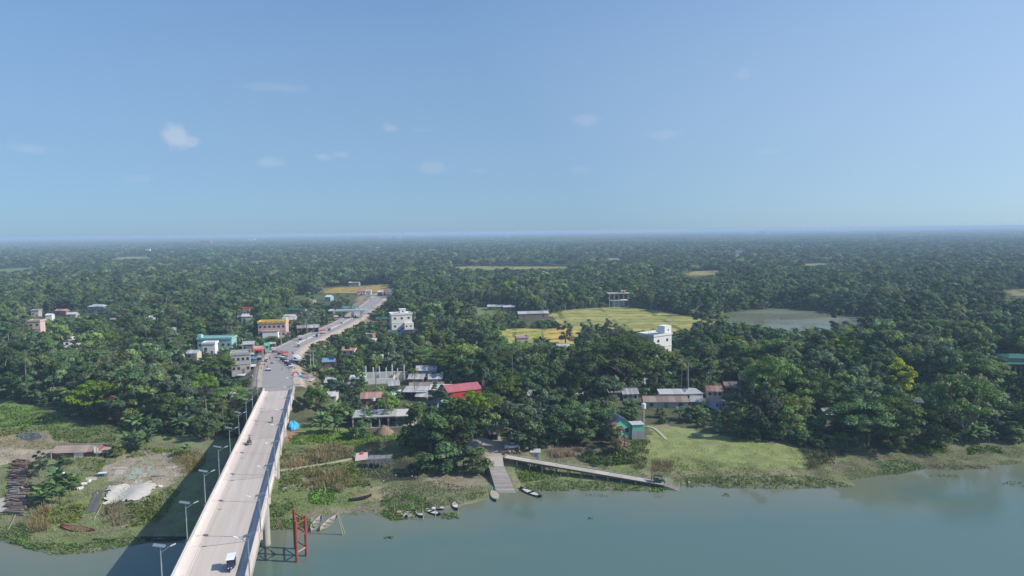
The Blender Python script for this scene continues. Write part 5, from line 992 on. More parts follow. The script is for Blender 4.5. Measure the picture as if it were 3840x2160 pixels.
o = sheet_thing('tarpaulin', 'large whitish tarpaulin spread on the ground below the drying yard', 'tarpaulin', [(412, 1826), (588, 1814), (556, 1878), (392, 1892)], M('white_tarp', (.50, .46, .40), .8, .3, 1.6, .5, streak=(.4, 1.6, 1)), .1, .4, 26)
sheet_thing('tarpaulin', 'dark grey strip of sheeting beside the white tarpaulin', 'tarpaulin', [(352, 1846), (388, 1838), (362, 1918), (322, 1928)], M('grey_tarp', (.12, .115, .11), .9, .2), .08, .06, 8)
mg = M('green_net', (.34, .40, .33), .9, .15, 4); mw = M('pale_mat', (.46, .40, .33), .9, .15, 4)
for k, (pp, m_, lab) in enumerate((([(434, 1762), (468, 1762), (464, 1780), (428, 1781)], mw, 'pale drying mat at the left of the yard mats'), ([(500, 1756), (542, 1754), (534, 1778), (490, 1780)], mg, 'large greenish net mat in the middle of the yard'), ([(552, 1752), (578, 1751), (572, 1769), (546, 1770)], mg, 'small greenish net mat furthest from the river'),
      ([(526, 1775), (556, 1773), (548, 1790), (518, 1792)], mw, 'pale mat between the net mats'), ([(480, 1782), (514, 1780), (504, 1799), (468, 1800)], mg, 'greenish net mat nearest the river'), ([(508, 1800), (540, 1798), (532, 1816), (500, 1818)], mw, 'pale mat next to the white tarpaulin'), ([(425, 1753), (480, 1752), (478, 1758), (424, 1760)], mw, 'narrow pale board along the yard edge'), ([(622, 1752), (664, 1750), (662, 1757), (620, 1759)], mw, 'pale plank on the yard by the bridge'), ([(320, 1790), (362, 1788), (366, 1800), (322, 1802)], mw, 'pale concrete board beside the blue table'))):
    sheet_thing('drying_mat', lab, 'mat', pp, m_, .05, .03, 4, 'mats laid out on the drying yard')
q = gat(384, 1784); o = thing('blue_table', 'small blue table with white sheets at the yard edge', 'table', q, .2)
MB().box((0, 0, .8), (2.0, 1.2, .1)).build('table_top', bodyw, o); MB().box((0, 0, .62), (1.9, 1.1, .2)).build('apron', blueg, o)
for x in (-.9, .9):
    for y in (-.5, .5): MB().slab((x - .06, y - .06, -.2), (x + .06, y + .06, .52)).build('leg', blueg, o)
redb = M('red_boards', (.25, .085, .07), .9, .2, 2)
o, w, h, u = bld('red_walled_shed', 'long shed with red-brown walls and sagging grey roof on the left bank', 200, 366, 1694, 1724, 5, .06, z=2.4, win=0, wall=redb, roof='gable', rm=tinb, rise=1.3, ns=12, cat='shed', door=False)
MB().box((w * .08, -.05, 1.0), (2.6, .08, 2.0)).build('white_door', white, o); MB().slab((w / 2 - .3, -.3, -.4), (w / 2 + .2, .1, h + 1.0)).build('corner_post', conc, o); MB().tube([(-w * .46, -1.5, -.4), (-w * .46, -1.5, 2.4)], .12, 5).build('leaning_post', bam, o)
MB().box((-w * .32, -1.2, 1.3), (4.2, .2, 2.0), -.35).build('red_fence_panel', redb, o)
bld('lean_to_shed', 'open lean-to beside the red-walled shed', 368, 404, 1700, 1722, 3.5, .05, z=2.4, win=0, wall=woodm, roof='shed', rm=tinb, rise=.4, ns=3, openf=True, cat='shed')
q = at(356, 1690, 5.0); o = thing('upright_board', 'pale upright board on the red-walled shed roof', 'board', q, .4); MB().box((0, 0, .2), (.5, .1, 1.9), 0, .15).build('board', white, o); MB().tube([(0, .05, -1.2), (0, .05, -.3)], .05, 5).build('post', rail, o)
# timber pile
tp = thing('timber_pile', 'long pile of stacked brown and grey timber at the left edge', 'timber', (0, 0, 0)); a, b = gat(80, 1736), gat(58, 1935); tim = M('stacked_timber', (.17, .115, .09), .95, .35, 3, 0, 0, .45); timg = M('grey_timber', (.24, .215, .19), .95, .3, 3, 0, 0, .35)
for k in range(34):
    c = a.lerp(b, (k + .5) / 34); zz = max(hz(c.x, c.y), 0)
    for l_ in range(4):
        MB().box((c.x + random.uniform(-1.1, 1.1), c.y + random.uniform(-.25, .25), zz + .18 + .3 * l_), (random.uniform(2.0, 4.6), random.uniform(.3, .6), random.uniform(.16, .3)), random.uniform(-.3, .3), random.uniform(-.12, .12), random.uniform(-.08, .08)).build('timber', tim if k < 15 or random.random() < .5 else timg, tp)
sheet_thing('concrete_slab', 'pale slab beside the timber pile at the left edge', 'slab', [(2, 1872), (42, 1866), (34, 1920), (-20, 1926)], M('pale_slab', (.40, .36, .31), .9, .12), .25, .02, 4)
for x0, y0, x1, y1, lab in ((30, 1990, 62, 1925, 'pale pole leaning at the foot of the timber pile'), (-8, 1925, 12, 1868, 'thin pole beside the pale slab at the left edge'), (352, 1950, 388, 1880, 'thin bamboo lying below the white tarpaulin'), (455, 1978, 512, 1962, 'bamboo lying on the left mud bank')):
    p, q = gat(x0, y0), gat(x1, y1); o = thing('bamboo_pole', lab, 'pole', (p.x, p.y, p.z + .12)); MB().tube([(0, 0, 0), tuple(q - p)], [.12, .08], 6).build('culm', bam, o); MB().tube([tuple((q - p) * .5), tuple((q - p) * .51)], .13, 6).build('node_ring', woodm, o)
for px, py, lab in ((318, 1815, 'white plaster lump beside the yard path'), (305, 1832, 'pale broken block beside the banana plants'), (332, 1808, 'small white block near the pale board'), (600, 1826, 'grey rubble block near the bridge shadow'), (205, 1765, 'pale roof sheet behind the small bushy tree'), (235, 1778, 'white sheet lying behind the banana plants')):
    q = gat(px, py); o = thing('rubble_block', lab, 'rubble', q, random.random() * 3)
    for k in range(3): MB().box((random.uniform(-.5, .5), random.uniform(-.4, .4), .2), (random.uniform(.5, 1.1), random.uniform(.4, .7), random.uniform(.3, .5)), random.random() * 3, .2).build('block', white, o)
# small pool on the left flat
pw = gpoly([(62, 1654), (110, 1644), (150, 1646), (160, 1662), (128, 1684), (95, 1672)], 1.75)
pz = float(np.max(hfun(np.array([x for x, y in pw]), np.array([y for x, y in pw])))) + .05
MB().add([(x, y, pz) for x, y in pw], [tuple(range(len(pw)))]).build('pool_water', mat_water('pool_water', (.05, .06, .07), .05)); tag(bpy.data.objects['pool_water'], 'small puddle on the left flat', kind='structure')
# ------------------------------------------------------------------ right of the bridge
q = gat(1098, 1612); u = depth(q) / FPX; o = thing('tarp_heap', 'heap covered by a bright blue tarpaulin beside the bridge', 'tarpaulin', q, .3)
V, F = [], []; ns_ = 14
for i in range(5):
    for j in range(ns_):
        a = 2 * math.pi * j / ns_; rr = (1.9, 1.75, 1.3, .7, .05)[i] * (1 + .18 * math.sin(3 * a + i)); V.append((rr * math.cos(a), rr * .8 * math.sin(a), (.35, 1.2, 2.1, 2.7, 2.85)[i] + .18 * math.sin(5 * a)))
for i in range(4):
    for j in range(ns_): F.append((i * ns_ + j, i * ns_ + (j + 1) % ns_, (i + 1) * ns_ + (j + 1) % ns_, (i + 1) * ns_ + j))
MB().add(V, F).build('tarpaulin', M('blue_tarp', (.04, .33, .58), .45, .15, 2), o); MB().slab((-1.8, -1.4, -.4), (1.8, 1.3, .4)).build('brick_base', M('red_earth', (.33, .17, .11), .95, .2), o)
# drying nets over the creek
c = gat(1420, 1752); o = thing('net_frame', 'bamboo frame hung with grey fishing nets over the dark creek', 'net', c); netm = M('fishing_net', (.20, .20, .21), .95, .3, 5)
u = depth(c) / FPX; zt = 4.4 - c.z
for x in (-44, -20, 2, 24, 46): MB().tube([(x * u, 0, -1.5), (x * u, 0, zt + .2)], .09, 6).build('post', bam, o)
for y in (-.6, .6, 2): MB().tube([(-46 * u, y, zt), (50 * u, y + .4, zt + .5)], .07, 5).build('rail', bam, o)
for k in range(7):
    x = -42 * u + k * 14 * u; drop = random.uniform(.9, 2.2); V = [(x, -.65, zt + .15 + .05 * k), (x + 12 * u, -.65, zt + .2 + .05 * k), (x + 11 * u, -.75, zt - drop * .6), (x + 6 * u, -.8, zt - drop), (x + 1.5 * u, -.75, zt - drop * .5)]
    MB().add(V + [(a, b + .06, d) for a, b, d in V], [(0, 1, 2, 3, 4), (9, 8, 7, 6, 5)] + [(i, (i + 1) % 5, 5 + (i + 1) % 5, 5 + i) for i in range(5)]).build('net', netm, o)
for k in range(4):
    x = -40 * u + k * 22 * u; V = [(x, -.6, zt + .1), (x + 20 * u, -.6, zt + .15), (x + 20 * u, 2, zt + .5), (x, 2, zt + .4)]; MB().add(V + [(a, b, d - .08) for a, b, d in V], [(0, 1, 2, 3), (7, 6, 5, 4), (0, 4, 5, 1), (1, 5, 6, 2), (2, 6, 7, 3), (3, 7, 4, 0)]).build('net_sheet', netm, o)
c = gat(1356, 1724); u = depth(c) / FPX; o = thing('cloth_tent', 'small pale pink cloth shelter with a red cloth on top', 'tent', c, .2); V = [(-24 * u, -1, .1), (24 * u, -1, .3), (22 * u, 1.4, 1.6), (-20 * u, 1.4, 1.5), (-24 * u, 1.8, 0), (24 * u, 1.8, 0)]
MB().add(V, [(0, 1, 2, 3), (3, 2, 5, 4), (0, 3, 4), (1, 5, 2), (0, 4, 5, 1)]).build('canvas', M('pink_cloth', (.55, .40, .36), .9, .15, 2), o); MB().box((2 * u, 1.1, 1.62), (11 * u, .9, .12), .1, .3).build('red_cloth', redw, o)
c = gat(1440, 1624); o = thing('earth_heap', 'brown heap of earth in front of the unfinished house', 'heap', c); V, F = [(0, 0, 2.6)], []
for i, (r_, z_) in enumerate(((.9, 2.1), (1.9, 1.1), (2.9, .2), (3.3, -.6))):
    for j in range(16): a = 2 * math.pi * j / 16; k_ = r_ * random.uniform(.9, 1.1); V.append((k_ * math.cos(a), k_ * math.sin(a), z_ + random.uniform(-.08, .08)))
for j in range(16): F.append((0, 1 + j, 1 + (j + 1) % 16))
for i in range(3):
    for j in range(16): a = 1 + i * 16; F.append((a + j, a + 16 + j, a + 16 + (j + 1) % 16, a + (j + 1) % 16))
MB().add(V, F).build('earth', M('brown_earth', (.24, .17, .115), .98, .25, 2, .5), o, smooth=True)
# washing under the bare tree
c = gat(2330, 1682); o = thing('washing_line', 'washing hung out beneath the bare tree at the meadow edge', 'washing', c, .2)
for x in (-2.4, 2.4): MB().tube([(x, 0, -.4), (x, 0, 2.4)], .06, 5).build('post', bam, o)
MB().tube([(-2.4, 0, 2.2), (0, 0, 2.05), (2.4, 0, 2.2)], .02, 4).build('line', wm, o)
for k, (x, cl, hh_) in enumerate(((-1.9, (.6, .35, .3), 1.4), (-.7, (.68, .66, .62), 1.0), (.5, (.66, .66, .66), 1.2), (1.5, (.25, .18, .16), 1.5))): MB().box((x, 0, 2.08 - hh_ / 2), (.8, .04, hh_), random.uniform(-.2, .2)).build('garment', M('garment_%d' % k, cl, .9), o)
# footpath
FP = [gat(*q) for q in ((1020, 1772), (1080, 1764), (1150, 1752), (1220, 1742), (1290, 1727), (1335, 1716))]
for q in FP: q.z = hz(q.x, q.y) + .16
tag(ribbon(smooth_line(FP, 4), -.55, .55, .02, .2).build('footpath', M('path_earth', (.40, .34, .25), .95, .12)), None, kind='structure')
FP = [gat(*q) for q in ((2425, 1600), (2455, 1608), (2475, 1625), (2500, 1650))]
for q in FP: q.z = hz(q.x, q.y) + .12
tag(ribbon(smooth_line(FP, 4), -.5, .5, .02, .2).build('footpath', MATS['path_earth']), None, kind='structure')
# ------------------------------------------------------------------ foliage
def mat_leaf(name, orand=.35, trans=.25, hue=.3):
    m = bpy.data.materials.new(name); m.use_nodes = True; n, l = m.node_tree.nodes, m.node_tree.links
    b = n['Principled BSDF']; b.inputs['Roughness'].default_value = .55; b.inputs['Specular IOR Level'].default_value = .12
    a = n.new('ShaderNodeVertexColor'); a.layer_name = 'Col'; oi = n.new('ShaderNodeObjectInfo')
    h = n.new('ShaderNodeHueSaturation'); l.new(a.outputs['Color'], h.inputs['Color'])
    k = n.new('ShaderNodeMath'); k.operation = 'MULTIPLY_ADD'; l.new(oi.outputs['Random'], k.inputs[0]); k.inputs[1].default_value = orand * 2.2; k.inputs[2].default_value = 1.18 * (1 - orand)
    w = n.new('ShaderNodeTexWhiteNoise'); w.noise_dimensions = '1D'; l.new(oi.outputs['Random'], w.inputs['W'])
    k2 = n.new('ShaderNodeMath'); k2.operation = 'MULTIPLY_ADD'; l.new(w.outputs['Value'], k2.inputs[0]); k2.inputs[1].default_value = .045; k2.inputs[2].default_value = .468
    k3 = n.new('ShaderNodeMath'); k3.operation = 'MULTIPLY_ADD'; l.new(w.outputs['Value'], k3.inputs[0]); k3.inputs[1].default_value = -.32; k3.inputs[2].default_value = 1.2
    l.new(k.outputs[0], h.inputs['Value']); l.new(k2.outputs[0], h.inputs['Hue']); l.new(k3.outputs[0], h.inputs['Saturation'])
    l.new(h.outputs[0], b.inputs['Base Color'])
    t = n.new('ShaderNodeBsdfTranslucent'); l.new(h.outputs[0], t.inputs['Color'])
    mx = n.new('ShaderNodeMixShader'); mx.inputs[0].default_value = trans; l.new(b.outputs[0], mx.inputs[1]); l.new(t.outputs[0], mx.inputs[2])
    l.new(mx.outputs[0], n['Material Output'].inputs['Surface'])
    return m
LEAF = mat_leaf('foliage', .45); LEAFH = mat_leaf('foliage_hero', .08)
BARK = M('bark', (.16, .13, .10), .95, .3, 3, .5); BARKP = M('pale_bark', (.20, .175, .145), .9, .25, 3, .4)
def cards(P, N, size, g, asp=1.0):
    """kite-shaped leaf sprays: centres P, normals N"""
    n = len(P); N = N / (np.linalg.norm(N, axis=1, keepdims=True) + 1e-9)
    a = g.normal(size=(n, 3)); u = np.cross(N, a); u /= np.linalg.norm(u, axis=1, keepdims=True) + 1e-9; v = np.cross(N, u)
    s = (size * g.uniform(.6, 1.35, n))[:, None]; w = s * asp * g.uniform(.55, 1.0, n)[:, None]
    V = np.stack([P - u * s, P - v * w + N * s * .12, P + u * s * g.uniform(.7, 1.1, n)[:, None], P + v * w + N * s * .12], 1).reshape(-1, 3)
    return V, np.arange(4 * n).reshape(-1, 4)
class Fol:
    def __init__(s): s.V = []; s.Q = []; s.C = []; s.k = 0
    def add(s, V, Q, C):
        s.V.append(V); s.Q.append(Q + s.k); s.C.append(np.repeat(np.asarray(C), len(V) // len(C), 0) if len(C) != len(V) else C); s.k += len(V)
    def lobe(s, c, r, n, size, col, g, flat=1.0, up=.35, shell=.35, jit=.13):
        d = g.normal(size=(n, 3)); d /= np.linalg.norm(d, axis=1, keepdims=True); d[:, 2] = np.where(d[:, 2] < -.25, -d[:, 2] * .6, d[:, 2])
        rr = (1 - shell * g.random(n) ** 1.6)[:, None]
        P = np.array(c) + d * rr * np.array([r, r, r * flat])
        N = d + np.array([0, 0, up]) + g.normal(size=(n, 3)) * .55
        V, Q = cards(P, N, size, g)
        cc = np.array(col) * (1 + jit * g.normal(size=(n, 1))) * np.array([1, 1, 1]); s.add(V, Q, np.clip(cc, .004, .6))
    def mesh(s, name, mat=None): return npmesh(name, np.concatenate(s.V), np.concatenate(s.Q), mat or LEAF, np.concatenate(s.C))
def limb_paths(g, h, tops, r0):
    mb = MB(); hz_ = h * g.uniform(.18, .3)
    lean = g.normal(size=2) * .04 * h
    fork = Vector((lean[0], lean[1], hz_))
    mb.tube([(0, 0, -.4), (lean[0] * .5, lean[1] * .5, hz_ * .5), fork], [r0 * 1.25, r0, r0 * .85], 7)
    for t in tops:
        t = Vector(t) * .88; mid = fork.lerp(t, .5) + Vector((g.normal() * .06 * h, g.normal() * .06 * h, .04 * h))
        mb.tube([fork - Vector((0, 0, .15)), mid, t], [r0 * .55, r0 * .34, r0 * .1], 5)
    return mb
DARK = (.060, .112, .050); MID = (.082, .150, .056); LIGHT = (.138, .205, .072); GREY = (.100, .142, .080); YEL = (.36, .44, .055); BROWN = (.17, .15, .085); RAIN = (.098, .160, .045); FRESH = (.125, .21, .042); BAM = (.165, .215, .075)
TREES = {}      # kind -> list of (crown mesh, trunk mesh, nominal height, nominal radius)
def reg(kind, fol, tr, h, r, bark=None, leaf=None):
    cm = fol.mesh(kind + '_crown', leaf); tm = tr.mesh(kind + '_trunk', bark or BARK); TREES.setdefault(kind, []).append((cm, tm, h, r))
def broad(kind, seed, h, r, col, nl, per, size, top=.5, leaf=None, bark=None, gap=.15, up=.35):
    """uneven broadleaf crown: lobes filling an egg between .35h and h"""
    g = np.random.default_rng(seed); f = Fol(); tops = []
    for i in range(nl):
        a = g.uniform(0, 2 * math.pi); zz = g.random(); rad = r * math.sin(math.pi * (.2 + .72 * zz)) ** .8 * g.uniform(.45, .92)
        c = np.array([math.cos(a) * rad, math.sin(a) * rad, h * (.17 + .70 * zz)]); lr = r * g.uniform(.24, .46) * (1 - .35 * zz)
        cc = np.array(col) * g.uniform(.72, 1.32) * np.array([g.uniform(.9, 1.15), 1, g.uniform(.85, 1.1)])
        f.lobe(c, lr, per, size, cc, g, g.uniform(.6, .9), up); tops.append(c)
    reg(kind, f, limb_paths(g, h, [tops[i] for i in g.choice(nl, min(nl, 7), False)], .022 * h + .06), h, r, bark, leaf)
for s in range(4): broad('mango', 100 + s, 11 + s, 4.6 + .5 * s, (DARK, MID, DARK, LIGHT)[s], 24, 230, .29)
for s in range(4): broad('leafy', 120 + s, 12 + s, 4.2 + .3 * s, (MID, LIGHT, MID, GREY)[s], 23, 210, .29)
for s in range(3): broad('tall', 140 + s, 15 + 1.5 * s, 3.1 + .3 * s, (MID, DARK, GREY)[s], 26, 170, .27, bark=BARKP)
for s in range(2): broad('greytree', 160 + s, 13, 5.2, GREY, 28, 220, .28, bark=BARKP)
for s in range(2): broad('drytree', 170 + s, 10, 3.6, BROWN, 20, 110, .25)
broad('yellowtree', 180, 12, 4.6, YEL, 24, 220, .28, leaf=LEAFH)
for s in range(2): broad('bush', 190 + s, 3.6, 2.3, (MID, LIGHT)[s], 15, 120, .19)
for s in range(2): broad('darkbush', 194 + s, 3.2, 2.2, (DARK, DARK)[s], 15, 120, .19)
def rain(seed, h, r, col):
    g = np.random.default_rng(seed); f = Fol(); tops = []; nl = 46
    for i in range(nl):
        q = math.sqrt((i + .5) / nl); a = i * 2.39996 + g.normal() * .25; rad = r * q * g.uniform(.86, 1.02)
        zt = h * (.98 - .38 * q ** 2.2) + g.normal() * .035 * h - (g.random() < .25) * h * .14
        c = np.array([math.cos(a) * rad, math.sin(a) * rad, zt]); cc = np.array(col) * g.uniform(.78, 1.28)
        f.lobe(c, r * g.uniform(.15, .24), 170, .27, cc, g, .42, .9, .5)
        if i % 4 == 0: tops.append(c)
    reg('rain', f, limb_paths(g, h, tops, .03 * h + .1), h, r)
for s, c in enumerate((RAIN, FRESH, RAIN)): rain(200 + s, 11.5, 10.5, c)
def palm(seed, h, kind='palm', fl=3.4, nf=18, col=(.12, .155, .06), tr=.17):
    g = np.random.default_rng(seed); f = Fol(); mb = MB(); lx, ly = g.normal(size=2) * .07 * h
    pts = [(lx * t * t, ly * t * t, h * t - .3) for t in (0, .25, .5, .75, 1)]; mb.tube(pts, [tr * 1.5, tr, tr * .85, tr * .8, tr * .75], 6)
    top = np.array(pts[-1]); P, N, S, C = [], [], [], []; VV, QQ, CC = [], [], []
    for i in range(nf):
        a = i * 2.39996; el = g.uniform(-.35, 1.25); L = fl * g.uniform(.8, 1.1); c = np.array(col) * g.uniform(.7, 1.35)
        p = top.copy(); d = np.array([math.cos(a) * math.cos(el), math.sin(a) * math.cos(el), math.sin(el)]); side = np.array([-math.sin(a), math.cos(a), 0])
        for k in range(9):
            t = k / 8; p2 = p + d * L / 9; d = d - np.array([0, 0, .17]); d /= np.linalg.norm(d)
            w = L * .21 * math.sin(math.pi * (.12 + .86 * t)) ** .7
            for sg in (-1, 1):
                o = side * sg * w + d * w * .55 - np.array([0, 0, .32 * w]); m_ = (p + p2) / 2
                b = len(VV); VV += [p, p + (p2 - p) * .55, p + (p2 - p) * .5 + o, p + (p2 - p) * .2 + o * .7]; QQ.append((b, b + 1, b + 2, b + 3)); CC += [c] * 4
            p = p2
    f.add(np.array(VV), np.array(QQ), np.array(CC)); reg(kind, f, mb, h, fl, BARKP)
for s in range(3): palm(220 + s, 10 + 1.5 * s)
for s in range(2): palm(230 + s, 12 + 1.5 * s, 'betel', 2.0, 11, (.115, .16, .06), .10)
def banana(seed, h, col=(.105, .175, .065)):
    g = np.random.default_rng(seed); VV, QQ, CC = [], [], []; mb = MB(); f = Fol()
    for st in range(g.integers(2, 4)):
        bx, by = g.normal(size=2) * .7; hh = h * g.uniform(.45, .62); mb.tube([(bx, by, -.2), (bx, by, hh)], [.14, .09], 6)
        for i in range(8):
            a = i * 2.39996 + st; el = g.uniform(.25, 1.3); L = h * g.uniform(.5, .7); c = np.array(col) * g.uniform(.65, 1.4)
            p = np.array([bx, by, hh]); d = np.array([math.cos(a) * math.cos(el), math.sin(a) * math.cos(el), math.sin(el)]); side = np.array([-math.sin(a), math.cos(a), 0]); row = []
            for k in range(6):
                w = L * .17 * math.sin(math.pi * min(1, .1 + .88 * k / 5)) ** .6; b = len(VV)
                VV += [p - side * w + np.array([0, 0, -w * .35]), p, p + side * w + np.array([0, 0, -w * .35])]; CC += [c] * 3
                if k: QQ += [(b - 3, b - 2, b + 1, b), (b - 2, b - 1, b + 2, b + 1)]
                p = p + d * L / 5; d = d - np.array([0, 0, .27]); d /= np.linalg.norm(d)
    f.add(np.array(VV), np.array(QQ), np.array(CC)); reg('banana', f, mb, h, h * .5, M('banana_stem', (.16, .17, .07), .8, .2))
for s in range(4): banana(240 + s, 4.6)
def bamboo(seed, h=11, col=BAM):
    g = np.random.default_rng(seed); f = Fol(); mb = MB()
    for i in range(22):
        a = g.uniform(0, 6.28); out = g.uniform(.8, 3.8); b = g.normal(size=2) * .5; hh = h * g.uniform(.7, 1.0); pts = []
        for t in np.linspace(0, 1, 6): pts.append((b[0] + math.cos(a) * out * t ** 2.3, b[1] + math.sin(a) * out * t ** 2.3, hh * (t - .16 * t ** 3)))
        mb.tube(pts[:4], .05, 4); c = np.array(col) * g.uniform(.75, 1.35)
        for t in (2, 3, 4, 5): f.lobe(pts[t], .75 + .1 * t, 55, .27, c, g, 1.1, -.1, .9)
    reg('bamboo', f, mb, h, 4.2, M('bamboo_culm', (.2, .2, .08), .7, .2))
for s in range(3): bamboo(250 + s)
# groves of many trees for the far forest
def grove(seed, span, ntree, cards_per, size):
    g = np.random.default_rng(seed); f = Fol()
    for i in range(ntree):
        x, y = g.uniform(-span / 2, span / 2, 2); h = g.uniform(9, 18); r = g.uniform(4, 8.2); base = (DARK, MID, MID, LIGHT, GREY, DARK, BAM)[g.integers(0, 7)]
        cc = np.array(base) * g.uniform(.7, 1.25)
        for k in range(4):
            a = g.uniform(0, 6.28); c = (x + math.cos(a) * r * .5, y + math.sin(a) * r * .5, h * g.uniform(.55, .8))
            f.lobe(c, r * g.uniform(.45, .7), cards_per // 4, size, cc * g.uniform(.8, 1.2), g, .8, .5, .4, .2)
    return f.mesh('grove_mesh')
GROVE = [grove(300 + s, 30, 8, 380, .85) for s in range(5)]
FARG = [grove(320 + s, 96, 44, 64, 2.1) for s in range(4)]

NAMES = {'mango': 'broadleaf_tree', 'leafy': 'broadleaf_tree', 'tall': 'mahogany_tree', 'greytree': 'broadleaf_tree', 'drytree': 'bare_tree', 'yellowtree': 'flowering_tree', 'bush': 'bush', 'darkbush': 'bush', 'rain': 'rain_tree',
         'palm': 'coconut_palm', 'betel': 'betel_palm', 'banana': 'banana_plant', 'bamboo': 'bamboo_clump'}
CATS = {'palm': 'palm', 'betel': 'palm', 'banana': 'banana plant', 'bamboo': 'bamboo', 'bush': 'bush', 'darkbush': 'bush'}
def plant(kind, var, p, sc, rz, label, group=None, sw=1.0):
    cm, tm, h, r = TREES[kind][var % len(TREES[kind])]
    o = thing(NAMES[kind], label, CATS.get(kind, 'tree'), p, rz, group); o.scale = (sc * sw, sc * sw, sc)
    link_mesh('trunk', tm, o); link_mesh('crown', cm, o)
    return o
# ---- trees one can point at: (kind, variant, base px, base py, height m, width factor, label)
HERO = [
 ('mango', 0, 1610, 1690, 15.5, 1.35, 'big dark broad-crowned tree beside the sandy landing, left of the ramp'),
 ('mango', 0, 1700, 1672, 15, 1.2, 'dark round tree between the unfinished house and the landing'),
 ('greytree', 0, 1942, 1668, 15.5, 1.2, 'grey-green tree with pale trunk over the parked white car'),
 ('leafy', 2, 2090, 1668, 13, 1.35, 'bright broadleaf tree behind the white kiosk by the jetty'),
 ('leafy', 1, 2180, 1660, 12, 1.2, 'leafy tree between the kiosk tree and the bare tree'),
 ('mango', 1, 2230, 1640, 12, 1.3, 'dark tree just left of the green-walled house'),
 ('drytree', 0, 2312, 1692, 9, 1.15, 'brownish half-bare tree with clothes hung under it by the meadow'),
 ('rain', 1, 1765, 1602, 11, .68, 'bright green spreading rain tree in front of the red-roofed shed'),
 ('rain', 0, 1905, 1540, 12, .68, 'wide green rain tree right of the red-roofed shed'),
 ('rain', 0, 2330, 1452, 19, 1.12, 'very wide green rain tree below the white building'),
 ('mango', 2, 2190, 1540, 19, 1.1, 'tall dark tree rising in the middle of the wood'),
 ('greytree', 1, 2280, 1560, 15, 1.0, 'greyish round tree above the green-walled house'),
 ('greytree', 1, 2050, 1590, 12, 1.0, 'greyish leafy tree behind the kiosk trees'),
 ('rain', 2, 2895, 1555, 18.5, .64, 'wide rain tree right of the pinkish tin roofs'),
 ('rain', 0, 3050, 1560, 15.5, .52, 'rain tree with layered crown beside the wide one'),
 ('rain', 2, 3250, 1672, 13, .95, 'low spreading rain tree on the bank right of the meadow'),
 ('rain', 0, 3590, 1655, 19, .72, 'huge spreading tree near the right edge above the mud bank'),
 ('rain', 0, 3610, 1470, 15, .85, 'broad dark crown in front of the green-roofed building'),
 ('leafy', 1, 3350, 1690, 7, 1.3, 'fresh green tree at the foot of the bank trees'),
 ('bush', 1, 3500, 1672, 6.5, 1.0, 'round olive bush standing alone on the mud bank'),
 ('yellowtree', 0, 3372, 1480, 15, .95, 'yellow flowering tree standing out of the right-hand wood'),
 ('greytree', 0, 2200, 1275, 13, .8, 'slim greyish tree in front of the rice field'),
 ('drytree', 1, 2120, 1290, 15, .8, 'thin half-bare tree beside the orange field'),
 ('drytree', 1, 2290, 1275, 15, .9, 'thin bare-branched tree in front of the big field'),
 ('bamboo', 0, 1655, 1330, 13, 1.2, 'light yellow-green bamboo clump behind the sheds'),
 ('greytree', 1, 1770, 1320, 17, 1.0, 'tall brownish-green tree in the middle distance'),
 ('rain', 1, 1455, 1585, 9.5, .45, 'small tree with flat crown beside the unfinished house'),
 ('rain', 1, 762, 1505, 10, .6, 'bright green tree on the slope left of the bridge end'),
 ('rain', 0, 827, 1432, 10.5, .7, 'spreading green tree left of the market'),
 ('drytree', 0, 440, 1590, 10.5, 1.15, 'brownish sparse tree at the edge of the left wood'),
 ('leafy', 1, 230, 1500, 13, 1.2, 'light green tree at the left end of the bank wood'),
 ('mango', 1, 1188, 1545, 11.5, .95, 'dark tree beside the bridge end and grey shed'),
 ('tall', 1, 1300, 1545, 11, 1.25, 'dark narrow tree behind the banana grove'),
 ('bush', 0, 1640, 1764, 7.5, 1.3, 'leafy bush overhanging the dark creek by the ramp'),
 ('bush', 1, 1772, 1772, 7.2, 1.1, 'bright bush next to the ramp steps'),
 ('darkbush', 0, 1706, 1752, 7.0, 1.3, 'dark bush between the two leafy creek bushes'),
 ('mango', 2, 1560, 1700, 9.5, 1.2, 'low dark tree at the head of the creek'),
 ('bush', 0, 1345, 1640, 5.2, 1.1, 'rounded bush in front of the banana grove'),
 ('bush', 1, 2010, 1765, 2.6, .9, 'small bush between the ramp and the jetty posts'),
 ('bush', 0, 245, 1745, 3.2, 1.0, 'green bush in front of the red-walled shed'),
 ('leafy', 3, 150, 1790, 8, .75, 'bushy small tree between the log pile and the red shed'),
 ('leafy', 2, 1478, 1532, 8.5, 1.0, 'leafy tree between the rusty striped roof and the open shed'), ('mango', 0, 1262, 1486, 9.5, 1.0, 'dark tree in front of the sheds right of the bridge end'),
 ('leafy', 3, 1640, 1520, 9.5, 1.0, 'leafy tree left of the red-roofed shed front'), ('palm', 1, 1555, 1492, 10, 1.0, 'coconut palm standing among the tin sheds'), ('leafy', 0, 1350, 1468, 9, 1.0, 'leafy tree in front of the column ruin'), ('palm', 0, 1410, 1452, 11, 1.0, 'coconut palm beside the column ruin'), ('tall', 0, 1530, 1420, 11, .9, 'narrow tree behind the open tin shed'),
 ('leafy', 1, 2292, 1668, 7.5, 1.0, 'light green small tree against the wall of the green-walled house'),
 ('bush', 1, 430, 1712, 4.0, 1.0, 'bush beside the red-walled shed'),
]
for i, (k, v, px, py, h, sw, lab) in enumerate(HERO):
    p = gat(px, py); _, _, h0, _ = TREES[k][v % len(TREES[k])]
    plant(k, v, (p.x, p.y, p.z - .1), h / h0, i * 1.7, lab, None, sw)
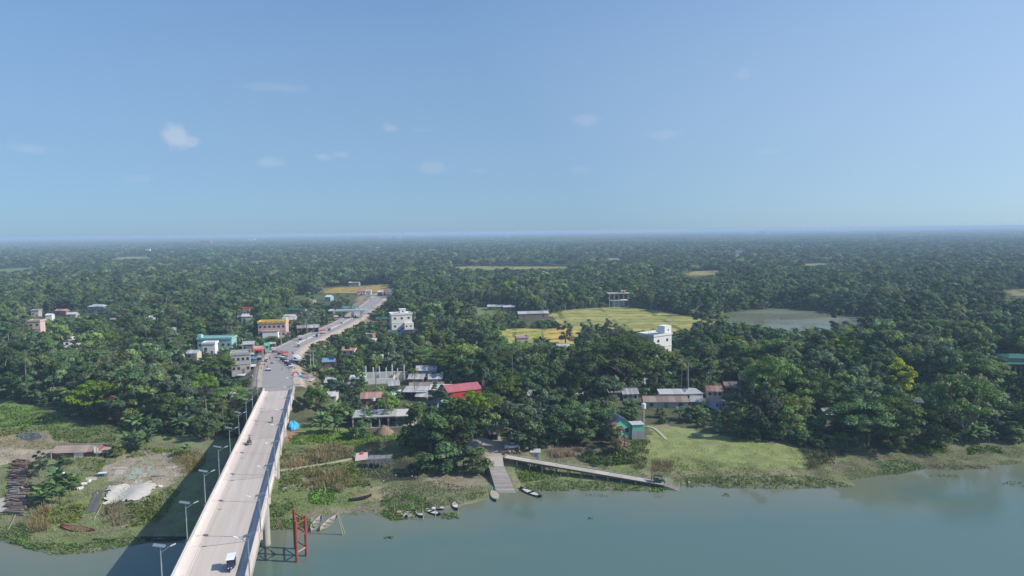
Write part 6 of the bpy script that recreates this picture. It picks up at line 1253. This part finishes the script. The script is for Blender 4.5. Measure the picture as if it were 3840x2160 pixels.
for (k, v, px, py, h, sw, lab) in HERO:
    p = gat(px, py); D_ = depth(p); s_ = FPX / D_; r_ = TREES[k][v % len(TREES[k])][3] * h / TREES[k][v % len(TREES[k])][2] * sw * s_
    if k == 'yellowtree': orect(px - r_, py - h * s_, px + r_, py - h * s_ * .35, D_ + 4)
    if D_ > 195: orect(px - r_ * .75, py - h * s_ * .97, px + r_ * .75, py - h * s_ * (.62 if k == 'rain' else .5), D_ - 4)
HEROP = np.array([tuple(gat(a[2], a[3])) for a in HERO])
BAN = [('banana grove between the bridge and the unfinished house', [(1205, 1600), (1230, 1575), (1260, 1590), (1275, 1615), (1300, 1570), (1315, 1600), (1345, 1590), (1365, 1575), (1380, 1600), (1250, 1625), (1220, 1630)]),
       ('banana plants beside the red-walled shed', [(470, 1685), (500, 1672), (525, 1680), (555, 1668), (545, 1690)]),
       ('banana plants in front of the log pile', [(190, 1870), (225, 1858), (255, 1845), (285, 1835), (170, 1890), (240, 1880), (205, 1835), (150, 1905)]),
       ('banana plants in the shade behind the meadow', [(2580, 1575), (2640, 1580), (2790, 1640), (2960, 1600), (2985, 1625), (3010, 1590), (3045, 1635), (3090, 1655), (3660, 1668), (3690, 1655), (3640, 1650)]),
       ('banana plants below the left bridge approach', [(830, 1525), (850, 1530), (770, 1530), (700, 1560)])]
for lab, pts in BAN:
    for i, (px, py) in enumerate(sorted(pts)):
        p = gat(px, py); plant('banana', i, (p.x, p.y, p.z - .05), random.uniform(.85, 1.2), i * 2.1, '%s from the left of the %s' % (('first', 'second', 'third', 'fourth', 'fifth', 'sixth', 'seventh', 'eighth', 'ninth', 'tenth', 'eleventh', 'twelfth')[i], lab.replace('banana grove', 'banana plants')), lab)
p = gat(682, 1710); plant('banana', 1, p, .75, .4, 'single banana plant at the far corner of the drying yard')

# ---- scattered trees
FRONT = [(-900, 1560), (0, 1500), (120, 1512), (215, 1540), (330, 1590), (560, 1622), (760, 1648), (905, 1648), (945, 1560), (960, 1520), (1100, 1500), (1120, 1560), (1190, 1590), (1320, 1580), (1400, 1540), (1560, 1570), (1580, 1680), (1740, 1690), (1780, 1640), (1900, 1640),
         (1960, 1685), (2180, 1690), (2330, 1660), (2380, 1600), (2440, 1580), (2560, 1600), (2700, 1625), (2850, 1655), (2960, 1690), (3150, 1712), (3300, 1700), (3420, 1690), (3600, 1670), (3840, 1660), (4700, 1660)]
FRX, FRY = zip(*FRONT)
g = np.random.default_rng(77)
def jgrid(y0, y1, st, half=.83):
    xs = np.arange(-y1 * half - 60, y1 * half + 60, st); ys = np.arange(y0, y1, st); A, B = np.meshgrid(xs, ys)
    A = A.ravel() + g.uniform(-.5, .5, A.size) * st; B = B.ravel() + g.uniform(-.5, .5, B.size) * st
    k = np.abs(A) < B * half + 60
    return A[k], B[k]
def prepare(X, Y, Hh, Rr, strict=True):
    Z = hfun(X, Y); P = proj(np.stack([X, Y, Z], 1)); keep = np.ones(len(X), bool)
    keep &= P[:, 1] < np.interp(P[:, 0], FRX, FRY)
    ds, _ = polydist(X, Y, SH, False); keep &= ds > 14
    dr, tr = polydist(X, Y, ROADN, False); keep &= (dr > ROADW + 4 + Rr * .6) | (Y > 900)
    bt = (X - BA.x - BD.x * Y) * BL.x; keep &= (Y > B_Y1 + 6) | (np.abs(bt - BMID) > 6.5 + Rr)
    keep &= ~(inpoly(X, Y, POND)); dp, _ = polydist(X, Y, POND, True); keep &= dp > 2 + Rr * .5
    for w in FIELDW:
        dw, _ = polydist(X, Y, w, True); keep &= ~(inpoly(X, Y, w)) & (dw > Rr * .7)
    for fx_, fy_, fr_ in FOOT: keep &= np.hypot(X - fx_, Y - fy_) > fr_ + .5 * Rr + .8
    for fx_, fy_, fr_ in LANE:
        dx_ = X - fx_; keep &= ~((dx_ > 0) & (dx_ < 6 + Hh * 1.25) & (np.abs(Y - fy_ + .13 * dx_) < fr_ * .8 + Rr * .6) & (Hh > 4))
    s = FPX / P[:, 2]
    for poly, D in OPEN:
        xs_, ys_ = zip(*poly); m = keep & (P[:, 2] < D + 3) & (P[:, 0] + Rr * s > min(xs_)) & (P[:, 0] - Rr * s < max(xs_)) & (P[:, 1] > min(ys_)) & (P[:, 1] - Hh * s < max(ys_))
        idx = np.nonzero(m)[0]
        if not len(idx): continue
        hit = np.zeros(len(idx), bool)
        for fx in (-1.1, -.55, 0, .55, 1.1):
            for fz in (.25, .5, .8, 1.0):
                wq = 1.0 if fz < .8 else .7
                hit |= inpoly(P[idx, 0] + fx * wq * Rr[idx] * s[idx], P[idx, 1] - fz * Hh[idx] * s[idx], poly)
        keep[idx[hit]] = False
    return keep, Z, P
for k_, w in enumerate(FIELDW):
    if k_ in (1, 2, 3, 4): continue
    wp = proj(np.array([(a, b, 3.7) for a, b in w])); opening([(a, b + 2) for a, b in wp[:, :2]], wp[:, 2].max())
opening([(2610, 1206), (2700, 1186), (2830, 1166), (2960, 1162), (3080, 1170), (3180, 1182), (3250, 1194), (3210, 1208), (3040, 1222), (2960, 1226), (2900, 1212), (2780, 1203)], 640)
opening([(2080, 1186), (2160, 1166), (2320, 1154), (2440, 1166), (2620, 1196), (2560, 1226), (2440, 1236), (2380, 1224), (2330, 1192), (2250, 1210), (2140, 1216)], 640)
opening([(1862, 1240), (1960, 1236), (2020, 1240), (2010, 1262), (1890, 1264)], 480); opening([(2050, 1240), (2160, 1234), (2160, 1284), (2070, 1282)], 480); opening([(1720, 1164), (1800, 1156), (1800, 1176), (1720, 1182)], 560)
rp = []
for i in list(range(0, len(ROADC), 2)):
    p = ROADC[i]; d = ROADC[min(i + 1, len(ROADC) - 1)] - ROADC[max(i - 1, 0)]; s_ = Vector((d.y, -d.x, 0)).normalized(); rp.append((p - s_ * 6.2, p + s_ * 6.2))
rpp = [tuple(proj(np.array([tuple(a)]))[0, :2]) for a, b in rp] + [tuple(proj(np.array([tuple(b)]))[0, :2]) for a, b in reversed(rp)]
opening(rpp, 620)
KINDS = ['mango', 'leafy', 'tall', 'greytree', 'palm', 'betel', 'bamboo', 'rain', 'banana', 'drytree', 'bush', 'darkbush']
KW = np.array([.22, .33, .08, .08, .07, .04, .085, .055, .03, .01, 0, 0])
def scatter(y0, y1, st, tall_only=False):
    X, Y = jgrid(y0, y1, st); n = len(X); kw = KW.copy()
    K = g.choice(len(KINDS), n, p=kw / kw.sum()); Vv = g.integers(0, 12, n); S = g.uniform(.8, 1.5, n)
    S = np.where(K == 7, S * .85, S)
    Hh = np.array([TREES[KINDS[k]][v % len(TREES[KINDS[k]])][2] for k, v in zip(K, Vv)]) * S
    Rr = np.array([TREES[KINDS[k]][v % len(TREES[KINDS[k]])][3] for k, v in zip(K, Vv)]) * S
    keep, Z, P = prepare(X, Y, Hh, Rr)
    hd = np.min(np.hypot(X[:, None] - HEROP[None, :, 0], Y[:, None] - HEROP[None, :, 1]), 1) if y0 < 420 else np.full(n, 99.)
    keep &= hd > 3.2
    return [q[keep] for q in (X, Y, Z, K, Vv, S, P[:, 2], P[:, 0], P[:, 1], Hh, Rr)]
near = scatter(165, 420, 6.2); mid = scatter(420, 760, 8.0)
KW = np.array([0, 0, 0, 0, 0, 0, 0, 0, .18, 0, .52, .30]); low = scatter(165, 560, 4.6)
allt = [np.concatenate(a) for a in zip(near, mid, low)]
X, Y, Z, K, Vv, S, Dd, PXx, PYy, Hh, Rr = allt
vis = (PXx > -150) & (PXx < 3990)
order = np.argsort(np.where(vis, -(Hh * Rr) / Dd ** 2, 0)); isobj = np.zeros(len(X), bool)
istree = np.isin(K, [0, 1, 2, 3, 6, 7, 9]); cap = {True: 300 - len(HERO), False: 230}
for t in (True, False):
    o_ = [i for i in order if istree[i] == t and vis[i]][:cap[t]]; isobj[o_] = True
LOOK = {'mango': 'dark round-crowned tree', 'leafy': 'mid-green leafy tree', 'tall': 'tall narrow-crowned tree', 'greytree': 'greyish-green tree', 'palm': 'feathery coconut palm', 'betel': 'slender betel palm', 'bamboo': 'pale drooping bamboo clump',
        'rain': 'flat-topped spreading tree', 'banana': 'broad-leaved banana plant', 'drytree': 'brownish sparse tree', 'bush': 'low green bush', 'darkbush': 'low dark bush'}
def zone(px, py):
    if px < 960: return 'in the wood left of the bridge and market road' if py > 1330 else 'among the houses beyond the left wood'
    if px < 1640: return 'among the tin-roofed houses right of the bridge end' if py > 1380 else 'along the road to the toll gate'
    if px < 2400: return 'in the wood behind the river landing' if py > 1330 else 'around the yellow fields'
    if px < 3000: return 'in the wood behind the grass meadow' if py > 1330 else 'below the pond'
    return 'in the dense wood near the right edge' if py > 1330 else 'beyond the pond on the right'
MARKS = [(1510, 1200, 'the white two-storey house'), (2490, 1270, 'the white tower building'), (1020, 1225, 'the yellow-trimmed building'), (805, 1285, 'the teal building'), (924, 1175, 'the pink tower house'), (270, 1285, 'the white flat house'), (130, 1220, 'the salmon pink house'), (360, 1155, 'the grey hipped house'),
    (905, 1360, 'the grey market building'), (1165, 1515, 'the grey bridge shed'), (1395, 1485, 'the rusty striped roof'), (1440, 1550, 'the unfinished house'), (1430, 1405, 'the column ruin'), (1745, 1440, 'the red-roofed shed'), (2350, 1585, 'the green-walled house'), (2520, 1475, 'the veranda house'), (2700, 1490, 'the pinkish hip roof'), (2322, 1115, 'the platform building'),
    (3800, 1360, 'the green-roofed building'), (1320, 1170, 'the toll gate'), (2010, 1180, 'the grey field shed'), (3380, 1380, 'the yellow flowering tree'), (2330, 1360, 'the wide rain tree'), (1850, 1690, 'the sandy landing'), (2950, 1195, 'the pond'), (3500, 1650, 'the round olive bush'), (3110, 1560, 'the pale bank roof'), (3745, 1490, 'the cream hut'), (1232, 1360, 'the blue-roofed hut'), (2120, 1262, 'the orange field'),
    (570, 1325, 'the white-roofed long shed'), (440, 1560, 'the brownish sparse tree'), (60, 1560, 'the left weedy flat'), (760, 1450, 'the bright slope tree'), (700, 1600, 'the dark left bank'), (2800, 1640, 'the meadow edge'), (3250, 1640, 'the low spreading tree'), (3700, 1690, 'the right mud bank'), (660, 1455, 'the brown slope roof'), (2010, 1480, 'the middle wood roof'), (2680, 1330, 'the wood below the pond'), (3050, 1380, 'the layered rain tree'), (3560, 1250, 'the far right wood'), (180, 1420, 'the left bank wood')]
rec = {}
for i in np.nonzero(isobj)[0]:
    cy_ = PYy[i] - Hh[i] * .55 * FPX / Dd[i]; q = min(MARKS, key=lambda m_: (m_[0] - PXx[i]) ** 2 + 1.6 * (m_[1] - cy_) ** 2); dx, dy = PXx[i] - q[0], cy_ - q[1]
    rel = ('right of' if dx > 0 else 'left of') if abs(dx) > 1.1 * abs(dy) else ('below' if dy > 0 else 'above')
    rec.setdefault((KINDS[K[i]], rel, q[2]), []).append((dx * dx + dy * dy, i))
ORD = ['nearest', 'second', 'third', 'fourth', 'fifth', 'sixth', 'seventh', 'eighth', 'ninth', 'tenth', 'eleventh', 'twelfth', 'thirteenth', 'fourteenth', 'fifteenth']
for (k, rel, mk), L_ in rec.items():
    for j, (_, i) in enumerate(sorted(L_)):
        lab = '%s %s %s' % (LOOK[k], rel, mk) + ('' if len(L_) == 1 else (', the one nearest it' if j == 0 else ', %s nearest of its kind' % ORD[min(j, 14)]))
        plant(k, int(Vv[i]), (X[i], Y[i], Z[i] - .1), float(S[i]), float(g.uniform(0, 6.28)), lab, LOOK[k] + ' ' + zone(PXx[i], PYy[i]))
# ---- the rest of the wood: one object, instanced on points
def proto(name, parts):
    """one mesh from crown + trunk"""
    me = bpy.data.meshes.new(name); bm = bmesh.new(); mats = []
    for k, src in enumerate(parts):
        n0 = len(bm.faces); bm.from_mesh(src); bm.faces.ensure_lookup_table()
        for fc in bm.faces[n0:]: fc.material_index = k
        mats.append(src.materials[0])
    bm.to_mesh(me); bm.free()
    for m_ in mats: me.materials.append(m_)
    o = bpy.data.objects.new(name, me); return o
PR = {}; plist = []
def pid(key, parts):
    if key not in PR: PR[key] = len(plist); plist.append(proto('forest_source', parts))
    return PR[key]
pts, idx, scl, rot = [], [], [], []
for i in np.nonzero(~isobj)[0]:
    k = KINDS[K[i]]; v = int(Vv[i]) % len(TREES[k]); t = TREES[k][v]
    pts.append((X[i], Y[i], Z[i] - .1)); idx.append(pid((k, v), t[:2])); scl.append(S[i]); rot.append(g.uniform(0, 6.28))
for (y0, y1, st, meshes, rr, base) in ((760, 1150, 17, GROVE, 13, 1), (1150, 2700, 24, GROVE, 14, 1), (2700, 13500, 84, FARG, 40, 1)):
    A, B = jgrid(y0, y1, st); sc_ = g.uniform(.8, 1.12, len(A)); keep, Zg, P = prepare(A, B, np.full(len(A), 12.) * sc_, np.full(len(A), float(rr)) * sc_)
    far = 8 + 0 * A
    for x_, y_, z_, s_ in zip(A[keep], B[keep], Zg[keep], sc_[keep]):
        v = int(g.integers(0, len(meshes))); pts.append((x_, y_, z_ - .6)); idx.append(pid((y0 > 2000, v), [meshes[v]])); scl.append(s_); rot.append(g.uniform(0, 6.28))
me = bpy.data.meshes.new('forest'); me.from_pydata(pts, [], [])
for nm, ty, dat in (('idx', 'INT', idx), ('scl', 'FLOAT', scl), ('rot', 'FLOAT', rot)):
    a = me.attributes.new(nm, ty, 'POINT'); a.data.foreach_set('value', np.array(dat, np.int32 if ty == 'INT' else np.float32))
forest = link_mesh('forest', me); tag(forest, 'dense hazy forest stretching to the horizon', kind='stuff')
ng = bpy.data.node_groups.new('plant_forest', 'GeometryNodeTree'); ng.interface.new_socket('Geometry', in_out='INPUT', socket_type='NodeSocketGeometry'); ng.interface.new_socket('Geometry', in_out='OUTPUT', socket_type='NodeSocketGeometry')
N, L = ng.nodes, ng.links; gi = N.new('NodeGroupInput'); go = N.new('NodeGroupOutput'); jn = N.new('GeometryNodeJoinGeometry')
def attr(nm, ty):
    n = N.new('GeometryNodeInputNamedAttribute'); n.data_type = ty; n.inputs['Name'].default_value = nm; return n.outputs['Attribute']
ai, as_, ar = attr('idx', 'INT'), attr('scl', 'FLOAT'), attr('rot', 'FLOAT'); cx_ = N.new('ShaderNodeCombineXYZ'); L.new(ar, cx_.inputs['Z'])
for k, o in enumerate(plist):
    oi = N.new('GeometryNodeObjectInfo'); oi.inputs['Object'].default_value = o; oi.inputs['As Instance'].default_value = False
    cp = N.new('FunctionNodeCompare'); cp.data_type = 'INT'; cp.operation = 'EQUAL'; L.new(ai, cp.inputs[2]); cp.inputs[3].default_value = k
    ip = N.new('GeometryNodeInstanceOnPoints'); L.new(gi.outputs[0], ip.inputs['Points']); L.new(cp.outputs[0], ip.inputs['Selection']); L.new(oi.outputs['Geometry'], ip.inputs['Instance']); L.new(cx_.outputs[0], ip.inputs['Rotation']); L.new(as_, ip.inputs['Scale']); L.new(ip.outputs[0], jn.inputs[0])
L.new(jn.outputs[0], go.inputs[0])
md = forest.modifiers.new('plant_forest', 'NODES'); md.node_group = ng
print('trees', len(X), 'objects', int(isobj.sum()), 'instances', len(pts))
# ------------------------------------------------------------------ ground cover (nobody could count it)
def cover(name, label, specs, seed):
    g_ = np.random.default_rng(seed); f = Fol()
    for poly, n, size, col, hgt, up in specs:
        xs, ys = zip(*poly); px = g_.uniform(min(xs), max(xs), n * 3); py = g_.uniform(min(ys), max(ys), n * 3); k = inpoly(px, py, poly); px, py = px[k][:n], py[k][:n]
        # pixel -> ground at mean height
        P = np.array([tuple(at(a, b, .8)) for a, b in zip(px, py)])
        for _ in range(2):
            z = np.maximum(hfun(P[:, 0], P[:, 1]), 0.02); P = np.array([tuple(at(a, b, c)) for a, b, c in zip(px, py, z)])
        cl = vnoise(P[:, 0] / 2.2, P[:, 1] / 2.2, seed); keep = g_.random(len(P)) < .15 + 1.3 * np.clip(cl - .25, 0, 1); P = P[keep]; m = len(P); cl = cl[keep]
        z = np.maximum(hfun(P[:, 0], P[:, 1]), 0.02)
        hh = hgt * g_.uniform(.3, 1.0, m) * (.5 + cl); tall = up < 0
        if tall:                                             # upright blades
            a = g_.uniform(0, 6.28, m); u = np.stack([np.cos(a), np.sin(a), 0 * a], 1); w = size * g_.uniform(.6, 1.3, m)[:, None]; tip = np.stack([g_.normal(size=m) * .35 * hh, g_.normal(size=m) * .35 * hh, hh], 1)
            B = np.stack([P[:, 0], P[:, 1], z - .05], 1); V = np.stack([B - u * w, B + u * w, B + tip + u * w * .5, B + tip - u * w * .5], 1).reshape(-1, 3); Q = np.arange(4 * m).reshape(-1, 4)
        else:
            C = np.stack([P[:, 0], P[:, 1], z + hh * .6], 1); N = g_.normal(size=(m, 3)) * .6 + np.array([0, 0, up]); V, Q = cards(C, N, np.full(m, size), g_)
        cc = np.array(col) * 1.3 * (1 + .28 * g_.normal(size=(m, 1))) * (.75 + .5 * cl[:, None]); f.add(V, Q, np.clip(cc, .01, .6))
    return tag(link_mesh(name, f.mesh(name)), label, kind='stuff')
HY = (.10, .165, .04); HYD = (.135, .155, .07); DG = (.30, .24, .125); RG = (.15, .17, .06)
cover('water_hyacinth', 'water hyacinth along the river edge', [
 ([(1425, 1880), (1520, 1850), (1600, 1870), (1620, 1910), (1560, 1945), (1480, 1955), (1430, 1930)], 3600, .22, HY, .5, 1.0), ([(1430, 1830), (1640, 1800), (1830, 1850), (1740, 1888), (1620, 1905), (1440, 1900)], 4200, .2, HYD, .3, 1.2),
 ([(1655, 1925), (1710, 1922), (1720, 1945), (1660, 1948)], 260, .22, HY, .3, 1.2), ([(1000, 1880), (1080, 1870), (1110, 1900), (1060, 1940), (1000, 1940)], 1400, .24, HY, .6, .9), ([(1000, 1950), (1160, 1940), (1180, 1980), (1000, 1990)], 1400, .22, HY, .4, 1.0),
 ([(1160, 1838), (1250, 1830), (1262, 1870), (1240, 1892), (1160, 1890)], 1600, .26, (.12, .23, .03), .6, 1.0), ([(1960, 1812), (2100, 1800), (2300, 1808), (2520, 1826), (2480, 1846), (2200, 1840), (1980, 1842)], 3200, .22, HY, .4, 1.1),
 ([(2560, 1790), (2760, 1785), (3020, 1785), (3160, 1810), (3200, 1828), (2900, 1834), (2580, 1828)], 5200, .22, (.135, .17, .06), .4, 1.1), ([(3310, 1730), (3390, 1720), (3480, 1755), (3360, 1782), (3290, 1782)], 1300, .24, (.10, .17, .05), .5, 1.0),
 ([(100, 2030), (300, 2040), (500, 2010), (560, 2030), (360, 2072), (200, 2082), (90, 2055)], 3400, .22, HY, .4, 1.1), ([(0, 1980), (90, 1960), (120, 2010), (100, 2050), (0, 2030)], 1400, .24, HY, .5, 1.0),
 ([(3480, 1740), (3690, 1745), (3720, 1758), (3500, 1766)], 700, .2, HYD, .3, 1.1), ([(3740, 1808), (3790, 1804), (3850, 1812), (3840, 1826), (3760, 1818)], 200, .22, HYD, .15, 1.5), ([(1445, 2012), (1475, 2012), (1480, 2020), (1440, 2020)], 60, .22, HY, .15, 1.5),
 ([(2195, 1852), (2260, 1850), (2280, 1862), (2200, 1862)], 90, .2, HYD, .12, 1.5), ([(2200, 1940), (2220, 1938), (2222, 1950), (2198, 1950)], 40, .2, HY, .12, 1.5), ([(2708, 1852), (2732, 1850), (2736, 1862), (2706, 1862)], 40, .2, HY, .12, 1.5), ([(3470, 1778), (3590, 1782), (3600, 1792), (3480, 1786)], 120, .2, HYD, .1, 1.5)], 5)
cover('bank_weeds', 'low green weeds covering the banks', [
 ([(0, 1520), (140, 1530), (240, 1575), (190, 1610), (0, 1640)], 5200, .28, (.10, .17, .055), .6, 1.0), ([(180, 1610), (300, 1585), (480, 1600), (430, 1660), (300, 1665), (200, 1650)], 4600, .28, (.09, .165, .05), .7, 1.0), ([(140, 1930), (260, 1880), (330, 1900), (300, 1960), (160, 1970)], 1800, .24, (.14, .19, .05), .6, .8),
 ([(470, 1900), (640, 1830), (680, 1850), (600, 1960), (480, 1980)], 2400, .26, (.12, .17, .05), .7, .7), ([(640, 1700), (720, 1690), (780, 1720), (740, 1780), (680, 1740)], 1500, .26, (.15, .18, .06), .9, .7), ([(1080, 1640), (1200, 1612), (1400, 1630), (1540, 1640), (1400, 1672), (1100, 1668)], 5200, .24, (.10, .20, .035), .5, 1.0),
 ([(1050, 1690), (1330, 1680), (1330, 1720), (1050, 1760)], 2600, .26, (.13, .15, .06), .8, .7), ([(1050, 1770), (1330, 1730), (1400, 1830), (1300, 1830), (1050, 1850)], 4200, .26, (.12, .155, .055), .7, .8), ([(1290, 1740), (1345, 1735), (1350, 1790), (1300, 1800)], 900, .26, (.10, .18, .04), .8, .8),
 ([(1930, 1760), (2060, 1740), (2100, 1790), (1960, 1810)], 1800, .26, (.11, .18, .05), .7, .8), ([(2140, 1712), (2300, 1690), (2380, 1700), (2380, 1745), (2240, 1752)], 3200, .28, (.075, .14, .045), 1.3, .6), ([(2380, 1690), (2440, 1690), (2420, 1760), (2380, 1760)], 700, .26, (.11, .13, .06), 1.0, .6),
 ([(2740, 1640), (2860, 1640), (2850, 1662), (2760, 1660)], 700, .28, (.08, .16, .04), 1.2, .7), ([(3010, 1700), (3130, 1690), (3130, 1740), (3040, 1760)], 900, .3, (.10, .125, .06), 1.6, .5), ([(3380, 1680), (3540, 1665), (3560, 1700), (3400, 1705)], 1500, .28, (.11, .18, .045), 1.4, .7), ([(3630, 1678), (3740, 1675), (3770, 1700), (3640, 1706)], 1100, .28, (.11, .19, .05), 1.0, .8),
 ([(2330, 1640), (2440, 1655), (2420, 1690), (2350, 1690)], 900, .24, (.11, .17, .05), .5, .9), ([(460, 1690), (560, 1680), (700, 1690), (640, 1700), (480, 1720)], 900, .24, (.12, .19, .05), .5, .8), ([(290, 1720), (400, 1725), (380, 1770), (300, 1765)], 1100, .24, (.12, .18, .05), .5, .9)], 6)
cover('dry_grass', 'tall dry reeds and grass on the bank', [
 ([(1150, 1690), (1260, 1670), (1330, 1690), (1280, 1725), (1160, 1735)], 3600, .05, (.235, .20, .105), 1.6, -1), ([(1140, 1770), (1280, 1755), (1330, 1800), (1280, 1850), (1160, 1830)], 4600, .05, (.225, .20, .095), 1.8, -1), ([(1060, 1715), (1170, 1705), (1150, 1750), (1060, 1760)], 2000, .05, DG, 1.3, -1),
 ([(100, 1930), (190, 1900), (190, 1990), (110, 2000)], 1600, .05, (.22, .19, .09), 1.5, -1), ([(640, 1720), (760, 1700), (770, 1740), (700, 1790)], 1600, .05, (.23, .2, .09), 1.4, -1), ([(0, 1620), (200, 1610), (320, 1640), (250, 1690), (0, 1680)], 3000, .05, (.22, .20, .10), .9, -1),
 ([(380, 1900), (470, 1880), (480, 1970), (390, 1980)], 1200, .05, (.19, .16, .09), 1.3, -1), ([(2440, 1735), (2520, 1730), (2530, 1770), (2450, 1770)], 700, .05, (.2, .16, .09), 1.3, -1), ([(3000, 1690), (3130, 1690), (3120, 1750), (3030, 1765)], 1500, .05, (.19, .17, .08), 1.5, -1), ([(2060, 1690), (2200, 1680), (2220, 1715), (2070, 1720)], 1800, .05, (.27, .21, .15), 1.3, -1), ([(1360, 1670), (1470, 1660), (1500, 1690), (1380, 1705)], 1200, .05, (.25, .19, .13), 1.4, -1)], 7)
WHOLE = [([(1040, 1620), (1560, 1650), (1600, 1740), (1840, 1800), (1830, 1870), (1450, 1930), (1190, 1935), (1010, 1990)], 16000), ([(0, 1600), (480, 1640), (780, 1690), (640, 1900), (520, 2030), (200, 2060), (0, 2010)], 16000), ([(1940, 1720), (2450, 1730), (2560, 1800), (2540, 1830), (1960, 1835)], 6000), ([(2380, 1700), (3050, 1760), (3250, 1700), (3600, 1690), (3840, 1670), (3840, 1740), (3470, 1760), (3200, 1800), (2560, 1815)], 11000)]
cover('mixed_bank_grass', 'short mixed grass tufts over the river banks', [(p_, n_, .05, c_, .45, -1) for p_, n_ in WHOLE for c_ in ((.17, .215, .07), (.21, .205, .095))] + [(p_, n_ // 3, .16, (.13, .165, .06), .3, 1.0) for p_, n_ in WHOLE], 12)
cover('meadow_grass', 'short grazed grass on the meadow', [([(2360, 1690), (2430, 1600), (2700, 1632), (2900, 1665), (3080, 1692), (3110, 1725), (3020, 1768), (2700, 1776), (2450, 1750)], 15000, .055, (.15, .19, .055), .22, -1)], 8)
# litter
g_ = np.random.default_rng(9); f = Fol(); PP = []
for poly, n in (([(2360, 1690), (3080, 1690), (3150, 1800), (2450, 1790)], 34), ([(1060, 1690), (1850, 1830), (1400, 1920), (1060, 1920)], 36), ([(200, 1800), (640, 1800), (560, 1990), (200, 1980)], 34), ([(1400, 1760), (1600, 1770), (1560, 1800), (1420, 1790)], 10)):
    xs, ys = zip(*poly); k = 0
    while k < n:
        a, b = random.uniform(min(xs), max(xs)), random.uniform(min(ys), max(ys))
        if inpoly(np.array([a]), np.array([b]), poly)[0]: p = gat(a, b); PP.append((p.x, p.y, p.z + .1)); k += 1
PP = np.array(PP); V, Q = cards(PP, g_.normal(size=PP.shape) * .4 + np.array([0, 0, 1]), np.full(len(PP), .2), g_); f.add(V, Q, np.clip(np.array((.55, .55, .52)) * (1 + .2 * g_.normal(size=(len(PP), 1))), .1, .75))
tag(link_mesh('litter', f.mesh('litter', mat_leaf('paper', .02, .0))), 'pale litter scattered over the banks', kind='stuff')
# ------------------------------------------------------------------ haze
hm = bpy.data.materials.new('haze'); hm.use_nodes = True; hn = hm.node_tree.nodes; hl = hm.node_tree.links
hn.remove(hn['Principled BSDF']); pv = hn.new('ShaderNodeVolumePrincipled'); pv.inputs['Color'].default_value = (.56, .735, .95, 1); pv.inputs['Density'].default_value = 2.1e-4; pv.inputs['Anisotropy'].default_value = 0.0
hl.new(pv.outputs[0], hn['Material Output'].inputs['Volume'])
hb = MB().slab((-14500, -900, -7), (14500, 14500, 67)).build('haze', hm); tag(hb, 'thin blue haze in the air', kind='stuff')
